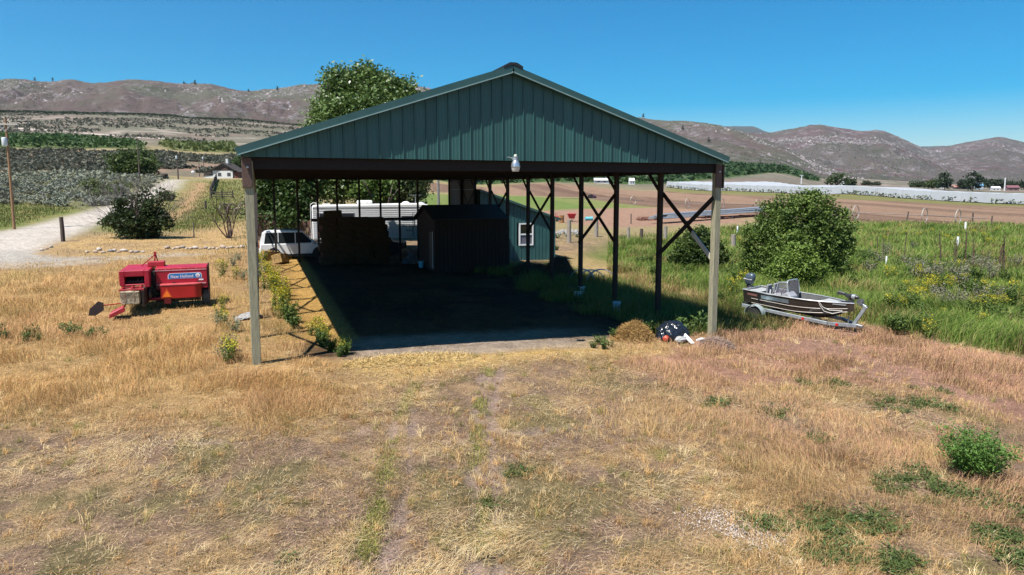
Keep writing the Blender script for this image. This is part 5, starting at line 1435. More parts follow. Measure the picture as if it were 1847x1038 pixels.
# boulders along the drive
boul_m = [mat('boulder_%d' % i, c, rough=.9, vary=.2, scale=4, bump=.5) for i, c in enumerate(((.42, .36, .31), (.37, .29, .23), (.30, .27, .25)))]
def rock_mesh(seed):
    bm = bmesh.new(); bmesh.ops.create_icosphere(bm, subdivisions=3, radius=1); rg = np.random.default_rng(seed); o_ = rg.uniform(0, 30)
    for v in bm.verts:
        p = v.co
        k = 1 + .5 * (fbm(np.array([p.x * 1.2 + o_ + p.z * .7]), np.array([p.y * 1.2 + p.z * .9]), 3, seed)[0] - .5)
        v.co = Vector((p.x * k, p.y * k * .85, p.z * k * .62))
    me = bpy.data.meshes.new('boulder'); bm.to_mesh(me); bm.free(); me.materials.append(boul_m[seed % 3]); return me
rocks = [rock_mesh(s) for s in range(5)]
rk = [(75, 452, .25), (84, 450, .2), (92, 447, .25), (157, 456, .22), (172, 456, .3), (179, 452, .34), (186, 457, .25), (199, 455, .3), (206, 454, .3), (214, 456, .22), (223, 454, .34), (238, 456, .3), (247, 456, .26), (258, 456, .22),
      (302, 449, .4), (313, 450, .22), (321, 449, .28), (330, 448, .34), (337, 450, .22), (344, 450, .3), (352, 449, .34), (362, 450, .2), (371, 449, .28), (378, 450, .22), (385, 449, .26), (392, 450, .2), (402, 448, .4), (410, 449, .22), (418, 448, .26), (428, 448, .24), (436, 447, .28)]
for i, (px, py, s) in enumerate(rk):
    g = G(px, py); o = bpy.data.objects.new('boulder', rocks[i % 5]); COL.objects.link(o); o.location = g + Vector((0, 0, s * .25)); s *= .62
    o.scale = (s * random.uniform(.9, 1.3), s, s * random.uniform(.8, 1.1)); o.rotation_euler = (0, 0, random.uniform(0, 6))
    lab = {5: 'largest pale boulder of the left cluster along the drive', 14: 'large pale boulder starting the right run of stones by the drive', 26: 'biggest boulder near the bare small tree'}.get(i, 'pale rounded boulder in the row lining the gravel drive')
    tag(o, lab, 'boulder', 'pale boulders lining the gravel drive')

# ------------------------------------------------------------------ the far left: house, vehicles, hay rake
g = G(404, 322); d = depth(g); k = d / F_PX
h = thing('white_house', 'small white house with dark gabled roof and white chimney on the rise', 'house', g, R(-YAW))
wh = mat('house_white', (.62, .61, .58), rough=.8, vary=.08); rd = mat('house_roof', (.045, .035, .03), rough=.9, vary=.2)
Wd = 38 * k; Hw = 18 * k
MB().prism([(-.52 * Wd, -.5), (.42 * Wd, -.5), (.42 * Wd, Hw * .75), (0, Hw * 1.35), (-.52 * Wd, Hw * .75)], 0, 7, 'xz').build('wall', wh, h)
MB().prism([(-.50 * Wd, Hw * .76), (0, Hw * 1.32), (.41 * Wd, Hw * .76)], -.05, -.005, 'xz').build('gable_boards', mat('gable_dark', (.08, .05, .04), rough=.9), h)
for s, e in ((-1, .62), (1, .58)):
    r_ = MB().prism([(s * e * Wd, Hw * .70), (0, Hw * 1.42), (0, Hw * 1.52), (s * e * Wd, Hw * .80)], -.5, 7.4, 'xz').build('roof', rd, h)
MB().box((-.05 * Wd, 2.5, Hw * 1.3), (.05 * Wd, 3.3, Hw * 1.95)).build('chimney', wh, h)
for x in (-.28, .16):
    f = MB().box((x * Wd, -.06, Hw * .22), ((x + .16) * Wd, -.002, Hw * .55)).build('window', mat('house_window', (.07, .07, .075), rough=.3), h)
MB().box((.43 * Wd, .3, -.5), (.70 * Wd, 6, Hw * .62)).build('side_lean_to', mat('barn_red_brown', (.14, .055, .04), rough=.9, vary=.2), h)
MB().prism([(.40 * Wd, Hw * .92), (.74 * Wd, Hw * .55), (.74 * Wd, Hw * .63), (.40 * Wd, Hw * 1.0)], -.2, 6.3, 'xz').build('lean_to_roof', rd, h)
MB().box((-.95 * Wd, .5, -.5), (-.53 * Wd, 4, Hw * .28)).build('low_wall', wh, h)
MB().prism([(-1.0 * Wd, Hw * .28), (-.5 * Wd, Hw * .42), (-.5 * Wd, Hw * .75), (-.9 * Wd, Hw * .5)], .3, 4.2, 'xz').build('low_roof', rd, h)
# vehicles by the round bush
def far_at(px, py): return G(px, py)
def pickup(name, label, cat, px, py, wpx, c, rz=0, cab=True):
    g = G(px, py); k = depth(g) / F_PX; L = wpx * k; t = thing(name, label, cat, g, R(-YAW) + rz)
    pm = mat(name + '_paint', c, rough=.4, vary=.08); hh = L * .33
    MB().prism([(-L / 2, .45), (-L / 2, hh * .62), (-L * .12, hh * .66), (-L * .06, hh), (L * .16, hh), (L * .24, hh * .66), (L / 2, hh * .56), (L / 2, .45)], -.9, .9, 'xz').build('body', pm, t, bevel=.06)
    MB().prism([(-L * .05, hh * .68), (-L * .03, hh * .93), (L * .14, hh * .93), (L * .20, hh * .68)], -.91, .91, 'xz').build('windows', glass_mat(), t)
    for s in (-1, 1):
        for x in (-L * .31, L * .31): MB().lathe([(.38, -.12), (.38, .12)], (x, s * .8, .38), (0, 1, 0), 14).build('wheel', black_m, t)
    return t
pickup('red_car', 'small red car among sagebrush left of the yellow machine', 'car', 207, 312, 24, (.42, .02, .045))
pickup('white_pickup', 'white pickup nose showing left of the red car', 'pickup', 192, 313, 15, (.60, .62, .64))
pickup('green_pickup', 'pale green truck between the red car and the yellow machine', 'pickup', 228, 313, 24, (.20, .33, .30))
g = G(136, 312); k = depth(g) / F_PX; t = thing('metal_roof_shed', 'low shed with pale flat roof among the sagebrush', 'shed', g, R(-YAW))
MB().box((-10 * k, 0, 0), (10 * k, 3, 2.2 * k)).build('wall', mat('shed_grey', (.25, .24, .22), rough=.9), t); MB().prism([(-12 * k, 2.3 * k), (11 * k, 2.8 * k), (11 * k, 3.4 * k), (-12 * k, 2.9 * k)], -1, 3.5, 'xz').build('roof', mat('pale_roof', (.55, .52, .50), rough=.6), t)
g = G(245, 316); k = depth(g) / F_PX; t = thing('yellow_backhoe', 'yellow backhoe with open cab in front of the round green bush', 'backhoe', g, R(-YAW))
yel = mat('machine_yellow', (.55, .36, .03), rough=.45, vary=.1)
m = MB(); m.box((-10 * k, 0, 2 * k), (10 * k, 1.8, 5 * k)); m.box((-10 * k, .2, 4 * k), (-4 * k, 1.6, 7 * k)); m.build('body', yel, t)
m = MB()
for x in (-2, 8):
    for y in (.15, 1.65): m.beam((x * k, y, 5 * k), (x * k, y, 15 * k), 1.1 * k, .1)
m.box((-3 * k, 0, 15 * k), (9 * k, 1.8, 16.3 * k)); m.build('cab', yel, t)
m = MB(); m.beam((9 * k, .9, 4 * k), (17 * k, .9, 10 * k), .25, .4); m.beam((17 * k, .9, 10 * k), (21 * k, .9, 5 * k), .25, .3); m.build('boom', mat('boom_grey', (.25, .27, .27), rough=.6), t)
for x, r_ in ((-7, .55), (6, .75)):
    for y in (.1, 1.7): MB().lathe([(r_, -.15), (r_, .15)], (x * k, y, r_), (0, 1, 0), 16).build('wheel', black_m, t)
g = G(292, 323); k = depth(g) / F_PX; t = thing('dark_hay_bale', 'dark round bale beside the road on the rise', 'hay bale', g, R(-YAW))
MB().lathe([(4.6 * k, -6 * k), (5 * k, -5.5 * k), (5 * k, 5.5 * k), (4.6 * k, 6 * k)], (0, 1, 4.8 * k), (1, .1, 0), 18).build('bale_body', mat('dark_hay', (.045, .03, .025), rough=1, vary=.4, bump=1), t, smooth=True)
g = G(348, 319); t = thing('satellite_dish', 'small white dish left of the far poles', 'dish', g, R(-YAW)); k = depth(g) / F_PX
MB().lathe([(.05, .25), (2.5 * k, 0), (2.4 * k, .05), (.04, .3)][::-1], (0, 0, 8 * k), (0, -1, .4), 16).build('bowl', mat('dish', (.62, .65, .7), rough=.5), t); MB().tube([(0, .1, 0), (0, .1, 8 * k)], .06, 6).build('mast', galv, t)
# antique dump rake with two big wheels
g = G(418, 388); k = depth(g) / F_PX; t = thing('hay_rake', 'old hay rake with two tall iron wheels and pale yellow seat', 'hay rake', g, R(-YAW))
rk_m = mat('rake_iron', (.20, .17, .14), rough=.7, metal=.3, vary=.3)
for x in (-13, 1, 20):
    m = MB().ring((x * k, 0, 10.5 * k), (.85, -.5, 0), 9.5 * k, .085, 28, 6); c_ = Vector((x * k, 0, 10.5 * k)); ax = Vector((.85, -.5, 0)).normalized(); e1 = ax.orthogonal().normalized(); e2 = ax.cross(e1)
    for q in range(8): a = q * math.pi / 4; m.tube([c_, c_ + (e1 * math.cos(a) + e2 * math.sin(a)) * 9.5 * k], .018, 4)
    m.build('wheel', rk_m, t, smooth=True)
MB().tube([(-13 * k, 0, 10.5 * k), (22 * k, 0, 10.5 * k)], .05, 6).build('axle', rk_m, t)
MB().box((10 * k, -.3, 11 * k), (20 * k, .4, 13.5 * k)).build('seat_box', mat('rake_yellow', (.55, .47, .22), rough=.7), t, bevel=.05)
m = MB()
for q in range(12): x = lerp(-11, 18, q / 11) * k; m.tube([(x, .1, 10 * k), (x, .7, 8 * k), (x, .8, 4 * k), (x, .3, 1 * k)], .014, 4)
m.build('tines', rk_m, t)
g = G(218, 338); t = thing('wagon_wheel', 'old dark wheel leaning among green bushes left of the thin pole', 'wheel', g + Vector((0, 0, .9)), .4)
MB().ring((0, 0, 0), (.9, -.5, .1), .75, .07).build('rim', post_d, t); 
m = MB()
ax = Vector((.9, -.5, .1)).normalized(); e1 = ax.orthogonal().normalized(); e2 = ax.cross(e1)
for q in range(8): a = q * math.pi / 4; m.tube([(0, 0, 0), (e1 * math.cos(a) + e2 * math.sin(a)) * .75], .035, 5)
m.build('spokes', post_d, t)

# ------------------------------------------------------------------ the right: field machinery
rust = mat('rust', (.16, .055, .035), rough=.9, vary=.4, scale=8, bump=.4)
whl_m = mat('wheel_line_alu', (.46, .43, .38), rough=.5, metal=.3, vary=.2)
def wheel_line(pxs, label):
    pts = [G(*p) for p in pxs]; t = thing('irrigation_wheel_line', label, 'irrigation line', pts[0]); r = .95
    dirv = (pts[-1] - pts[0]).normalized()
    for p in pts:
        c_ = p + Vector((0, 0, r)); m = MB().ring(c_, dirv, r, .05, 32, 6)
        e1 = dirv.orthogonal().normalized(); e2 = dirv.cross(e1)
        for q in range(6): a = q * math.pi / 3; m.tube([c_, c_ + (e1 * math.cos(a) + e2 * math.sin(a)) * r], .008, 4)
        m.build('wheel', whl_m, t, world=True, smooth=True)
    A = pts[0] + Vector((0, 0, r)) - dirv * 8; B = pts[-1] + Vector((0, 0, r)) + dirv * 3
    MB().tube([A] + [p + Vector((0, 0, r)) for p in pts] + [B], .055, 8).build('pipe', mat('line_pipe', (.20, .16, .14), rough=.5, metal=.4), t, world=True)
    return t
wheel_line([(1543, 396), (1667, 402), (1727, 406)], 'irrigation pipe on three tall spoked wheels right of the big bush')
wheel_line([(1240, 376), (1302, 377), (1366, 379)], 'irrigation line with pale wheel arcs seen behind the barn brace')
wheel_line([(1055, 366), (1110, 367), (1142, 369)], 'farthest irrigation line with small wheels at the edge of the green patch')
# pipe stack on its trailer
a, b = G(1170, 405), G(1392, 389)
hdp = math.atan2(b.y - a.y, b.x - a.x); Lp = (b - a).length
t = thing('pipe_trailer', 'low rusty trailer carrying long irrigation pipes', 'trailer', a, hdp)
m = MB(); m.beam((Lp * .35, -.7, .55), (Lp * .95, -.7, .55), .1, .12); m.beam((Lp * .35, .7, .55), (Lp * .95, .7, .55), .1, .12)
for f in (.38, .55, .75, .93): m.beam((Lp * f, -1.0, .62), (Lp * f, 1.0, .62), .1, .1); m.beam((Lp * f, -.8, .0), (Lp * f, -.8, .6), .08, .08)
m.build('frame', rust, t)
for x in (.6, .85):
    for y in (-.9, .9): MB().lathe([(.32, -.1), (.32, .1)], (Lp * x, y, .30), (0, 1, 0), 14).build('wheel', black_m, t)
pm_ = mat('irrigation_pipe', (.40, .41, .43), rough=.4, metal=.5, vary=.2, scale=3)
pipe0 = None; cnt = 0
for r_ in range(4):
    for c_ in range(9 - r_):
        f0 = random.uniform(-.06, .16) if r_ else random.uniform(-.1, .1); 
        if pipe0 is None: pipe0 = MB().tube([(0, 0, 0), (Lp * .86, 0, 0)], .085, 8).build('irrigation_pipe', pm_, smooth=True); o = pipe0
        else: o = pipe0.copy(); COL.objects.link(o)
        y = (c_ - (8 - r_) / 2) * .2 + random.gauss(0, .02); x = Lp * (.06 + f0 * .5)
        q = a + Vector((math.cos(hdp) * x - math.sin(hdp) * y, math.sin(hdp) * x + math.cos(hdp) * y, 0))
        o.location = (q.x, q.y, a.z + .70 + .17 * r_); o.rotation_euler = (0, -math.atan2(b.z - a.z, Lp) * 0 - R(1.2), hdp + random.gauss(0, .012))
        tag(o, 'long grey metal pipe in the pile on the low trailer', 'pipe', 'irrigation pipes piled on the trailer')
# rusty harrow
g = G(1165, 398); t = thing('rusty_harrow', 'tangled rusty harrow lying left of the pipe pile', 'harrow', g, R(-YAW) + .1); k = depth(g) / F_PX
m = MB(); rg = random.Random(4)
for q in range(26):
    x = rg.uniform(-20, 18) * k; z = rg.uniform(.5, 5) * k; L = rg.uniform(4, 14) * k
    m.tube([(x, rg.uniform(-.8, .8), z), (x + L, rg.uniform(-.8, .8), max(.05, z - rg.uniform(-1, 3) * k))], .045, 5)
for q in range(9): x = (-16 + q * 4) * k; m.tube([(x, 0, 4 * k), (x + 1.5 * k, 0, 7 * k), (x + 3.5 * k, 0, 6 * k), (x + 3 * k, 0, 3 * k)], .04, 5)
m.build('tines', rust, t)
# wheelbarrow, barrel, tanks
g = G(1031, 400); k = depth(g) / F_PX; t = thing('red_wheelbarrow', 'red wheelbarrow tray upright in front of the tilled dirt', 'wheelbarrow', g, R(-YAW))
m = MB(); m.loft([[(x * k * s, y * s, z * k) for x, y in ((-8, -.5), (8, -.5), (8, .5), (-8, .5))] for s, z in ((.55, 5.5), (1, 14.5))]); m.build('tray', mat('barrow_red', (.45, .02, .03), rough=.4), t, bevel=.03)
m = MB(); m.tube([(-5 * k, 0, 0), (-3 * k, 0, 6 * k), (7 * k, -.3, 7 * k)], .025, 6); m.tube([(5 * k, 0, 0), (3 * k, 0, 6 * k)], .025, 6); m.build('legs', mat('barrow_leg', (.4, .36, .3), rough=.6), t); MB().lathe([(.2, -.05), (.2, .05)], (0, -.6, .2), (1, 0, 0), 14).build('wheel', black_m, t)
g = G(1013, 402); k = depth(g) / F_PX; t = thing('rusty_barrel', 'brown rusty barrel left of the red wheelbarrow', 'barrel', g)
MB().lathe([(4.2 * k, 0), (4.6 * k, .4 * k), (4.4 * k, 4 * k), (4.7 * k, 4.3 * k), (4.4 * k, 4.6 * k), (4.4 * k, 8.6 * k), (4.7 * k, 9 * k), (4.4 * k, 9.3 * k), (4.5 * k, 13 * k), (3.9 * k, 13 * k), (3.9 * k, 11 * k)], n=18).build('drum', mat('barrel_rust', (.28, .13, .05), rough=.9, vary=.3), t, smooth=True)
g = G(1001, 400); t = thing('red_cart', 'red cart with white tank behind the corner of the green lean-to', 'cart', g, R(-YAW))
m = MB().box((-7 * k, 0, 5 * k), (7 * k, 1.2, 10 * k)); m.build('bed', mat('cart_red', (.38, .06, .04), rough=.7, vary=.2), t, bevel=.03)
for x in (-4, 4): MB().lathe([(2.6 * k, -.1), (2.6 * k, .1)], (x * k, 0, 2.6 * k), (0, 1, 0), 14).build('wheel', black_m, t)
MB().lathe([(.02, -.3), (2.6 * k, -.25), (2.6 * k, .25), (.02, .3)], (-5 * k, .5, 12.3 * k), (0, 1, 0), 14).build('tank', mat('tank_white', (.62, .6, .58), rough=.5), t, smooth=True)
m = MB()
for x in (1, 4): m.tube([(x * k, .4, 10 * k), (x * k, .4, 16 * k)], .04, 6)
m.build('stakes', rust, t)
g = G(1062, 398); k = depth(g) / F_PX; t = thing('blue_tub', 'pale blue tub lying at the edge of the dirt by a barn brace', 'tub', g, R(-YAW))
MB().lathe([(.02, -7 * k), (3.2 * k, -7 * k), (3.6 * k, 7 * k), (3.2 * k, 7 * k), (2.8 * k, -6 * k), (.02, -6 * k)], (0, 0, 3.2 * k), (1, .2, 0), 16).build('tub', mat('tub_blue', (.12, .42, .48), rough=.5), t, smooth=True)
def tractor(px, py, wpx, c, label):
    g = G(px, py); k = depth(g) / F_PX * wpx / 20; t = thing('small_tractor', label, 'tractor', g, R(-YAW) + .2)
    pm = mat('tractor_' + str(int(c[0] * 100)), c, rough=.45)
    m = MB(); m.prism([(-1 * k, 4 * k), (0, 8.5 * k), (9 * k, 7.6 * k), (9.5 * k, 4 * k)], -.35, .35, 'xz'); m.build('bonnet', pm, t, bevel=.04)
    MB().prism([(-7 * k, 8 * k), (-3 * k, 9.5 * k), (0, 8 * k), (-3 * k, 8.6 * k)], -.7, .7, 'xz').build('fender', pm, t)
    for y in (-.7, .7):
        w_ = MB().lathe([(3.0 * k, -.15), (5 * k, -.16), (5 * k, .16), (3.0 * k, .15)], (-4 * k, y, 5 * k), (0, 1, 0), 20).build('wheel', black_m, t, smooth=True); MB().lathe([(2.9 * k, -.12), (2.9 * k, .12)], (-4 * k, y, 5 * k), (0, 1, 0), 20).build('rim', pm, w_)
        MB().lathe([(2.6 * k, -.1), (2.6 * k, .1)], (7.5 * k, y * .8, 2.6 * k), (0, 1, 0), 16).build('wheel', black_m, t)
    MB().tube([(4 * k, 0, 8 * k), (4 * k, 0, 12 * k)], .04, 6).build('exhaust', black_m, t)
    m = MB().ring((-1.5 * k, 0, 10.5 * k), (.6, 0, 1), 1.3 * k, .03, 14, 4); m.build('steering_wheel', black_m, t)
tractor(1275, 391, 22, (.40, .02, .06), 'red tractor partly hidden by the barn brace behind the pipe pile')
tractor(1068, 358, 14, (.16, .06, .14), 'small purple tractor out at the edge of the brown field')

# long white shade netting over the orchard
a = G(1203, 338); b = G(2000, 371); a_net, b_net = a.copy(), b.copy()
hdn = math.atan2(b.y - a.y, b.x - a.x); Ln = (b - a).length
net = thing('orchard_netting', 'long low white shade netting over the far orchard', 'netting', a, hdn)
nm = mat('net_white', (.33, .345, .365), rough=.8, vary=.05, scale=.2)
xs = np.linspace(0, Ln, 80); ysn = np.linspace(0, 70, 16); V = []
X, Y = np.meshgrid(xs, ysn, indexing='ij'); wx = X * math.cos(hdn) - Y * math.sin(hdn) + a.x; wy = X * math.sin(hdn) + Y * math.cos(hdn) + a.y
gz = terr(wx, wy) - a.z; Hn = 3.4
Z = gz + Hn - .35 * np.abs(np.sin(X * math.pi / (Ln / 39))) - .25 * np.abs(np.sin(Y * math.pi / 9)) + (fbm(X * .3, Y * .3, 3, 71) - .5) * .3
I = (np.arange(79)[:, None] * 16 + np.arange(15)[None]).ravel()
np_mesh('net_roof', np.stack([X.ravel(), Y.ravel(), Z.ravel()], 1), np.stack([I, I + 16, I + 17, I + 1], 1), None, nm, parent=net, smooth=True)
m = MB()
for i in range(79): m.add([(xs[i], -.02, Z[i, 0]), (xs[i + 1], -.02, Z[i + 1, 0]), (xs[i + 1], -.5, gz[i + 1, 0] + .25), (xs[i], -.5, gz[i, 0] + .25)], [(0, 1, 2, 3)])
m.build('net_side', nm, net)
for i in range(0, 80, 4):
    MB().tube([(xs[i], -.6, gz[i, 0]), (xs[i], -.1, gz[i, 0] + Hn + .1)], .06, 6).build('net_pole', mat('net_pole', (.40, .40, .41), rough=.9), net)

def small_house(px, py, wpx, hpx, wall, roof, label, name='farm_house', ridge_x=True):
    g = G(px, py) if isinstance(py, (int, float)) else py
    k = depth(g) / F_PX; W2 = wpx * k / 2; H = hpx * k
    t = thing(name, label, 'house', g, R(-YAW) + random.uniform(-.2, .2))
    wm = mat('house_wall_' + '%d' % (wall[0] * 100), wall, rough=.8); rm = mat('house_roof_' + '_'.join('%d' % (v * 100) for v in roof), roof, rough=.7)
    dpt = W2 * 1.0
    MB().prism([(0, -1), (0, H * .6), (dpt / 2, H * .96), (dpt, H * .6), (dpt, -1)], -W2, W2, 'yz').build('wall', wm, t)
    for y0, y1 in ((-.12 * dpt, .5 * dpt), (1.12 * dpt, .5 * dpt)): MB().prism([(y0, H * .55), (y1, H), (y1, H + .2), (y0, H * .55 + .2)], -W2 * 1.06, W2 * 1.06, 'yz').build('roof', rm, t)
    for x in (-.55, .25): MB().box((x * W2, -.08, H * .2), ((x + .3) * W2, -.01, H * .45)).build('window', glass_mat(), t)
def behind(px, d):
    p = P(px, 340, d); return Vector((p.x, p.y, float(terr(p.x, p.y))))
for (px, d, ytop, wpx, wall, roof, lab) in (
    (1525, 560, 328, 13, (.55, .55, .55), (.62, .63, .65), 'small white shed roof beside the round tree beyond the netting'),
    (1697, 520, 333, 14, (.5, .5, .5), (.45, .46, .48), 'pale roofed house in front of the left dark tree on the right'),
    (1735, 520, 335, 31, (.45, .38, .34), (.42, .20, .16), 'wide low house with faded red roof beyond the netting'),
    (1766, 530, 331, 13, (.35, .4, .45), (.12, .30, .48), 'small house with blue roof right of the red roof'),
    (1797, 500, 337, 14, (.6, .6, .6), (.55, .55, .56), 'small white roofed shed right of the blue roof'),
    (1828, 500, 335, 20, (.2, .12, .12), (.17, .07, .08), 'dark maroon barn roof near the far right trees'),
    (1085, 420, 322, 26, (.5, .48, .45), (.58, .57, .56), 'pale low buildings seen under the barn eave between posts'),
    (1140, 430, 322, 10, (.6, .58, .52), (.62, .60, .55), 'tiny cream shed beyond the brown field'),
    (1223, 760, 314, 16, (.30, .36, .42), (.26, .33, .40), 'blue grey shed in the dark green orchard slope'),
    (1318, 800, 309, 12, (.5, .5, .46), (.62, .60, .52), 'pale roof high in the dark green orchard slope')):
    g = behind(px, d); hpx = max(4, (CAM_H + d * tan_up(ytop) - g.z) * F_PX / d)
    small_house(px, g, wpx, min(hpx, 22), wall, roof, lab)
for (px, d, yt, lab) in ((1812, 480, 321, 'white pole standing among the far right trees'), (1445, 520, 316, 'pale pole with crossarm beyond the netting')):
    g = behind(px, d); t = thing('far_pole', lab, 'pole', g); h_ = CAM_H + d * tan_up(yt) - g.z
    MB().tube([(0, 0, 0), (0, 0, h_)], .45, 6).build('pole', mat('far_pole', (.6, .6, .6), rough=.6), t)
    if px == 1445: MB().box((-1.6, -.2, h_ - .6), (1.6, .2, h_ - .2)).build('crossarm', mat('far_pole', (.6, .6, .6)), t)
# ------------------------------------------------------------------ trees and shrubs
bark = mat('bark', (.16, .125, .095), rough=.95, vary=.3, scale=4, stretch=(3, 3, .7), bump=.6)
bark_d = mat('bark_dark', (.075, .055, .045), rough=.95, vary=.3, scale=5, bump=.5)
leaf_mat('leaf', .28); leaf_mat('leaf_shiny', .22, .42, .5)
def limbs(m, p, d, L, r, lev, rg, out, spread=.55, n=3, lift=.15):
    """forking branches; the tips are collected in out"""
    pts = [p]; q = p.copy(); dd = d.copy(); k = 4
    for i in range(k):
        dd = (dd + Vector((rg.uniform(-.16, .16), rg.uniform(-.16, .16), rg.uniform(-.05, .1)))).normalized(); q = q + dd * (L / k); pts.append(q.copy())
    m.tube(pts, [lerp(r, r * .55, i / k) for i in range(k + 1)], 7 if lev > 1 else 5, cap=False)
    if lev == 0: out.append(q); return
    for i in range(n):
        a = rg.uniform(0, 6.28); s = dd.orthogonal().normalized(); s.rotate(Matrix.Rotation(a, 3, dd))
        nd = (dd + s * rg.uniform(spread * .6, spread * 1.3) + Vector((0, 0, lift))).normalized()
        st = pts[-1] if i else pts[-2]
        limbs(m, st.copy(), nd, L * rg.uniform(.62, .8), r * .55, lev - 1, rg, out, spread, n, lift)
def tree(name, label, base, h, lobes, n_clump, per, clump_r, leaf, c0, c1, seed, trunk_r=.3, fork=.35, group=None, mname='leaf', cat='tree', lev=2, trunks=1, shell=(.55, 1.0), bark_=None):
    """lobes in metres relative to the foot"""
    t = thing(name, label, cat, base, 0, group)
    rg = random.Random(seed); m = MB()
    for k in range(trunks):
        o_ = Vector((rg.uniform(-.3, .3), rg.uniform(-.3, .3), -.2)) if trunks > 1 else Vector((0, 0, -.3))
        limbs(m, o_, Vector((rg.uniform(-.2, .2) * (trunks > 1), rg.uniform(-.2, .2) * (trunks > 1), 1)).normalized(), h * fork, trunk_r / (1 if trunks == 1 else 1.5), lev, rg, [], .5)
    for c, r_ in lobes: m.tube([(0, 0, h * fork * .8), (c[0] * .5, c[1] * .5, lerp(h * fork, c[2], .5)), (c[0], c[1], c[2])], [trunk_r * .45, trunk_r * .28, trunk_r * .1], 6, cap=False)
    m.build('trunk', bark_ or bark, t, smooth=True)
    foliage('crown', lobes, n_clump, per, clump_r, leaf, c0, c1, seed, t, mname=mname, shell=shell)
    return t
def px_lobes(base, specs, deep=.8):
    """lobes given as photo ellipses (px, py, rx, ry) at the tree's own depth; returned in metres about its foot"""
    d = depth(base); k = d / F_PX; out = []; rg = random.Random(int(base.x * 10))
    for (px, py, rx, ry, *dz) in specs:
        q = P(px, py, d + (dz[0] if dz else 0)); r_ = rx * k
        out.append(((q.x - base.x, q.y - base.y, q.z - base.z), (r_, r_ * deep, ry * k)))
    return out
def foot(px, d):
    p = P(px, 400, d); return Vector((p.x, p.y, float(terr(p.x, p.y))))

b = foot(655, 66)
tree('cottonwood_tree', 'tallest leafy cottonwood rising behind the left roof slope', b, 13, px_lobes(b, [
    (608, 150, 24, 34), (640, 190, 50, 50, 1), (675, 150, 26, 26, -1), (700, 160, 28, 28, 1), (735, 172, 20, 32), (715, 205, 45, 40, -1), (600, 205, 34, 38, 0), (590, 255, 34, 45, -1), (583, 235, 22, 34, -1), (578, 275, 24, 36), (690, 205, 50, 44, -2), (620, 215, 46, 44, -2), (650, 260, 60, 45, 1),
    (720, 260, 50, 45), (765, 240, 18, 40), (610, 330, 45, 35), (700, 335, 55, 32), (655, 130, 14, 16), (748, 330, 24, 30)]), 1900, 46, .42, .165, (.055, .105, .022), (.165, .235, .065), 21, .42, .42, mname='leaf_shiny')
b = foot(505, 58)
tree('broadleaf_tree', 'dense dark green tree behind the board fence and white car', b, 8, px_lobes(b, [
    (500, 320, 36, 36), (535, 335, 40, 44), (486, 365, 30, 40), (530, 385, 38, 36, -1), (505, 395, 40, 26), (555, 330, 28, 40, 1), (478, 330, 20, 28)]), 330, 42, .42, .16, (.022, .05, .012), (.075, .125, .03), 22, .28, .35)
b = foot(680, 60.5)
tree('broadleaf_tree', 'lower bright green tree over the middle of the camper roof', b, 7, px_lobes(b, [(672, 335, 22, 28), (660, 350, 26, 22, -1), (690, 345, 22, 24)]), 90, 40, .40, .16, (.05, .095, .02), (.13, .19, .04), 23, .2, .4)
b = foot(738, 63)
tree('broadleaf_tree', 'dark leafy tree above the right end of the camper roof', b, 7, px_lobes(b, [(725, 335, 30, 34), (748, 330, 18, 26), (738, 352, 26, 16, -1), (710, 318, 30, 20)]), 120, 40, .40, .16, (.025, .045, .014), (.10, .12, .045), 24, .2, .4)
b = G(240, 318)
tree('round_bush_tree', 'round dark green tree behind the yellow backhoe on the rise', b, 6, px_lobes(b, [(225, 292, 28, 18), (248, 288, 30, 18, 3), (262, 300, 22, 18), (235, 304, 34, 14), (270, 308, 12, 12)]), 170, 30, .9, .42, (.03, .055, .012), (.085, .12, .025), 25, .4, .3, lev=1)
b = G(432, 318)
tree('round_bush_tree', 'dark green trees showing beside the left roof corner by the white house', b, 6, px_lobes(b, [(428, 300, 13, 16), (440, 295, 16, 18), (452, 303, 14, 16)]), 70, 26, .7, .36, (.025, .05, .012), (.07, .11, .025), 26, .3, .3, lev=1)
# big green bush by the boat and its low neighbour
b = G(1440, 498)
tree('willow_bush', 'big rounded green willow bush behind the boat', b, 4.5, px_lobes(b, [
    (1465, 375, 30, 30), (1440, 395, 50, 34), (1395, 405, 34, 34), (1490, 410, 42, 38), (1375, 440, 36, 44), (1420, 450, 50, 46, -1), (1480, 450, 48, 44), (1515, 445, 28, 36), (1400, 480, 50, 26, -.5), (1490, 482, 44, 22), (1452, 358, 10, 18), (1398, 372, 10, 20), (1360, 470, 22, 30), (1408, 362, 8, 20), (1430, 368, 9, 20), (1472, 350, 10, 18), (1500, 376, 11, 20), (1534, 418, 12, 22), (1346, 432, 9, 24), (1380, 384, 8, 18), (1520, 394, 9, 18)]),
    800, 56, .19, .080, (.045, .085, .017), (.175, .245, .052), 31, .10, .3, cat='bush', trunks=5)
b = G(1438, 512)
tree('willow_bush', 'lower light green bush pushing out in front of the big willow bush', b, 2, px_lobes(b, [(1435, 470, 40, 30), (1420, 490, 44, 22, -.4), (1455, 488, 36, 22, -.3)]), 170, 60, .2, .08, (.075, .13, .02), (.20, .28, .055), 32, .05, .3, cat='bush', trunks=4)
b = G(1258, 487)
tree('leafy_bush', 'dark leafy bush just left of the right front post', b, 2, px_lobes(b, [(1250, 450, 34, 34), (1235, 468, 26, 20, -.3), (1275, 450, 24, 36, .3), (1300, 465, 22, 26, .5), (1262, 425, 14, 16)]), 190, 50, .2, .09, (.025, .05, .012), (.08, .12, .025), 33, .05, .3, cat='bush', trunks=4)
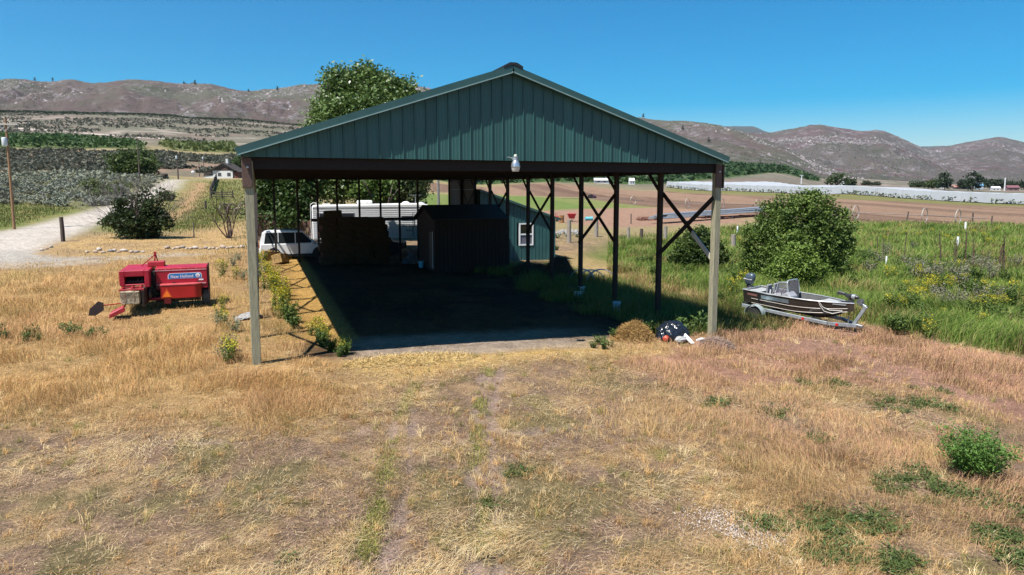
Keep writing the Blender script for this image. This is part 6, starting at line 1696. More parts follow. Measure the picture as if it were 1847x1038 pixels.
# foreground bush at the right
# ragged dark shrub by the road
b = G(250, 430)
t = tree('ragged_shrub', 'ragged half-dead dark shrub with bare twigs beside the road', b, 3.0, px_lobes(b, [(232, 375, 26, 20), (262, 360, 12, 22), (250, 400, 40, 28), (275, 375, 22, 18), (285, 400, 26, 20), (222, 395, 26, 22), (255, 422, 34, 12), (290, 352, 12, 10), (205, 402, 16, 12)]), 240, 34, .24, .13, (.018, .032, .012), (.055, .085, .025), 35, .12, .35, cat='shrub', trunks=4, bark_=bark_d)
def twigs(name, label, base, h, w_, seed, n_stem=9, m_=None, cat='shrub', lev=2, parent=None, group=None, r=.05):
    t = parent or thing(name, label, cat, base, 0, group); rg = random.Random(seed); m = MB()
    for k in range(n_stem):
        a = rg.uniform(0, 6.28); s = rg.uniform(.25, 1.0) * w_ / h
        limbs(m, Vector((math.cos(a) * .1, math.sin(a) * .1, -.1)), Vector((math.cos(a) * s, math.sin(a) * s, 1)).normalized(), h * .5, r, lev, rg, [], .5, 3, .1)
    m.build('twigs' if parent else 'branches', m_ or bark_d, t); return t
twigs('twigs', '', b, 4.6, 6.0, 36, 24, mat('grey_twigs', (.15, .12, .125), rough=.9), parent=t, r=.032, lev=3)
twigs('bare_tree', 'small leafless tree with spreading bare branches left of the barn', G(414, 430), 3.6, 3.0, 37, 7, mat('bare_branch', (.07, .042, .036), rough=.9), cat='tree', r=.06)
# other bushes near the road
for i, (px, py, w_, h_, c0, c1, lab) in enumerate(((165, 345, 15, 22, (.07, .09, .03), (.15, .17, .06), 'small bright green bush at the edge of the sagebrush'),
     (200, 358, 26, 24, (.025, .05, .012), (.09, .13, .025), 'dark green bush left behind the ragged shrub'), (185, 362, 16, 18, (.05, .08, .015), (.14, .18, .04), 'yellow green bush at the left roadside behind the ragged shrub'),
     (215, 340, 18, 12, (.08, .11, .02), (.17, .2, .05), 'yellow green low bush under the old wheel'), (302, 362, 10, 14, (.07, .09, .03), (.14, .16, .05), 'green tuft bush at the right edge of the gravel road'))):
    b = G(px, py); k = depth(b) / F_PX
    tree('roadside_bush', lab, b, h_ * k * .6, [((0, 0, h_ * k * .55), (w_ * k, w_ * k, h_ * k * .5)), ((w_ * k * .5, 0, h_ * k * .35), (w_ * k * .7, w_ * k * .6, h_ * k * .35))], 60, 26, .28, .17, c0, c1, 40 + i, .06, .3, cat='bush', trunks=3, lev=1)
# trees beyond the netting on the right
far_specs = [(1510, 500, 311, 25, (.025, .05, .014), (.07, .105, .025), 'round dark green tree beyond the left end of the netting'), (1533, 520, 322, 11, (.03, .05, .018), (.06, .085, .03), 'low dark tree right of the round one beyond the netting'),
    (1703, 470, 313, 15, (.018, .035, .016), (.045, .07, .028), 'tall dark tree above the pale roofed house'), (1682, 500, 325, 16, (.04, .07, .02), (.09, .12, .035), 'lighter green tree left of the tall dark one'), (1755, 470, 309, 15, (.018, .034, .016), (.045, .07, .028), 'tallest dark tree between the red and blue roofs'),
    (1738, 520, 324, 12, (.03, .05, .025), (.055, .075, .035), 'small tree left of the tallest dark one'), (1655, 560, 327, 18, (.03, .05, .02), (.06, .085, .03), 'wide low tree left of the lighter green tree'), (1563, 620, 328, 9, (.04, .05, .03), (.07, .08, .045), 'small dull tree right of the white shed roof'),
    (1580, 640, 330, 8, (.04, .05, .03), (.07, .08, .045), 'small dull tree second right of the white shed roof'), (1785, 540, 322, 16, (.022, .04, .02), (.05, .07, .032), 'dark tree right of the blue roof'), (1808, 540, 325, 14, (.022, .04, .02), (.05, .07, .032), 'dark tree behind the tall white pole'),
    (1835, 540, 326, 18, (.025, .045, .02), (.055, .075, .035), 'dark tree at the right edge above the maroon roof'), (1870, 540, 327, 20, (.025, .045, .02), (.055, .075, .035), 'dark tree beyond the right edge of the view'),
    (1085, 500, 312, 10, (.025, .05, .02), (.06, .09, .03), 'dark tree seen under the eave left of the second post'), (1122, 470, 305, 14, (.025, .05, .018), (.06, .09, .03), 'dark round tree above the pale low buildings'), (1105, 480, 322, 6, (.03, .06, .02), (.07, .1, .03), 'tiny green shrub left of the pale low buildings'),
    (1346, 820, 309, 7, (.02, .04, .015), (.05, .08, .03), 'small dark tree on the dark green orchard slope'), (960, 620, 300, 22, (.03, .055, .018), (.075, .11, .03), 'dark trees behind the barn posts under the eave')]
for i, (px, d, yt, rx, c0, c1, lab) in enumerate(far_specs):
    b = behind(px, d); k = d / F_PX; top = CAM_H + d * tan_up(yt) - b.z; r_ = rx * k
    tree('distant_tree', lab, b, top * .6, [((0, 0, top * .62), (r_ * .85, r_ * .8, top * .38)), ((r_ * .4, 0, top * .42), (r_ * .65, r_ * .6, top * .30)), ((-r_ * .45, 0, top * .40), (r_ * .6, r_ * .6, top * .30))], 60, 16, .9, .75, c0, c1, 60 + i, .35, .3, 'trees beyond the fields', lev=0)
# pines on the skyline
pine_v = None
for i, (px, dy, hpx, lab) in enumerate(((76, 0, 8, 'lone small pine on the leftmost ridge crest'), (111, 0, 8, 'dark pine in the notch of the left ridge'), (340, 1, 7, 'small pine on the ridge above the white house'), (457, 1, 7, 'small pine on the ridge left of the tall cottonwood'),
                      (362, 2, 9, 'dark pine among rocks just under the ridge'), (508, 3, 9, 'pair of dark pines on the rocky ridge left of the cottonwood'), (767, 1, 6, 'tiny pine on the ridge by the roof slope'), (1158, 0, 9, 'lone pine on the ridge right of the gable'), (65, 10, 8, 'pine a little below the leftmost crest'), (1230, 16, 10, 'dark pine below the right ridge crest'), (1275, 32, 10, 'pine on the slope above the right eave'))):
    X_, Y_, Z_, B_, T_ = CREST['hills']
    bi = int(np.argmin(np.abs(B_ - px))); Zr = Z_[bi]; d_ = X_[bi] * sy_ + Y_[bi] * cy_
    el = (Zr - CAM_H) / d_; j = int(np.argmax(el)); 
    tgt = el[j] - dy / F_PX
    while j > 0 and el[j] > tgt and dy: j -= 1
    p = Vector((X_[bi, j], Y_[bi, j], Z_[bi, j] - 1)); k = d_[j] / F_PX; h_ = hpx * k
    t = thing('pine_tree', lab, 'tree', p, 0, 'pines on the ridges')
    MB().tube([(0, 0, -2), (0, 0, h_ * .9)], [h_ * .035, h_ * .01], 5).build('trunk', bark_d, t)
    foliage('crown', [((0, 0, h_ * .35), (h_ * .22, h_ * .22, h_ * .2)), ((0, 0, h_ * .6), (h_ * .17, h_ * .17, h_ * .2)), ((0, 0, h_ * .85), (h_ * .09, h_ * .09, h_ * .15))], 26, 8, h_ * .06, h_ * .07, (.018, .03, .016), (.04, .055, .03), 90 + i, t)

# ------------------------------------------------------------------ massed cover far off: orchards, hillside scrub, tree line
def scatter_px(poly_name, n, seed, rgn=None):
    P_ = ZONES[poly_name]; lo, hi = P_.min(0), P_.max(0); rg = np.random.default_rng(seed); out = []
    tot = 0
    while tot < n:
        x = rg.uniform(lo[0], hi[0], n * 3); y = rg.uniform(lo[1], hi[1], n * 3)
        m = zone(poly_name, x, y, soft=.004, warp=.004) > .5
        if m.sum() == 0: break
        out.append(np.stack([x[m], y[m]], 1)); tot += m.sum()
    return np.concatenate(out)[:n]
def orchard(poly, spacing, ang, leaf, h, c0, c1, seed, label_name='orchard'):
    P_ = ZONES[poly]; lo, hi = P_.min(0), P_.max(0); rg = np.random.default_rng(seed)
    cx0, cy0 = (lo + hi) / 2; S = max(hi - lo) * .75
    a = np.arange(-S, S, spacing); b_ = np.arange(-S, S, spacing * .45); A, B = np.meshgrid(a, b_, indexing='ij')
    A = A.ravel() + rg.normal(0, spacing * .05, A.size); B = B.ravel() + rg.normal(0, spacing * .1, B.size)
    x = cx0 + A * math.cos(ang) - B * math.sin(ang); y = cy0 + A * math.sin(ang) + B * math.cos(ang)
    m = zone(poly, x, y, soft=.003, warp=.002) > .5; m &= (x * sy_ + y * cy_ > 60); x = x[m]; y = y[m]
    az = np.arctan2(x * cy_ - y * sy_, x * sy_ + y * cy_); q = np.abs(az) < R(42); x = x[q]; y = y[q]
    n = 4; x = np.repeat(x, n) + rg.normal(0, spacing * .09, len(x) * n); y = np.repeat(y, n) + rg.normal(0, spacing * .09, len(y) * n)
    z = terr(x, y) + rg.uniform(.25, 1, len(x)) * h
    t = (rg.uniform(0, 1, len(x)) * .6 + .4 * fbm(x * .03, y * .03, 3, seed))[:, None]
    V, F, c = leaf_quads(np.stack([x, y, z], 1), leaf, np.array(c0) * (1 - t) + np.array(c1) * t, rg=rg)
    o = np_mesh(label_name, V, F, c, leaf_mat('leaf')); tag(o, kind='stuff')
orchard('orchard_a', 5.0, .5, 1.25, 3.2, (.025, .06, .014), (.07, .12, .03), 101)
orchard('orchard_b', 5.0, .2, 1.2, 3.0, (.06, .085, .02), (.13, .15, .045), 102)
orchard('orchard_c', 11.0, .35, 2.6, 3.6, (.018, .05, .016), (.055, .095, .028), 103)
# scrub on the hillside
for poly, n, sz, c0, c1, sd in (('hillside', 9000, .75, (.055, .06, .038), (.12, .12, .085), 111),):
    q = scatter_px(poly, n, sd); rg = np.random.default_rng(sd); k = 4
    keep = fbm(q[:, 0] * .05, q[:, 1] * .05, 3, 9) > .36; q = q[keep]
    x = np.repeat(q[:, 0], k) + rg.normal(0, .5, len(q) * k); y = np.repeat(q[:, 1], k) + rg.normal(0, .5, len(q) * k)
    z = terr(x, y) + rg.uniform(.1, 1.0, len(x)); t = np.repeat(rg.uniform(0, 1, len(q)), k)[:, None]
    V, F, c = leaf_quads(np.stack([x, y, z], 1), sz, np.array(c0) * (1 - t) + np.array(c1) * t, rg=rg)
    tag(np_mesh('hillside_scrub', V, F, c, leaf_mat('leaf')), kind='stuff')
rg = np.random.default_rng(115); n = 5200; D = rg.uniform(490, 880, n); px = rg.uniform(-150, 640, n); u = D * (px - CX) / F_PX * cp_; x = u * cy_ + D * sy_; y = -u * sy_ + D * cy_
kk = fbm(x * .02, y * .02, 4, 55) > .44; x, y = x[kk], y[kk]; k = 3; nn = len(x); x = np.repeat(x, k) + rg.normal(0, .9, nn * k); y = np.repeat(y, k) + rg.normal(0, .9, nn * k); z = terr(x, y) + rg.uniform(.1, 1.2, nn * k); t = np.repeat(rg.uniform(0, 1, nn), k)[:, None]
V, F, c = leaf_quads(np.stack([x, y, z], 1), 1.3, np.array((.06, .065, .045)) * (1 - t) + np.array((.13, .125, .09)) * t, rg=rg)
tag(np_mesh('hillside_scrub', V, F, c, leaf_mat('leaf')), kind='stuff')
# narrow strip of trees along the foot of the ridge
rg = np.random.default_rng(120); n = 16000
px = rg.uniform(-150, 640, n); D = np.interp(px, [-150, 0, 200, 420, 640], [905, 900, 890, 880, 880]) + rg.normal(0, 3, n)
u = D * (px - CX) / F_PX * cp_; x = u * cy_ + D * sy_; y = -u * sy_ + D * cy_
z = terr(x, y) + rg.uniform(.1, 3.0, n) * (.75 + .4 * vnoise(px * .05, px * 0, 4)) * np.interp(px, [0, 450, 560], [1, .8, .35]); t = rg.uniform(0, 1, n)[:, None]
V, F, c = leaf_quads(np.stack([x, y, z], 1), 1.1, np.array((.022, .036, .014)) * (1 - t) + np.array((.05, .07, .028)) * t, rg=rg)
tag(np_mesh('tree_line', V, F, c, leaf_mat('leaf')), kind='stuff')
# pale dirt road cut along the slope under the tree line
V = []; pr = [(30, 233, 480), (110, 238, 520), (200, 246, 520), (235, 249, 500), (300, 252, 520), (345, 254, 540)]
rows = []
for i in range(61):
    f = i / 60 * (len(pr) - 1); k = min(len(pr) - 2, int(f)); t = f - k
    a, b = pr[k], pr[k + 1]; g1 = G(lerp(a[0], b[0], t), lerp(a[1], b[1], t)); g2 = G(lerp(a[0], b[0], t), lerp(a[1], b[1], t) - 2.2)
    rows += [g1 + Vector((0, 0, .15)), g2 + Vector((0, 0, .15))]
m = MB().add(rows, [(2 * i, 2 * i + 2, 2 * i + 3, 2 * i + 1) for i in range(60)]); o = m.build('hill_road', mat('pale_dirt', (.40, .33, .28), rough=.95, vary=.15, scale=.2)); tag(o, kind='structure')

# ------------------------------------------------------------------ sagebrush: the nearer bushes one by one, the rest as cover
def sage_mesh(seed, c0, c1, n=150):
    rg = np.random.default_rng(seed)
    C, ids = crown_pts([((0, 0, .45), (.62, .55, .42)), ((.3, .1, .35), (.4, .4, .3)), ((-.3, -.1, .33), (.4, .38, .3))], 22, n / 22, .13, rg, (.4, 1))
    C[:, 2] = np.abs(C[:, 2]); t = rg.uniform(0, 1, len(C))[:, None]
    V, F, c = leaf_quads(C, .15, np.array(c0) * (1 - t) + np.array(c1) * t, rg=rg, aspect=.4)
    return np_mesh('sagebrush', V, F, c, leaf_mat('sage_leaf', .15, .8, .1), link=False)
sages = [sage_mesh(s, a, b) for s, a, b in ((1, (.15, .165, .125), (.26, .27, .215)), (2, (.12, .14, .105), (.21, .225, .18)), (3, (.17, .18, .12), (.28, .275, .19)), (4, (.075, .08, .06), (.15, .155, .12)))]
q = scatter_px('sage', 900, 131); d_ = q[:, 0] * sy_ + q[:, 1] * cy_; az = np.abs(np.arctan2(q[:, 0] * cy_ - q[:, 1] * sy_, d_)); q = q[(az < R(40)) & (d_ > 85)]; d_ = q[:, 0] * sy_ + q[:, 1] * cy_
q = q[np.argsort(d_)]
for i, (x, y) in enumerate(q[:260]):
    o = bpy.data.objects.new('sagebrush', sages[[0, 1, 2, 0, 1, 3, 0][i % 7]]); COL.objects.link(o); s = random.uniform(.9, 1.9)
    o.location = onland(x, y, -.05); o.rotation_euler = (0, 0, random.uniform(0, 6.3)); o.scale = (s * 1.15, s * 1.15, s)
    tag(o, 'grey green sagebrush on the flat left of the gravel road', 'sagebrush', 'sagebrush on the left flat')
rest = q[260:]
for poly_pts in (rest,):
    rg = np.random.default_rng(133); k = 9; nn = len(poly_pts)
    x = np.repeat(poly_pts[:, 0], k) + rg.normal(0, .6, nn * k); y = np.repeat(poly_pts[:, 1], k) + rg.normal(0, .6, nn * k); z = terr(x, y) + rg.uniform(.1, 1.25, nn * k); t = np.repeat(rg.uniform(0, 1, nn), k)[:, None]
    V, F, c = leaf_quads(np.stack([x, y, z], 1), .55, np.array((.11, .12, .09)) * (1 - t) + np.array((.23, .24, .18)) * t, rg=rg, aspect=.45)
    tag(np_mesh('sagebrush_cover', V, F, c, leaf_mat('sage_leaf')), kind='stuff')

# ------------------------------------------------------------------ weeds: stems with leaves, some with yellow heads
def weed_mesh(seed, h, w_, stems, leaf, c0, c1, flower=None, nl=16, nf=8, name='weed', spread=.5):
    rg = np.random.default_rng(seed); C = []; FL = []; SV = []; SF = []
    for s in range(stems):
        a = rg.uniform(0, 6.28); r0 = rg.uniform(0, .25) * w_; r1 = rg.uniform(.2, 1) * w_; hh = h * rg.uniform(.55, 1.05)
        p0 = np.array([math.cos(a) * r0, math.sin(a) * r0, -.05]); p1 = np.array([math.cos(a) * r1, math.sin(a) * r1, hh])
        for t in rg.uniform(.12, 1, nl):
            C.append(p0 * (1 - t) + p1 * t + rg.normal(0, .055 * w_ + .01, 3) * np.array([1, 1, .5]))
        if flower is not None:
            for t in rg.uniform(.82, 1.08, nf): FL.append(p0 * (1 - t) + p1 * t + rg.normal(0, .06, 3))
        e = np.array([-math.sin(a), math.cos(a), 0]) * .006
        b_ = len(SV); SV += [p0 - e, p0 + e, p1]; SF.append((b_, b_ + 1, b_ + 2))
    C = np.array(C); t = rg.uniform(0, 1, len(C))[:, None]
    V, F, c = leaf_quads(C, leaf, np.array(c0) * (1 - t) + np.array(c1) * t, rg=rg, aspect=.38)
    if FL:
        FL = np.array(FL); t = rg.uniform(.7, 1.1, len(FL))[:, None]
        V2, F2, c2 = leaf_quads(FL, leaf * .62, np.array(flower) * t, rg=rg, aspect=.8)
        F = np.concatenate([F, F2 + len(V)]); V = np.concatenate([V, V2]); c = np.concatenate([c, c2])
    V = np.concatenate([V, np.array(SV)]); c = np.concatenate([c, np.tile(np.array([c0]) * .9, (len(SV), 1))])
    SFa = np.array(SF) + len(V) - len(SV)
    return np_mesh(name, V, [F, SFa], c, leaf_mat('leaf'), link=False)
W = {
    'green':  [weed_mesh(s, .5, .34, 18, .05, (.04, .085, .018), (.12, .18, .045), None, 16) for s in (201, 202, 203)],
    'mat':    [weed_mesh(s, .13, .40, 26, .032, (.05, .085, .022), (.13, .17, .05), None, 12) for s in (211, 212, 213)],
    'yellow': [weed_mesh(s, .95, .42, 20, .05, (.10, .145, .03), (.22, .27, .065), (.62, .50, .03), 18, 6) for s in (221, 222, 223)],
    'tallgreen': [weed_mesh(s, 1.0, .55, 30, .085, (.045, .085, .016), (.13, .18, .04), None, 22) for s in (231, 232, 233)],
    'pale':   [weed_mesh(s, .8, .5, 26, .05, (.15, .145, .09), (.25, .235, .16), None, 16) for s in (241, 242)],
    'greyg':  [weed_mesh(s, .7, .4, 20, .045, (.12, .15, .09), (.22, .25, .15), None, 16) for s in (251, 252)],
}
def weeds(kind, spots, name, cat, group, labels, s0=.8, s1=1.3):
    for i, sp in enumerate(spots):
        px, py = sp[:2]; k = sp[2] if len(sp) > 2 else 1.0
        o = bpy.data.objects.new(name, W[kind][i % len(W[kind])]); COL.objects.link(o)
        o.location = G(px, py); s = random.uniform(s0, s1) * k; o.scale = (s, s, s * random.uniform(.85, 1.15)); o.rotation_euler = (0, 0, random.uniform(0, 6.3))
        tag(o, labels[i] if not isinstance(labels, str) else labels, cat, group)
b = G(1757, 862); t = thing('green_shrub', 'small bright green bush alone in the dry grass in the near right', 'bush', b)
me = weed_mesh(34, .80, .62, 240, .028, (.045, .105, .016), (.14, .25, .05), None, 36, name='crown'); o = bpy.data.objects.new('crown', me); COL.objects.link(o); o.parent = t
m = MB(); rg = random.Random(34)
for k in range(16): a = rg.uniform(0, 6.28); r_ = rg.uniform(.1, .4); m.tube([(0, 0, -.05), (math.cos(a) * r_ * .5, math.sin(a) * r_ * .5, .25), (math.cos(a) * r_, math.sin(a) * r_, .5)], [.008, .006, .003], 5)
m.build('trunk', bark, t)
def along(a, b, n, jx, jy, seed):
    rg = random.Random(seed); return [(lerp(a[0], b[0], (i + .5) / n) + rg.gauss(0, jx), lerp(a[1], b[1], (i + .5) / n) + rg.gauss(0, jy)) for i in range(n)]
# yellow mustard along the left open side of the barn
weeds('yellow', along((474, 478), (514, 574), 34, 11, 9, 1), 'mustard_weed', 'weed', 'yellow mustard along the left side of the barn', 'yellow flowering mustard beside the lit straw at the barn left side', .35, .9)
weeds('tallgreen', [(522, 584, .6), (530, 594, .6)], 'leafy_weed', 'weed', 'dark leafy weeds by the left barn edge', 'dark leafy weed at the left corner of the barn shadow')
weeds('yellow', [(560, 606, .42), (575, 614, .42), (590, 620, .4), (572, 600, .5), (585, 608, .5), (604, 632, .42), (615, 640, .42), (622, 634, .5)], 'mustard_weed', 'weed', 'yellow weeds by the front left shadow corner', 'yellow green weed where the barn shadow meets the front left grass')
weeds('tallgreen', [(580, 625, .4), (596, 634, .42), (612, 644, .38), (623, 640, .35)], 'leafy_weed', 'weed', 'leafy weeds at the shadow corner', 'leafy green weed at the near left corner of the barn shadow')
weeds('greyg', [(462, 490), (468, 500), (455, 520), (430, 470, .9), (420, 480, .9), (438, 505, .9), (405, 650, .8), (415, 635, .9), (425, 600, .8), (395, 590, .7)], 'grey_weed', 'weed', 'grey green weeds left of the barn', 'grey green weed in the tall dry grass left of the barn')
weeds('yellow', [(412, 655, .6), (420, 648, .5), (400, 500, .8), (425, 505, .8), (398, 575, .6), (402, 560, .6), (405, 590, .6), (300, 610, .4)], 'mustard_weed', 'weed', 'yellow weeds in the dry grass', 'thin yellow flowered weed in the golden grass between baler and barn')
weeds('green', [(118, 600), (128, 608, 1.2), (58, 608, 1.2), (45, 616, 1.2), (68, 614), (168, 606, 1.1), (180, 600), (160, 612), (8, 612), (0, 600), (140, 602), (188, 610, .8)], 'green_clump', 'weed', 'green clumps in the left grass', 'low green leafy clump in the golden grass on the left', .4, .75)
# low clumps of the near right
rg2 = random.Random(12)
cl = []
for (px, py, rx, ry, n) in ((1635, 730, 55, 12, 16), (1480, 690, 30, 10, 5), (1520, 695, 20, 8, 4), (1390, 745, 20, 8, 4), (1465, 790, 18, 8, 4), (1610, 870, 30, 14, 10), (1680, 860, 20, 14, 6), (1480, 950, 40, 20, 12), (1395, 945, 26, 10, 7), (1500, 990, 40, 16, 14), (1520, 1000, 30, 18, 10), (1625, 1018, 30, 14, 8), (1750, 905, 34, 14, 10), (1780, 970, 30, 14, 7),
                            (1820, 965, 16, 10, 4), (1710, 885, 24, 12, 6), (1590, 930, 30, 20, 7), (1840, 1010, 14, 10, 4), (1560, 955, 20, 14, 5), (1420, 700, 20, 10, 3), (1680, 700, 40, 14, 4), (1300, 730, 14, 8, 2), (1840, 920, 20, 20, 4), (925, 855, 14, 6, 2), (880, 915, 6, 4, 1), (535, 1010, 12, 6, 1), (1100, 600, 26, 8, 0)):
    side = 'straight above' if abs(px - 1757) < 60 and py < 830 else 'left of' if px < 1700 else 'below'
    cl_lab = ('green clump in the long patch above and left of the near green shrub' if 690 < py < 760 and px > 1450 else 'green clump in the dense patch at the bottom right of the yard' if py > 930 and px > 1350 else 'green clump in the patch close under the near green shrub' if px > 1650
              else 'green clump in the small patch between the near green shrub and the yard' if px > 1280 else 'green clump alone on the bare trampled yard')
    cl = [(rg2.gauss(px, rx * .6), min(1036, rg2.gauss(py, ry * .6)), rg2.uniform(.35, .9)) for _ in range(n)]
    weeds('mat', cl, 'ground_clump', 'weed', cl_lab.replace('green clump', 'green clumps'), cl_lab)
weeds('green', [(1175, 600), (1162, 604, .8), (1250, 596, 1.1), (1240, 604, 1.0), (1262, 600, 1.1), (1235, 594, 1.2), (1270, 592, 1.2), (1080, 622, .6), (1090, 630, .6), (1070, 628, .5), (1110, 612, .6), (1125, 608, .6), (1188, 588, .9), (1205, 586, .9), (1100, 625, .5)], 'green_weed', 'weed', 'green weeds about the black bag', 'fresh green weed around the straw heap and black bag', .9, 1.3)
# lush growth on the right
rg3 = random.Random(13)
lush = []; lush_lab = []
for (px, py, rx, ry, n) in ((1700, 505, 90, 26, 44), (1380, 560, 30, 20, 14), (1345, 510, 30, 40, 18), (1600, 560, 60, 22, 24), (1790, 560, 60, 30, 26), (1530, 540, 30, 20, 8), (1210, 505, 30, 20, 10), (1640, 600, 40, 10, 8), (1560, 475, 40, 15, 10)):
    lush += [q for q in ((rg3.gauss(px, rx * .6), rg3.gauss(py, ry * .6), rg3.uniform(.3, .75)) for _ in range(n)) if not (1335 < q[0] < 1600 and 520 < q[1] < 625)]
def lush_where(px, py): return ('lush weed between the right barn posts and the boat' if px < 1345 else 'lush weed close behind or beside the boat' if px < 1570 else 'lush weed among the yellow flowers in the right meadow' if py < 535 else 'lush weed at the right border of meadow and dry grass')
for key in sorted({lush_where(*q[:2]) for q in lush}): weeds('tallgreen', [q for q in lush if lush_where(*q[:2]) == key], 'lush_weed', 'weed', key.replace('lush weed', 'lush weeds'), key)
yl_s = []
for (px, py, rx, ry, n) in ((1680, 510, 60, 18, 26), (1640, 545, 40, 16, 8), (1770, 560, 50, 24, 14), (1340, 520, 20, 30, 9), (1560, 600, 10, 5, 1), (1680, 620, 5, 5, 1), (1760, 430, 80, 12, 14), (1640, 425, 60, 10, 8), (1330, 440, 20, 10, 4)):
    yl_s += [q for q in ((rg3.gauss(px, rx * .7), rg3.gauss(py, ry * .7), rg3.uniform(.4, .8)) for _ in range(n)) if not (1335 < q[0] < 1600 and 520 < q[1] < 625)]
weeds('yellow', yl_s, 'yellow_flower_weed', 'weed', 'yellow flowers in the right meadow', 'yellow flowering weed in the green meadow on the right')
weeds('pale', [(rg3.gauss(1735, 45), rg3.gauss(500, 14), rg3.uniform(.8, 1.3)) for _ in range(16)] + [(rg3.gauss(1600, 30), rg3.gauss(470, 14), rg3.uniform(.8, 1.3)) for _ in range(10)] + [(rg3.gauss(1715, 40), rg3.gauss(540, 10), .9) for _ in range(8)], 'dead_weed', 'weed', 'pale dead weeds in the right meadow', 'pale dry weed among the green growth on the right')
# white flowers beside the lean-to
def white_fl(seed): return weed_mesh(seed, .6, .45, 16, .06, (.10, .14, .06), (.2, .24, .1), (.75, .72, .74), 10, 14)
W['white'] = [white_fl(261), white_fl(262)]
weeds('white', [(1010, 424), (1018, 422), (1026, 425), (1036, 423), (1022, 428), (1040, 428), (1006, 430)], 'white_flower', 'flower', 'white flowers by the lean-to', 'white flowering clump right of the green lean-to', .8, 1.2)
weeds('tallgreen', [(960, 462, .6), (975, 458, .6), (990, 455, .7), (945, 464, .5), (1004, 452, .6), (985, 462, .5), (1155, 480, .8), (1170, 478, .7)], 'lush_weed', 'weed', 'weeds at the foot of the lean-to', 'green weed along the foot of the green lean-to wall')
# dead mullein stalks
stalk_m = mat('dead_stalk', (.10, .06, .04), rough=1, vary=.3, scale=20)
st = []
for k in range(4):
    rg = random.Random(k); m = MB()
    m.tube([(0, 0, -.1), (rg.uniform(-.03, .03), 0, .9), (rg.uniform(-.08, .08), rg.uniform(-.05, .05), 1.9)], [.018, .03, .022], 6)
    for q in range(10): z = rg.uniform(.9, 1.9); a = rg.uniform(0, 6.28); m.tube([(0, 0, z), (math.cos(a) * .06, math.sin(a) * .06, z + .05)], .018, 4)
    st.append(m.build('mullein_stalk', stalk_m, link=False))
for i, (px, py, hp) in enumerate(((1630, 470, 50), (1695, 478, 62), (1693, 490, 40), (1720, 480, 48), (1718, 470, 40), (1742, 486, 68), (1753, 490, 60), (1757, 496, 40), (1683, 492, 38), (1803, 500, 60), (1808, 496, 72), (1799, 494, 46), (1812, 502, 50), (1617, 450, 20), (1580, 470, 44), (1592, 468, 40), (1768, 505, 36), (1725, 492, 54))):
    g = G(px, py); o = bpy.data.objects.new('mullein_stalk', st[i % 4]); COL.objects.link(o); s = hp * depth(g) / F_PX / 1.9
    o.location = g; o.scale = (s, s, s); o.rotation_euler = (random.gauss(0, .06), random.gauss(0, .06), random.uniform(0, 6))
    tag(o, 'tall dead brown mullein stalk standing in the right meadow', 'dead stalk', 'dead mullein stalks in the meadow')

# ------------------------------------------------------------------ grass blades
def blades(name, x, y, h, w_, c_base, c_tip, bend, seed, stalk=True, mname='blade'):
    n = len(x); rg = np.random.default_rng(seed)
    z = terr(x, y) - .02
    a = rg.uniform(0, 2 * math.pi, n); s = np.stack([np.cos(a), np.sin(a), np.zeros(n)], 1) * (w_ / 2)[:, None]
    b = rg.uniform(0, 2 * math.pi, n); l = np.stack([np.cos(b), np.sin(b), np.zeros(n)], 1) * (h * bend * rg.uniform(.2, 1.3, n))[:, None]
    la = fbm(x * .35, y * .35, 3, 77) * 12; lm = h * (.10 + .55 * fbm(x * .8, y * .8, 3, 78) ** 1.5); l[:, 0] += lm * np.cos(la); l[:, 1] += lm * np.sin(la)
    p0 = np.stack([x, y, z], 1); up = np.array([0, 0, 1.0])
    p1 = p0 + l * .3 + up * (h * .6)[:, None]; p2 = p0 + l + up * (h * np.clip(1 - bend * .3, .3, 1))[:, None]
    V = np.stack([p0 - s, p0 + s, p1 + s * .8, p1 - s * .8, p2], 1).reshape(-1, 3)
    i = np.arange(n) * 5
    C = np.stack([c_base, c_base, (c_base + c_tip) / 2, (c_base + c_tip) / 2, c_tip], 1).reshape(-1, 3)
    o = np_mesh(name, V, [np.stack([i, i + 1, i + 2, i + 3], 1), np.stack([i + 3, i + 2, i + 4], 1)], C, leaf_mat(mname, .3, .7, .15)); tag(o, kind='stuff')
def sample(n, r0, r1, a0, a1, seed, pw=1.0):
    rg = np.random.default_rng(seed); r = (r0 ** (1 - pw) + (r1 ** (1 - pw) - r0 ** (1 - pw)) * rg.uniform(0, 1, n)) ** (1 / (1 - pw)) if pw != 1 else np.exp(rg.uniform(math.log(r0), math.log(r1), n))
    a = np.radians(rg.uniform(a0, a1, n) + YAW); return r * np.sin(a), r * np.cos(a), r, rg
def pal(rg, n, cols, w_=None):
    cols = np.array(cols); k = rg.choice(len(cols), n, p=w_); return cols[k] * rg.uniform(.78, 1.22, n)[:, None]
def barn_clear(x, y): return ~((x > 1.1) & (x < 13.2) & (y > 18.2) & (y < 47))
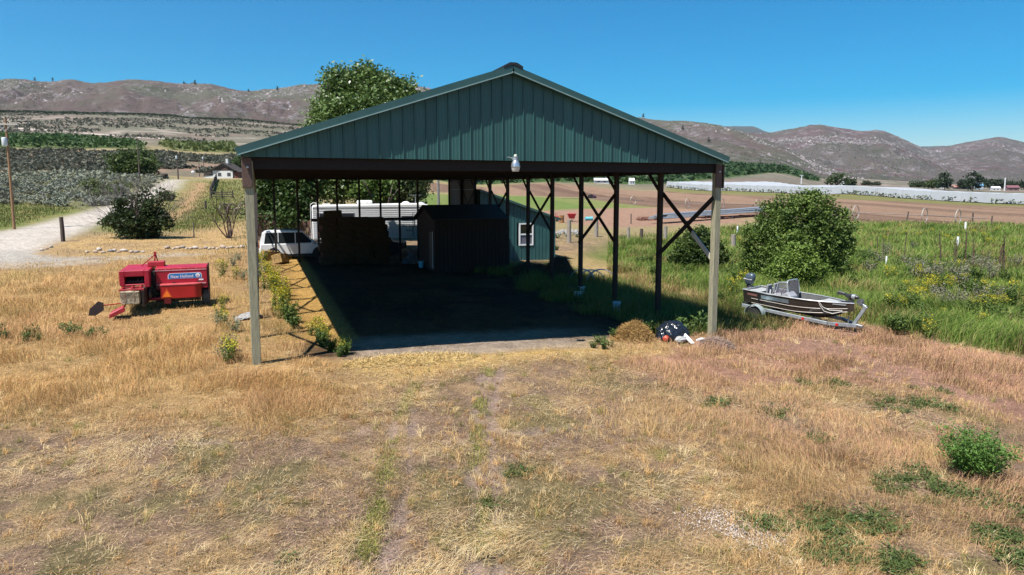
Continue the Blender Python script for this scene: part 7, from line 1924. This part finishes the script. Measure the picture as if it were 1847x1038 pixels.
# golden brome left of the yard
x, y, r, rg = sample(420000, 9, 62, -42, 12, 301, 1.4)
wgt = zone('gold_left', x, y, soft=.13, warp=.08); cl_ = fbm(x * .9, y * .9, 4, 311)
k = (rg.uniform(0, 1, len(x)) < wgt * (1 - .95 * ruts(x, y)) * (.12 + .95 * sstep(.36, .6, cl_))) & barn_clear(x, y); x, y, r, cl_, wgt = x[k], y[k], r[k], cl_[k], wgt[k]; n = len(x)
bg_ = G(296, 566); nb_ = sstep(2.0, 3.4, np.hypot((x - bg_.x), (y - bg_.y + .6) * 1.4))
h = rg.uniform(.10, .36, n) * (.35 + 2.4 * cl_ ** 2) * (.35 + .65 * wgt) * (.45 + .55 * nb_); hue = fbm(x * .25, y * .25, 4, 312); olv = fbm(x * .35 + 7, y * .35, 4, 319)
ct = pal(rg, n, [(.74, .46, .20), (.72, .40, .16), (.78, .57, .33), (.58, .30, .19), (.44, .40, .16)], [.30, .28, .18, .18, .06])
ct = ct * (1 - .5 * sstep(.55, .72, hue)[:, None]) + np.array([.52, .27, .22]) * .5 * sstep(.55, .72, hue)[:, None]
q_ = .65 * sstep(.54, .68, olv)[:, None]; ct = ct * (1 - q_) + np.array([.36, .34, .12]) * q_
ct = ct * np.array([1.08, .97, .80]); blades('golden_grass', x, y, h, np.maximum(.0055, r * .00045), pal(rg, n, [(.66, .46, .22), (.58, .38, .18), (.48, .38, .17)]), ct, .75, 302)
# rosy cheatgrass and thin gold on the right
x, y, r, rg = sample(420000, 6.2, 34, -4, 41, 303, 1.4)
wp = zone('pink', x, y, soft=.08, warp=.08); wg = zone('gold_mid', x, y, soft=.14, warp=.09); cl_ = fbm(x * .9, y * .9, 4, 313)
den = np.maximum(wp * .9, wg * .62); k = (rg.uniform(0, 1, len(x)) < den * (.12 + .95 * sstep(.36, .6, cl_))) & barn_clear(x, y); x, y, r, wp, wg, cl_ = x[k], y[k], r[k], wp[k], wg[k], cl_[k]; n = len(x)
h = rg.uniform(.10, .36, n) * (.4 + 2.0 * cl_ ** 2) * (.45 + .35 * np.maximum(wp, wg) + .25 * wp)
ct = np.where((rg.uniform(0, 1, n) < np.maximum(wp * .85, .75 * sstep(.46, .62, fbm(x * .3, y * .3, 4, 328)) * sstep(9.5, 13, x + y * .3)))[:, None], pal(rg, n, [(.58, .29, .22), (.50, .24, .22), (.62, .37, .26), (.47, .27, .28)]), pal(rg, n, [(.68, .46, .22), (.62, .37, .17), (.74, .55, .33), (.52, .28, .19), (.36, .33, .13)]))
ct = ct * np.array([1.07, .96, .84]); blades('cheatgrass', x, y, h, np.maximum(.005, r * .00045), pal(rg, n, [(.52, .37, .19), (.44, .30, .15), (.36, .29, .13)]), ct, .7, 304)
# green meadow on the right
x, y, r, rg = sample(260000, 16, 110, 8, 42, 305, 1.3)
wz = np.maximum(zone('green', x, y, warp=.07), zone('tan_right', x, y, warp=.06)); tn = zone('tan_right', x, y, warp=.06); cl_ = fbm(x * .45, y * .45, 4, 314)
k = (rg.uniform(0, 1, len(x)) < wz * (.25 + .9 * sstep(.3, .6, cl_))) & barn_clear(x, y); x, y, r, tn, cl_ = x[k], y[k], r[k], tn[k], cl_[k]; n = len(x)
h = rg.uniform(.25, .75, n) * (.55 + .8 * cl_) * (1 - .35 * tn); yel = fbm(x * .3, y * .3, 4, 315)
ct = pal(rg, n, [(.14, .22, .04), (.20, .28, .055), (.10, .18, .03), (.30, .33, .085), (.38, .34, .15)], [.3, .28, .2, .14, .08])
m_ = (rg.uniform(0, 1, n) < np.clip(tn * .8 + .5 * sstep(.55, .7, yel), 0, 1)); ct[m_] = pal(rg, m_.sum(), [(.42, .30, .13), (.34, .26, .10), (.26, .25, .08), (.36, .2, .12)])
blades('green_grass', x, y, h, np.maximum(.009, r * .0006), ct * .8, ct, .5, 306)
# short sparse tufts and stray straw over the trampled yard
x, y, r, rg = sample(230000, 6, 30, -41, 30, 307, 1.3)
cl_ = fbm(x * 1.4, y * 1.4, 4, 316); wz = np.clip(1 - zone('gold_left', x, y) * .8 - zone('pink', x, y) * .6, 0, 1) * (1 - ruts(x, y) * .9)
k = (rg.uniform(0, 1, len(x)) < wz * (.05 + .8 * sstep(.50, .68, cl_))) & barn_clear(x, y); x, y, r = x[k], y[k], r[k]; n = len(x)
h = rg.uniform(.03, .12, n); ct = pal(rg, n, [(.52, .36, .17), (.38, .25, .13), (.20, .19, .07), (.27, .22, .10), (.60, .46, .27)], [.24, .18, .28, .18, .12])
ct = ct * np.array([1.06, .97, .85]); blades('short_grass', x, y, h, np.maximum(.006, r * .00055), ct * .85, ct, .9, 308)
x, y, r, rg = sample(260000, 6, 26, -41, 36, 309, 1.2)
cl_ = fbm(x * .7 + 4, y * .7, 4, 317); wz = .10 + .9 * np.clip(sstep(.50, .64, cl_) * (.3 + .7 * sstep(.42, .58, fbm(x * 2.4, y * 2.4, 3, 327))) + zone('straw_front', x, y) * 1.2, 0, 1)
k = (rg.uniform(0, 1, len(x)) < wz * (1 - .8 * ruts(x, y))) & barn_clear(x, y + .8); x, y, r = x[k], y[k], r[k]; n = len(x)
a = rg.uniform(0, 2 * math.pi, n) ; a = np.where(rg.uniform(0, 1, n) < .6, fbm(x * .4, y * .4, 2, 318) * 9 + rg.normal(0, .5, n), a)
L = rg.uniform(.06, .24, n); d_ = np.stack([np.cos(a), np.sin(a), rg.uniform(-.02, .22, n)], 1) * L[:, None]; s = np.stack([-np.sin(a), np.cos(a), np.zeros(n)], 1) * np.maximum(.0045, r * .0004)[:, None] * .5
p = np.stack([x, y, terr(x, y) + rg.uniform(.012, .05, n)], 1); V = np.stack([p - s, p + s, p + d_], 1).reshape(-1, 3)
col = pal(rg, n, [(.74, .56, .29), (.66, .46, .21), (.80, .66, .42), (.54, .36, .18)])
tag(np_mesh('loose_straw', V, np.arange(3 * n).reshape(n, 3), np.repeat(col, 3, axis=0), leaf_mat('blade')), kind='stuff')
# straw in the barn's sunny strip and the long grass round its right posts
x = np.random.default_rng(320).uniform(.3, 2.7, 26000); rg = np.random.default_rng(321); y = rg.uniform(20.5, 44, 26000); n = len(x)
a = rg.uniform(0, 6.28, n); d_ = np.stack([np.cos(a), np.sin(a), rg.uniform(0, .25, n)], 1) * rg.uniform(.06, .2, n)[:, None]; s = np.stack([-np.sin(a), np.cos(a), np.zeros(n)], 1) * .006
p = np.stack([x, y, terr(x, y) + .015], 1); V = np.stack([p - s, p + s, p + d_], 1).reshape(-1, 3)
tag(np_mesh('barn_straw', V, np.arange(3 * n).reshape(n, 3), np.repeat(pal(rg, n, [(.52, .33, .11), (.42, .25, .08), (.58, .40, .16)]), 3, axis=0), leaf_mat('blade')), kind='stuff')
rg = np.random.default_rng(322); n = 26000; x = rg.uniform(11.4, 17.5, n); y = rg.uniform(18.6, 40, n); k = fbm(x * .8, y * .8, 3, 9) + (x - 13) * .12 > .45; x, y = x[k], y[k]; n = len(x)
blades('barn_side_grass', x, y, rg.uniform(.25, .65, n), np.full(n, .014), pal(rg, n, [(.09, .13, .03), (.14, .17, .05)]), pal(rg, n, [(.10, .16, .03), (.18, .2, .06), (.3, .24, .1)]), .5, 323)
# roadside grass on the left, dry lawn, and the slope beyond
x, y, r, rg = sample(130000, 44, 240, -42, -14, 330, 1.2)
wl = zone('left_green', x, y, warp=.03); wm2 = zone('mid_green', x, y, warp=.03); ws = zone('sage', x, y, warp=.03) * .5; wr = np.clip(3 * np.maximum(zone('road', x, y, soft=.04, warp=.008), zone('drive', x, y, soft=.02, warp=.02)), 0, 1); wlw = zone('lawn', x, y) * .4
k = rg.uniform(0, 1, len(x)) < np.clip(wl + wm2 + ws + wlw, 0, 1) * (1 - wr) * (1 - .95 * zone('track', x, y, soft=.012, warp=.015)); x, y, r, wlw = x[k], y[k], r[k], wlw[k]; n = len(x)
ct = pal(rg, n, [(.12, .155, .035), (.17, .185, .055), (.26, .22, .09), (.10, .125, .03)]); m_ = rg.uniform(0, .4, n) < wlw; ct[m_] = pal(rg, m_.sum(), [(.48, .33, .15), (.40, .27, .12)])
blades('roadside_grass', x, y, rg.uniform(.15, .42, n) * np.where(m_, .3, 1), r * .0006, ct * .85, ct, .5, 331)

# pebbles, clods and bits of chaff lying on the worn yard
x, y, r, rg = sample(26000, 6, 24, -40, 34, 340, 1.3)
k = (rg.uniform(0, 1, len(x)) < .25 + .6 * sstep(.5, .64, fbm(x * .8, y * .8, 3, 341)) + .6 * zone('gold_mid', x, y) * (np.hypot(x - 8.2, y - 7.2) < 3)) & barn_clear(x, y + .5); x, y, r = x[k], y[k], r[k]; n = len(x)
s_ = rg.uniform(.006, .02, n); base = np.array([[1, 0, -.3], [-.5, .87, -.3], [-.5, -.87, -.3], [.1, .05, .8]])
V = base[None] * s_[:, None, None] * rg.uniform(.6, 1.4, (n, 4, 3)); a = rg.uniform(0, 6.28, n); ca, sa = np.cos(a)[:, None], np.sin(a)[:, None]
V = np.stack([V[..., 0] * ca - V[..., 1] * sa + x[:, None], V[..., 0] * sa + V[..., 1] * ca + y[:, None], V[..., 2] + (terr(x, y) + .01)[:, None]], -1).reshape(-1, 3)
i = (np.arange(n) * 4)[:, None]; F = np.concatenate([i + np.array([[0, 1, 3]]), i + np.array([[1, 2, 3]]), i + np.array([[2, 0, 3]])])
tag(np_mesh('pebbles', V, F, np.repeat(pal(rg, n, [(.20, .135, .10), (.15, .10, .075), (.24, .17, .12), (.27, .185, .13)]), 4, axis=0), leaf_mat('clod', 0.0, .95, .1)), kind='stuff')

# low growth down the middle of the wheel tracks
px_l = [[(655, 1010), (690, 880), (705, 800), (728, 740), (752, 690)], [(872, 1000), (870, 900), (862, 840), (862, 740), (884, 660)], [(640, 1038), (668, 960), (688, 900)]]
xs_, ys_ = [], []; rg = np.random.default_rng(350)
for pl in px_l:
    w_ = [G(*p) for p in pl]
    for a, b in zip(w_[:-1], w_[1:]):
        L = (b - a).length; m_ = int(L * 520); t = rg.uniform(0, 1, m_); xs_.append(a.x + (b.x - a.x) * t + rg.normal(0, .10, m_)); ys_.append(a.y + (b.y - a.y) * t + rg.normal(0, .05, m_))
x, y = np.concatenate(xs_), np.concatenate(ys_); k = fbm(x * 1.6, y * 1.6, 3, 351) > .42; x, y = x[k], y[k]; n = len(x); ct = pal(rg, n, [(.34, .31, .08), (.26, .27, .07), (.44, .36, .13), (.18, .22, .05)])
blades('track_growth', x, y, rg.uniform(.03, .11, n), np.full(n, .008), ct * .85, ct, .9, 352)
# pale gravel washed out at the near right
rg = np.random.default_rng(355); n = 1300; g1, g2 = G(1270, 925), G(1420, 990); t = rg.uniform(0, 1, n); x = g1.x + (g2.x - g1.x) * t + rg.normal(0, .26, n); y = g1.y + (g2.y - g1.y) * t + rg.normal(0, .22, n)
s_ = rg.uniform(.006, .018, n); V = base[None] * s_[:, None, None] * rg.uniform(.6, 1.4, (n, 4, 3)); V = np.stack([V[..., 0] + x[:, None], V[..., 1] + y[:, None], V[..., 2] + (terr(x, y) + .012)[:, None]], -1).reshape(-1, 3)
i = (np.arange(n) * 4)[:, None]; F = np.concatenate([i + np.array([[0, 1, 3]]), i + np.array([[1, 2, 3]]), i + np.array([[2, 0, 3]])])
tag(np_mesh('gravel', V, F, np.repeat(pal(rg, n, [(.34, .28, .24), (.27, .21, .17), (.42, .37, .33)]), 4, axis=0), leaf_mat('clod')), kind='stuff')

# tufts of bleached bunch grass scattered over the yard and the drier ground
rg = np.random.default_rng(360); x0, y0, r, _ = sample(4200, 6, 30, -41, 38, 361, 1.3)
k = barn_clear(x0, y0 + .4) & (rg.uniform(0, 1, len(x0)) < .25 + .75 * sstep(.45, .62, fbm(x0 * .6, y0 * .6, 3, 362))); x0, y0, r = x0[k], y0[k], r[k]
m_ = 26; n = len(x0) * m_; a = rg.uniform(0, 6.28, n); q = rg.uniform(0, .07, n); sz = np.repeat(rg.uniform(.5, 1.5, len(x0)), m_)
x = np.repeat(x0, m_) + np.cos(a) * q * sz; y = np.repeat(y0, m_) + np.sin(a) * q * sz
ct = np.repeat(pal(rg, len(x0), [(.74, .56, .30), (.66, .44, .21), (.52, .33, .17), (.30, .29, .10), (.80, .66, .42)]), m_, axis=0) * rg.uniform(.85, 1.15, n)[:, None]
ct = ct * np.array([1.05, .97, .85]); blades('dry_tufts', x, y, rg.uniform(.07, .2, n) * sz, np.maximum(.005, np.repeat(r, m_) * .0004), ct * .8, ct, 1.1, 363)

# chaff trodden into the shaded floor
rg = np.random.default_rng(370); n = 22000; x = rg.uniform(2.4, 13, n); y = rg.uniform(19, 42, n); k = fbm(x * .7, y * .9, 4, 371) > .5; x, y = x[k], y[k]; n = len(x)
a = rg.uniform(0, 6.28, n); d_ = np.stack([np.cos(a), np.sin(a), rg.uniform(0, .2, n)], 1) * rg.uniform(.06, .22, n)[:, None]; s = np.stack([-np.sin(a), np.cos(a), np.zeros(n)], 1) * .007
p = np.stack([x, y, terr(x, y) + .015], 1); V = np.stack([p - s, p + s, p + d_], 1).reshape(-1, 3)
tag(np_mesh('floor_chaff', V, np.arange(3 * n).reshape(n, 3), np.repeat(pal(rg, n, [(.20, .12, .05), (.14, .085, .04), (.26, .17, .08)]), 3, axis=0), leaf_mat('blade')), kind='stuff')
# weeds and young trees showing at the foot of the netting
rg = np.random.default_rng(372); n = 2600; t_ = rg.uniform(0, 1, n); x = lerp(a_net.x, b_net.x, t_) + rg.normal(0, 1.2, n); y = lerp(a_net.y, b_net.y, t_) - rg.uniform(1, 4, n); k = fbm(t_ * 60, t_ * 0, 3, 373) > .42; x, y = x[k], y[k]; n = len(x)
z = terr(x, y) + rg.uniform(.1, 1.6, n) ; V, F, c = leaf_quads(np.stack([x, y, z], 1), .5, pal(rg, n, [(.16, .17, .12), (.24, .24, .2), (.10, .13, .06)]), rg=rg); tag(np_mesh('netting_weeds', V, F, c, leaf_mat('leaf')), kind='stuff')
# ------------------------------------------------------------------ the dry valley air
hz = MB().box((-16000, -16000, -40), (16000, 16000, 1150))
hm = bpy.data.materials.new('valley_air'); hm.use_nodes = True
t = hm.node_tree; t.nodes.clear()
v = t.nodes.new('ShaderNodeVolumePrincipled'); v.inputs['Color'].default_value = (.80, .88, 1, 1); v.inputs['Density'].default_value = 3.2e-5
v.inputs['Anisotropy'].default_value = .3
oo = t.nodes.new('ShaderNodeOutputMaterial'); t.links.new(v.outputs[0], oo.inputs['Volume'])
o = hz.build('haze', hm); tag(o, kind='stuff')
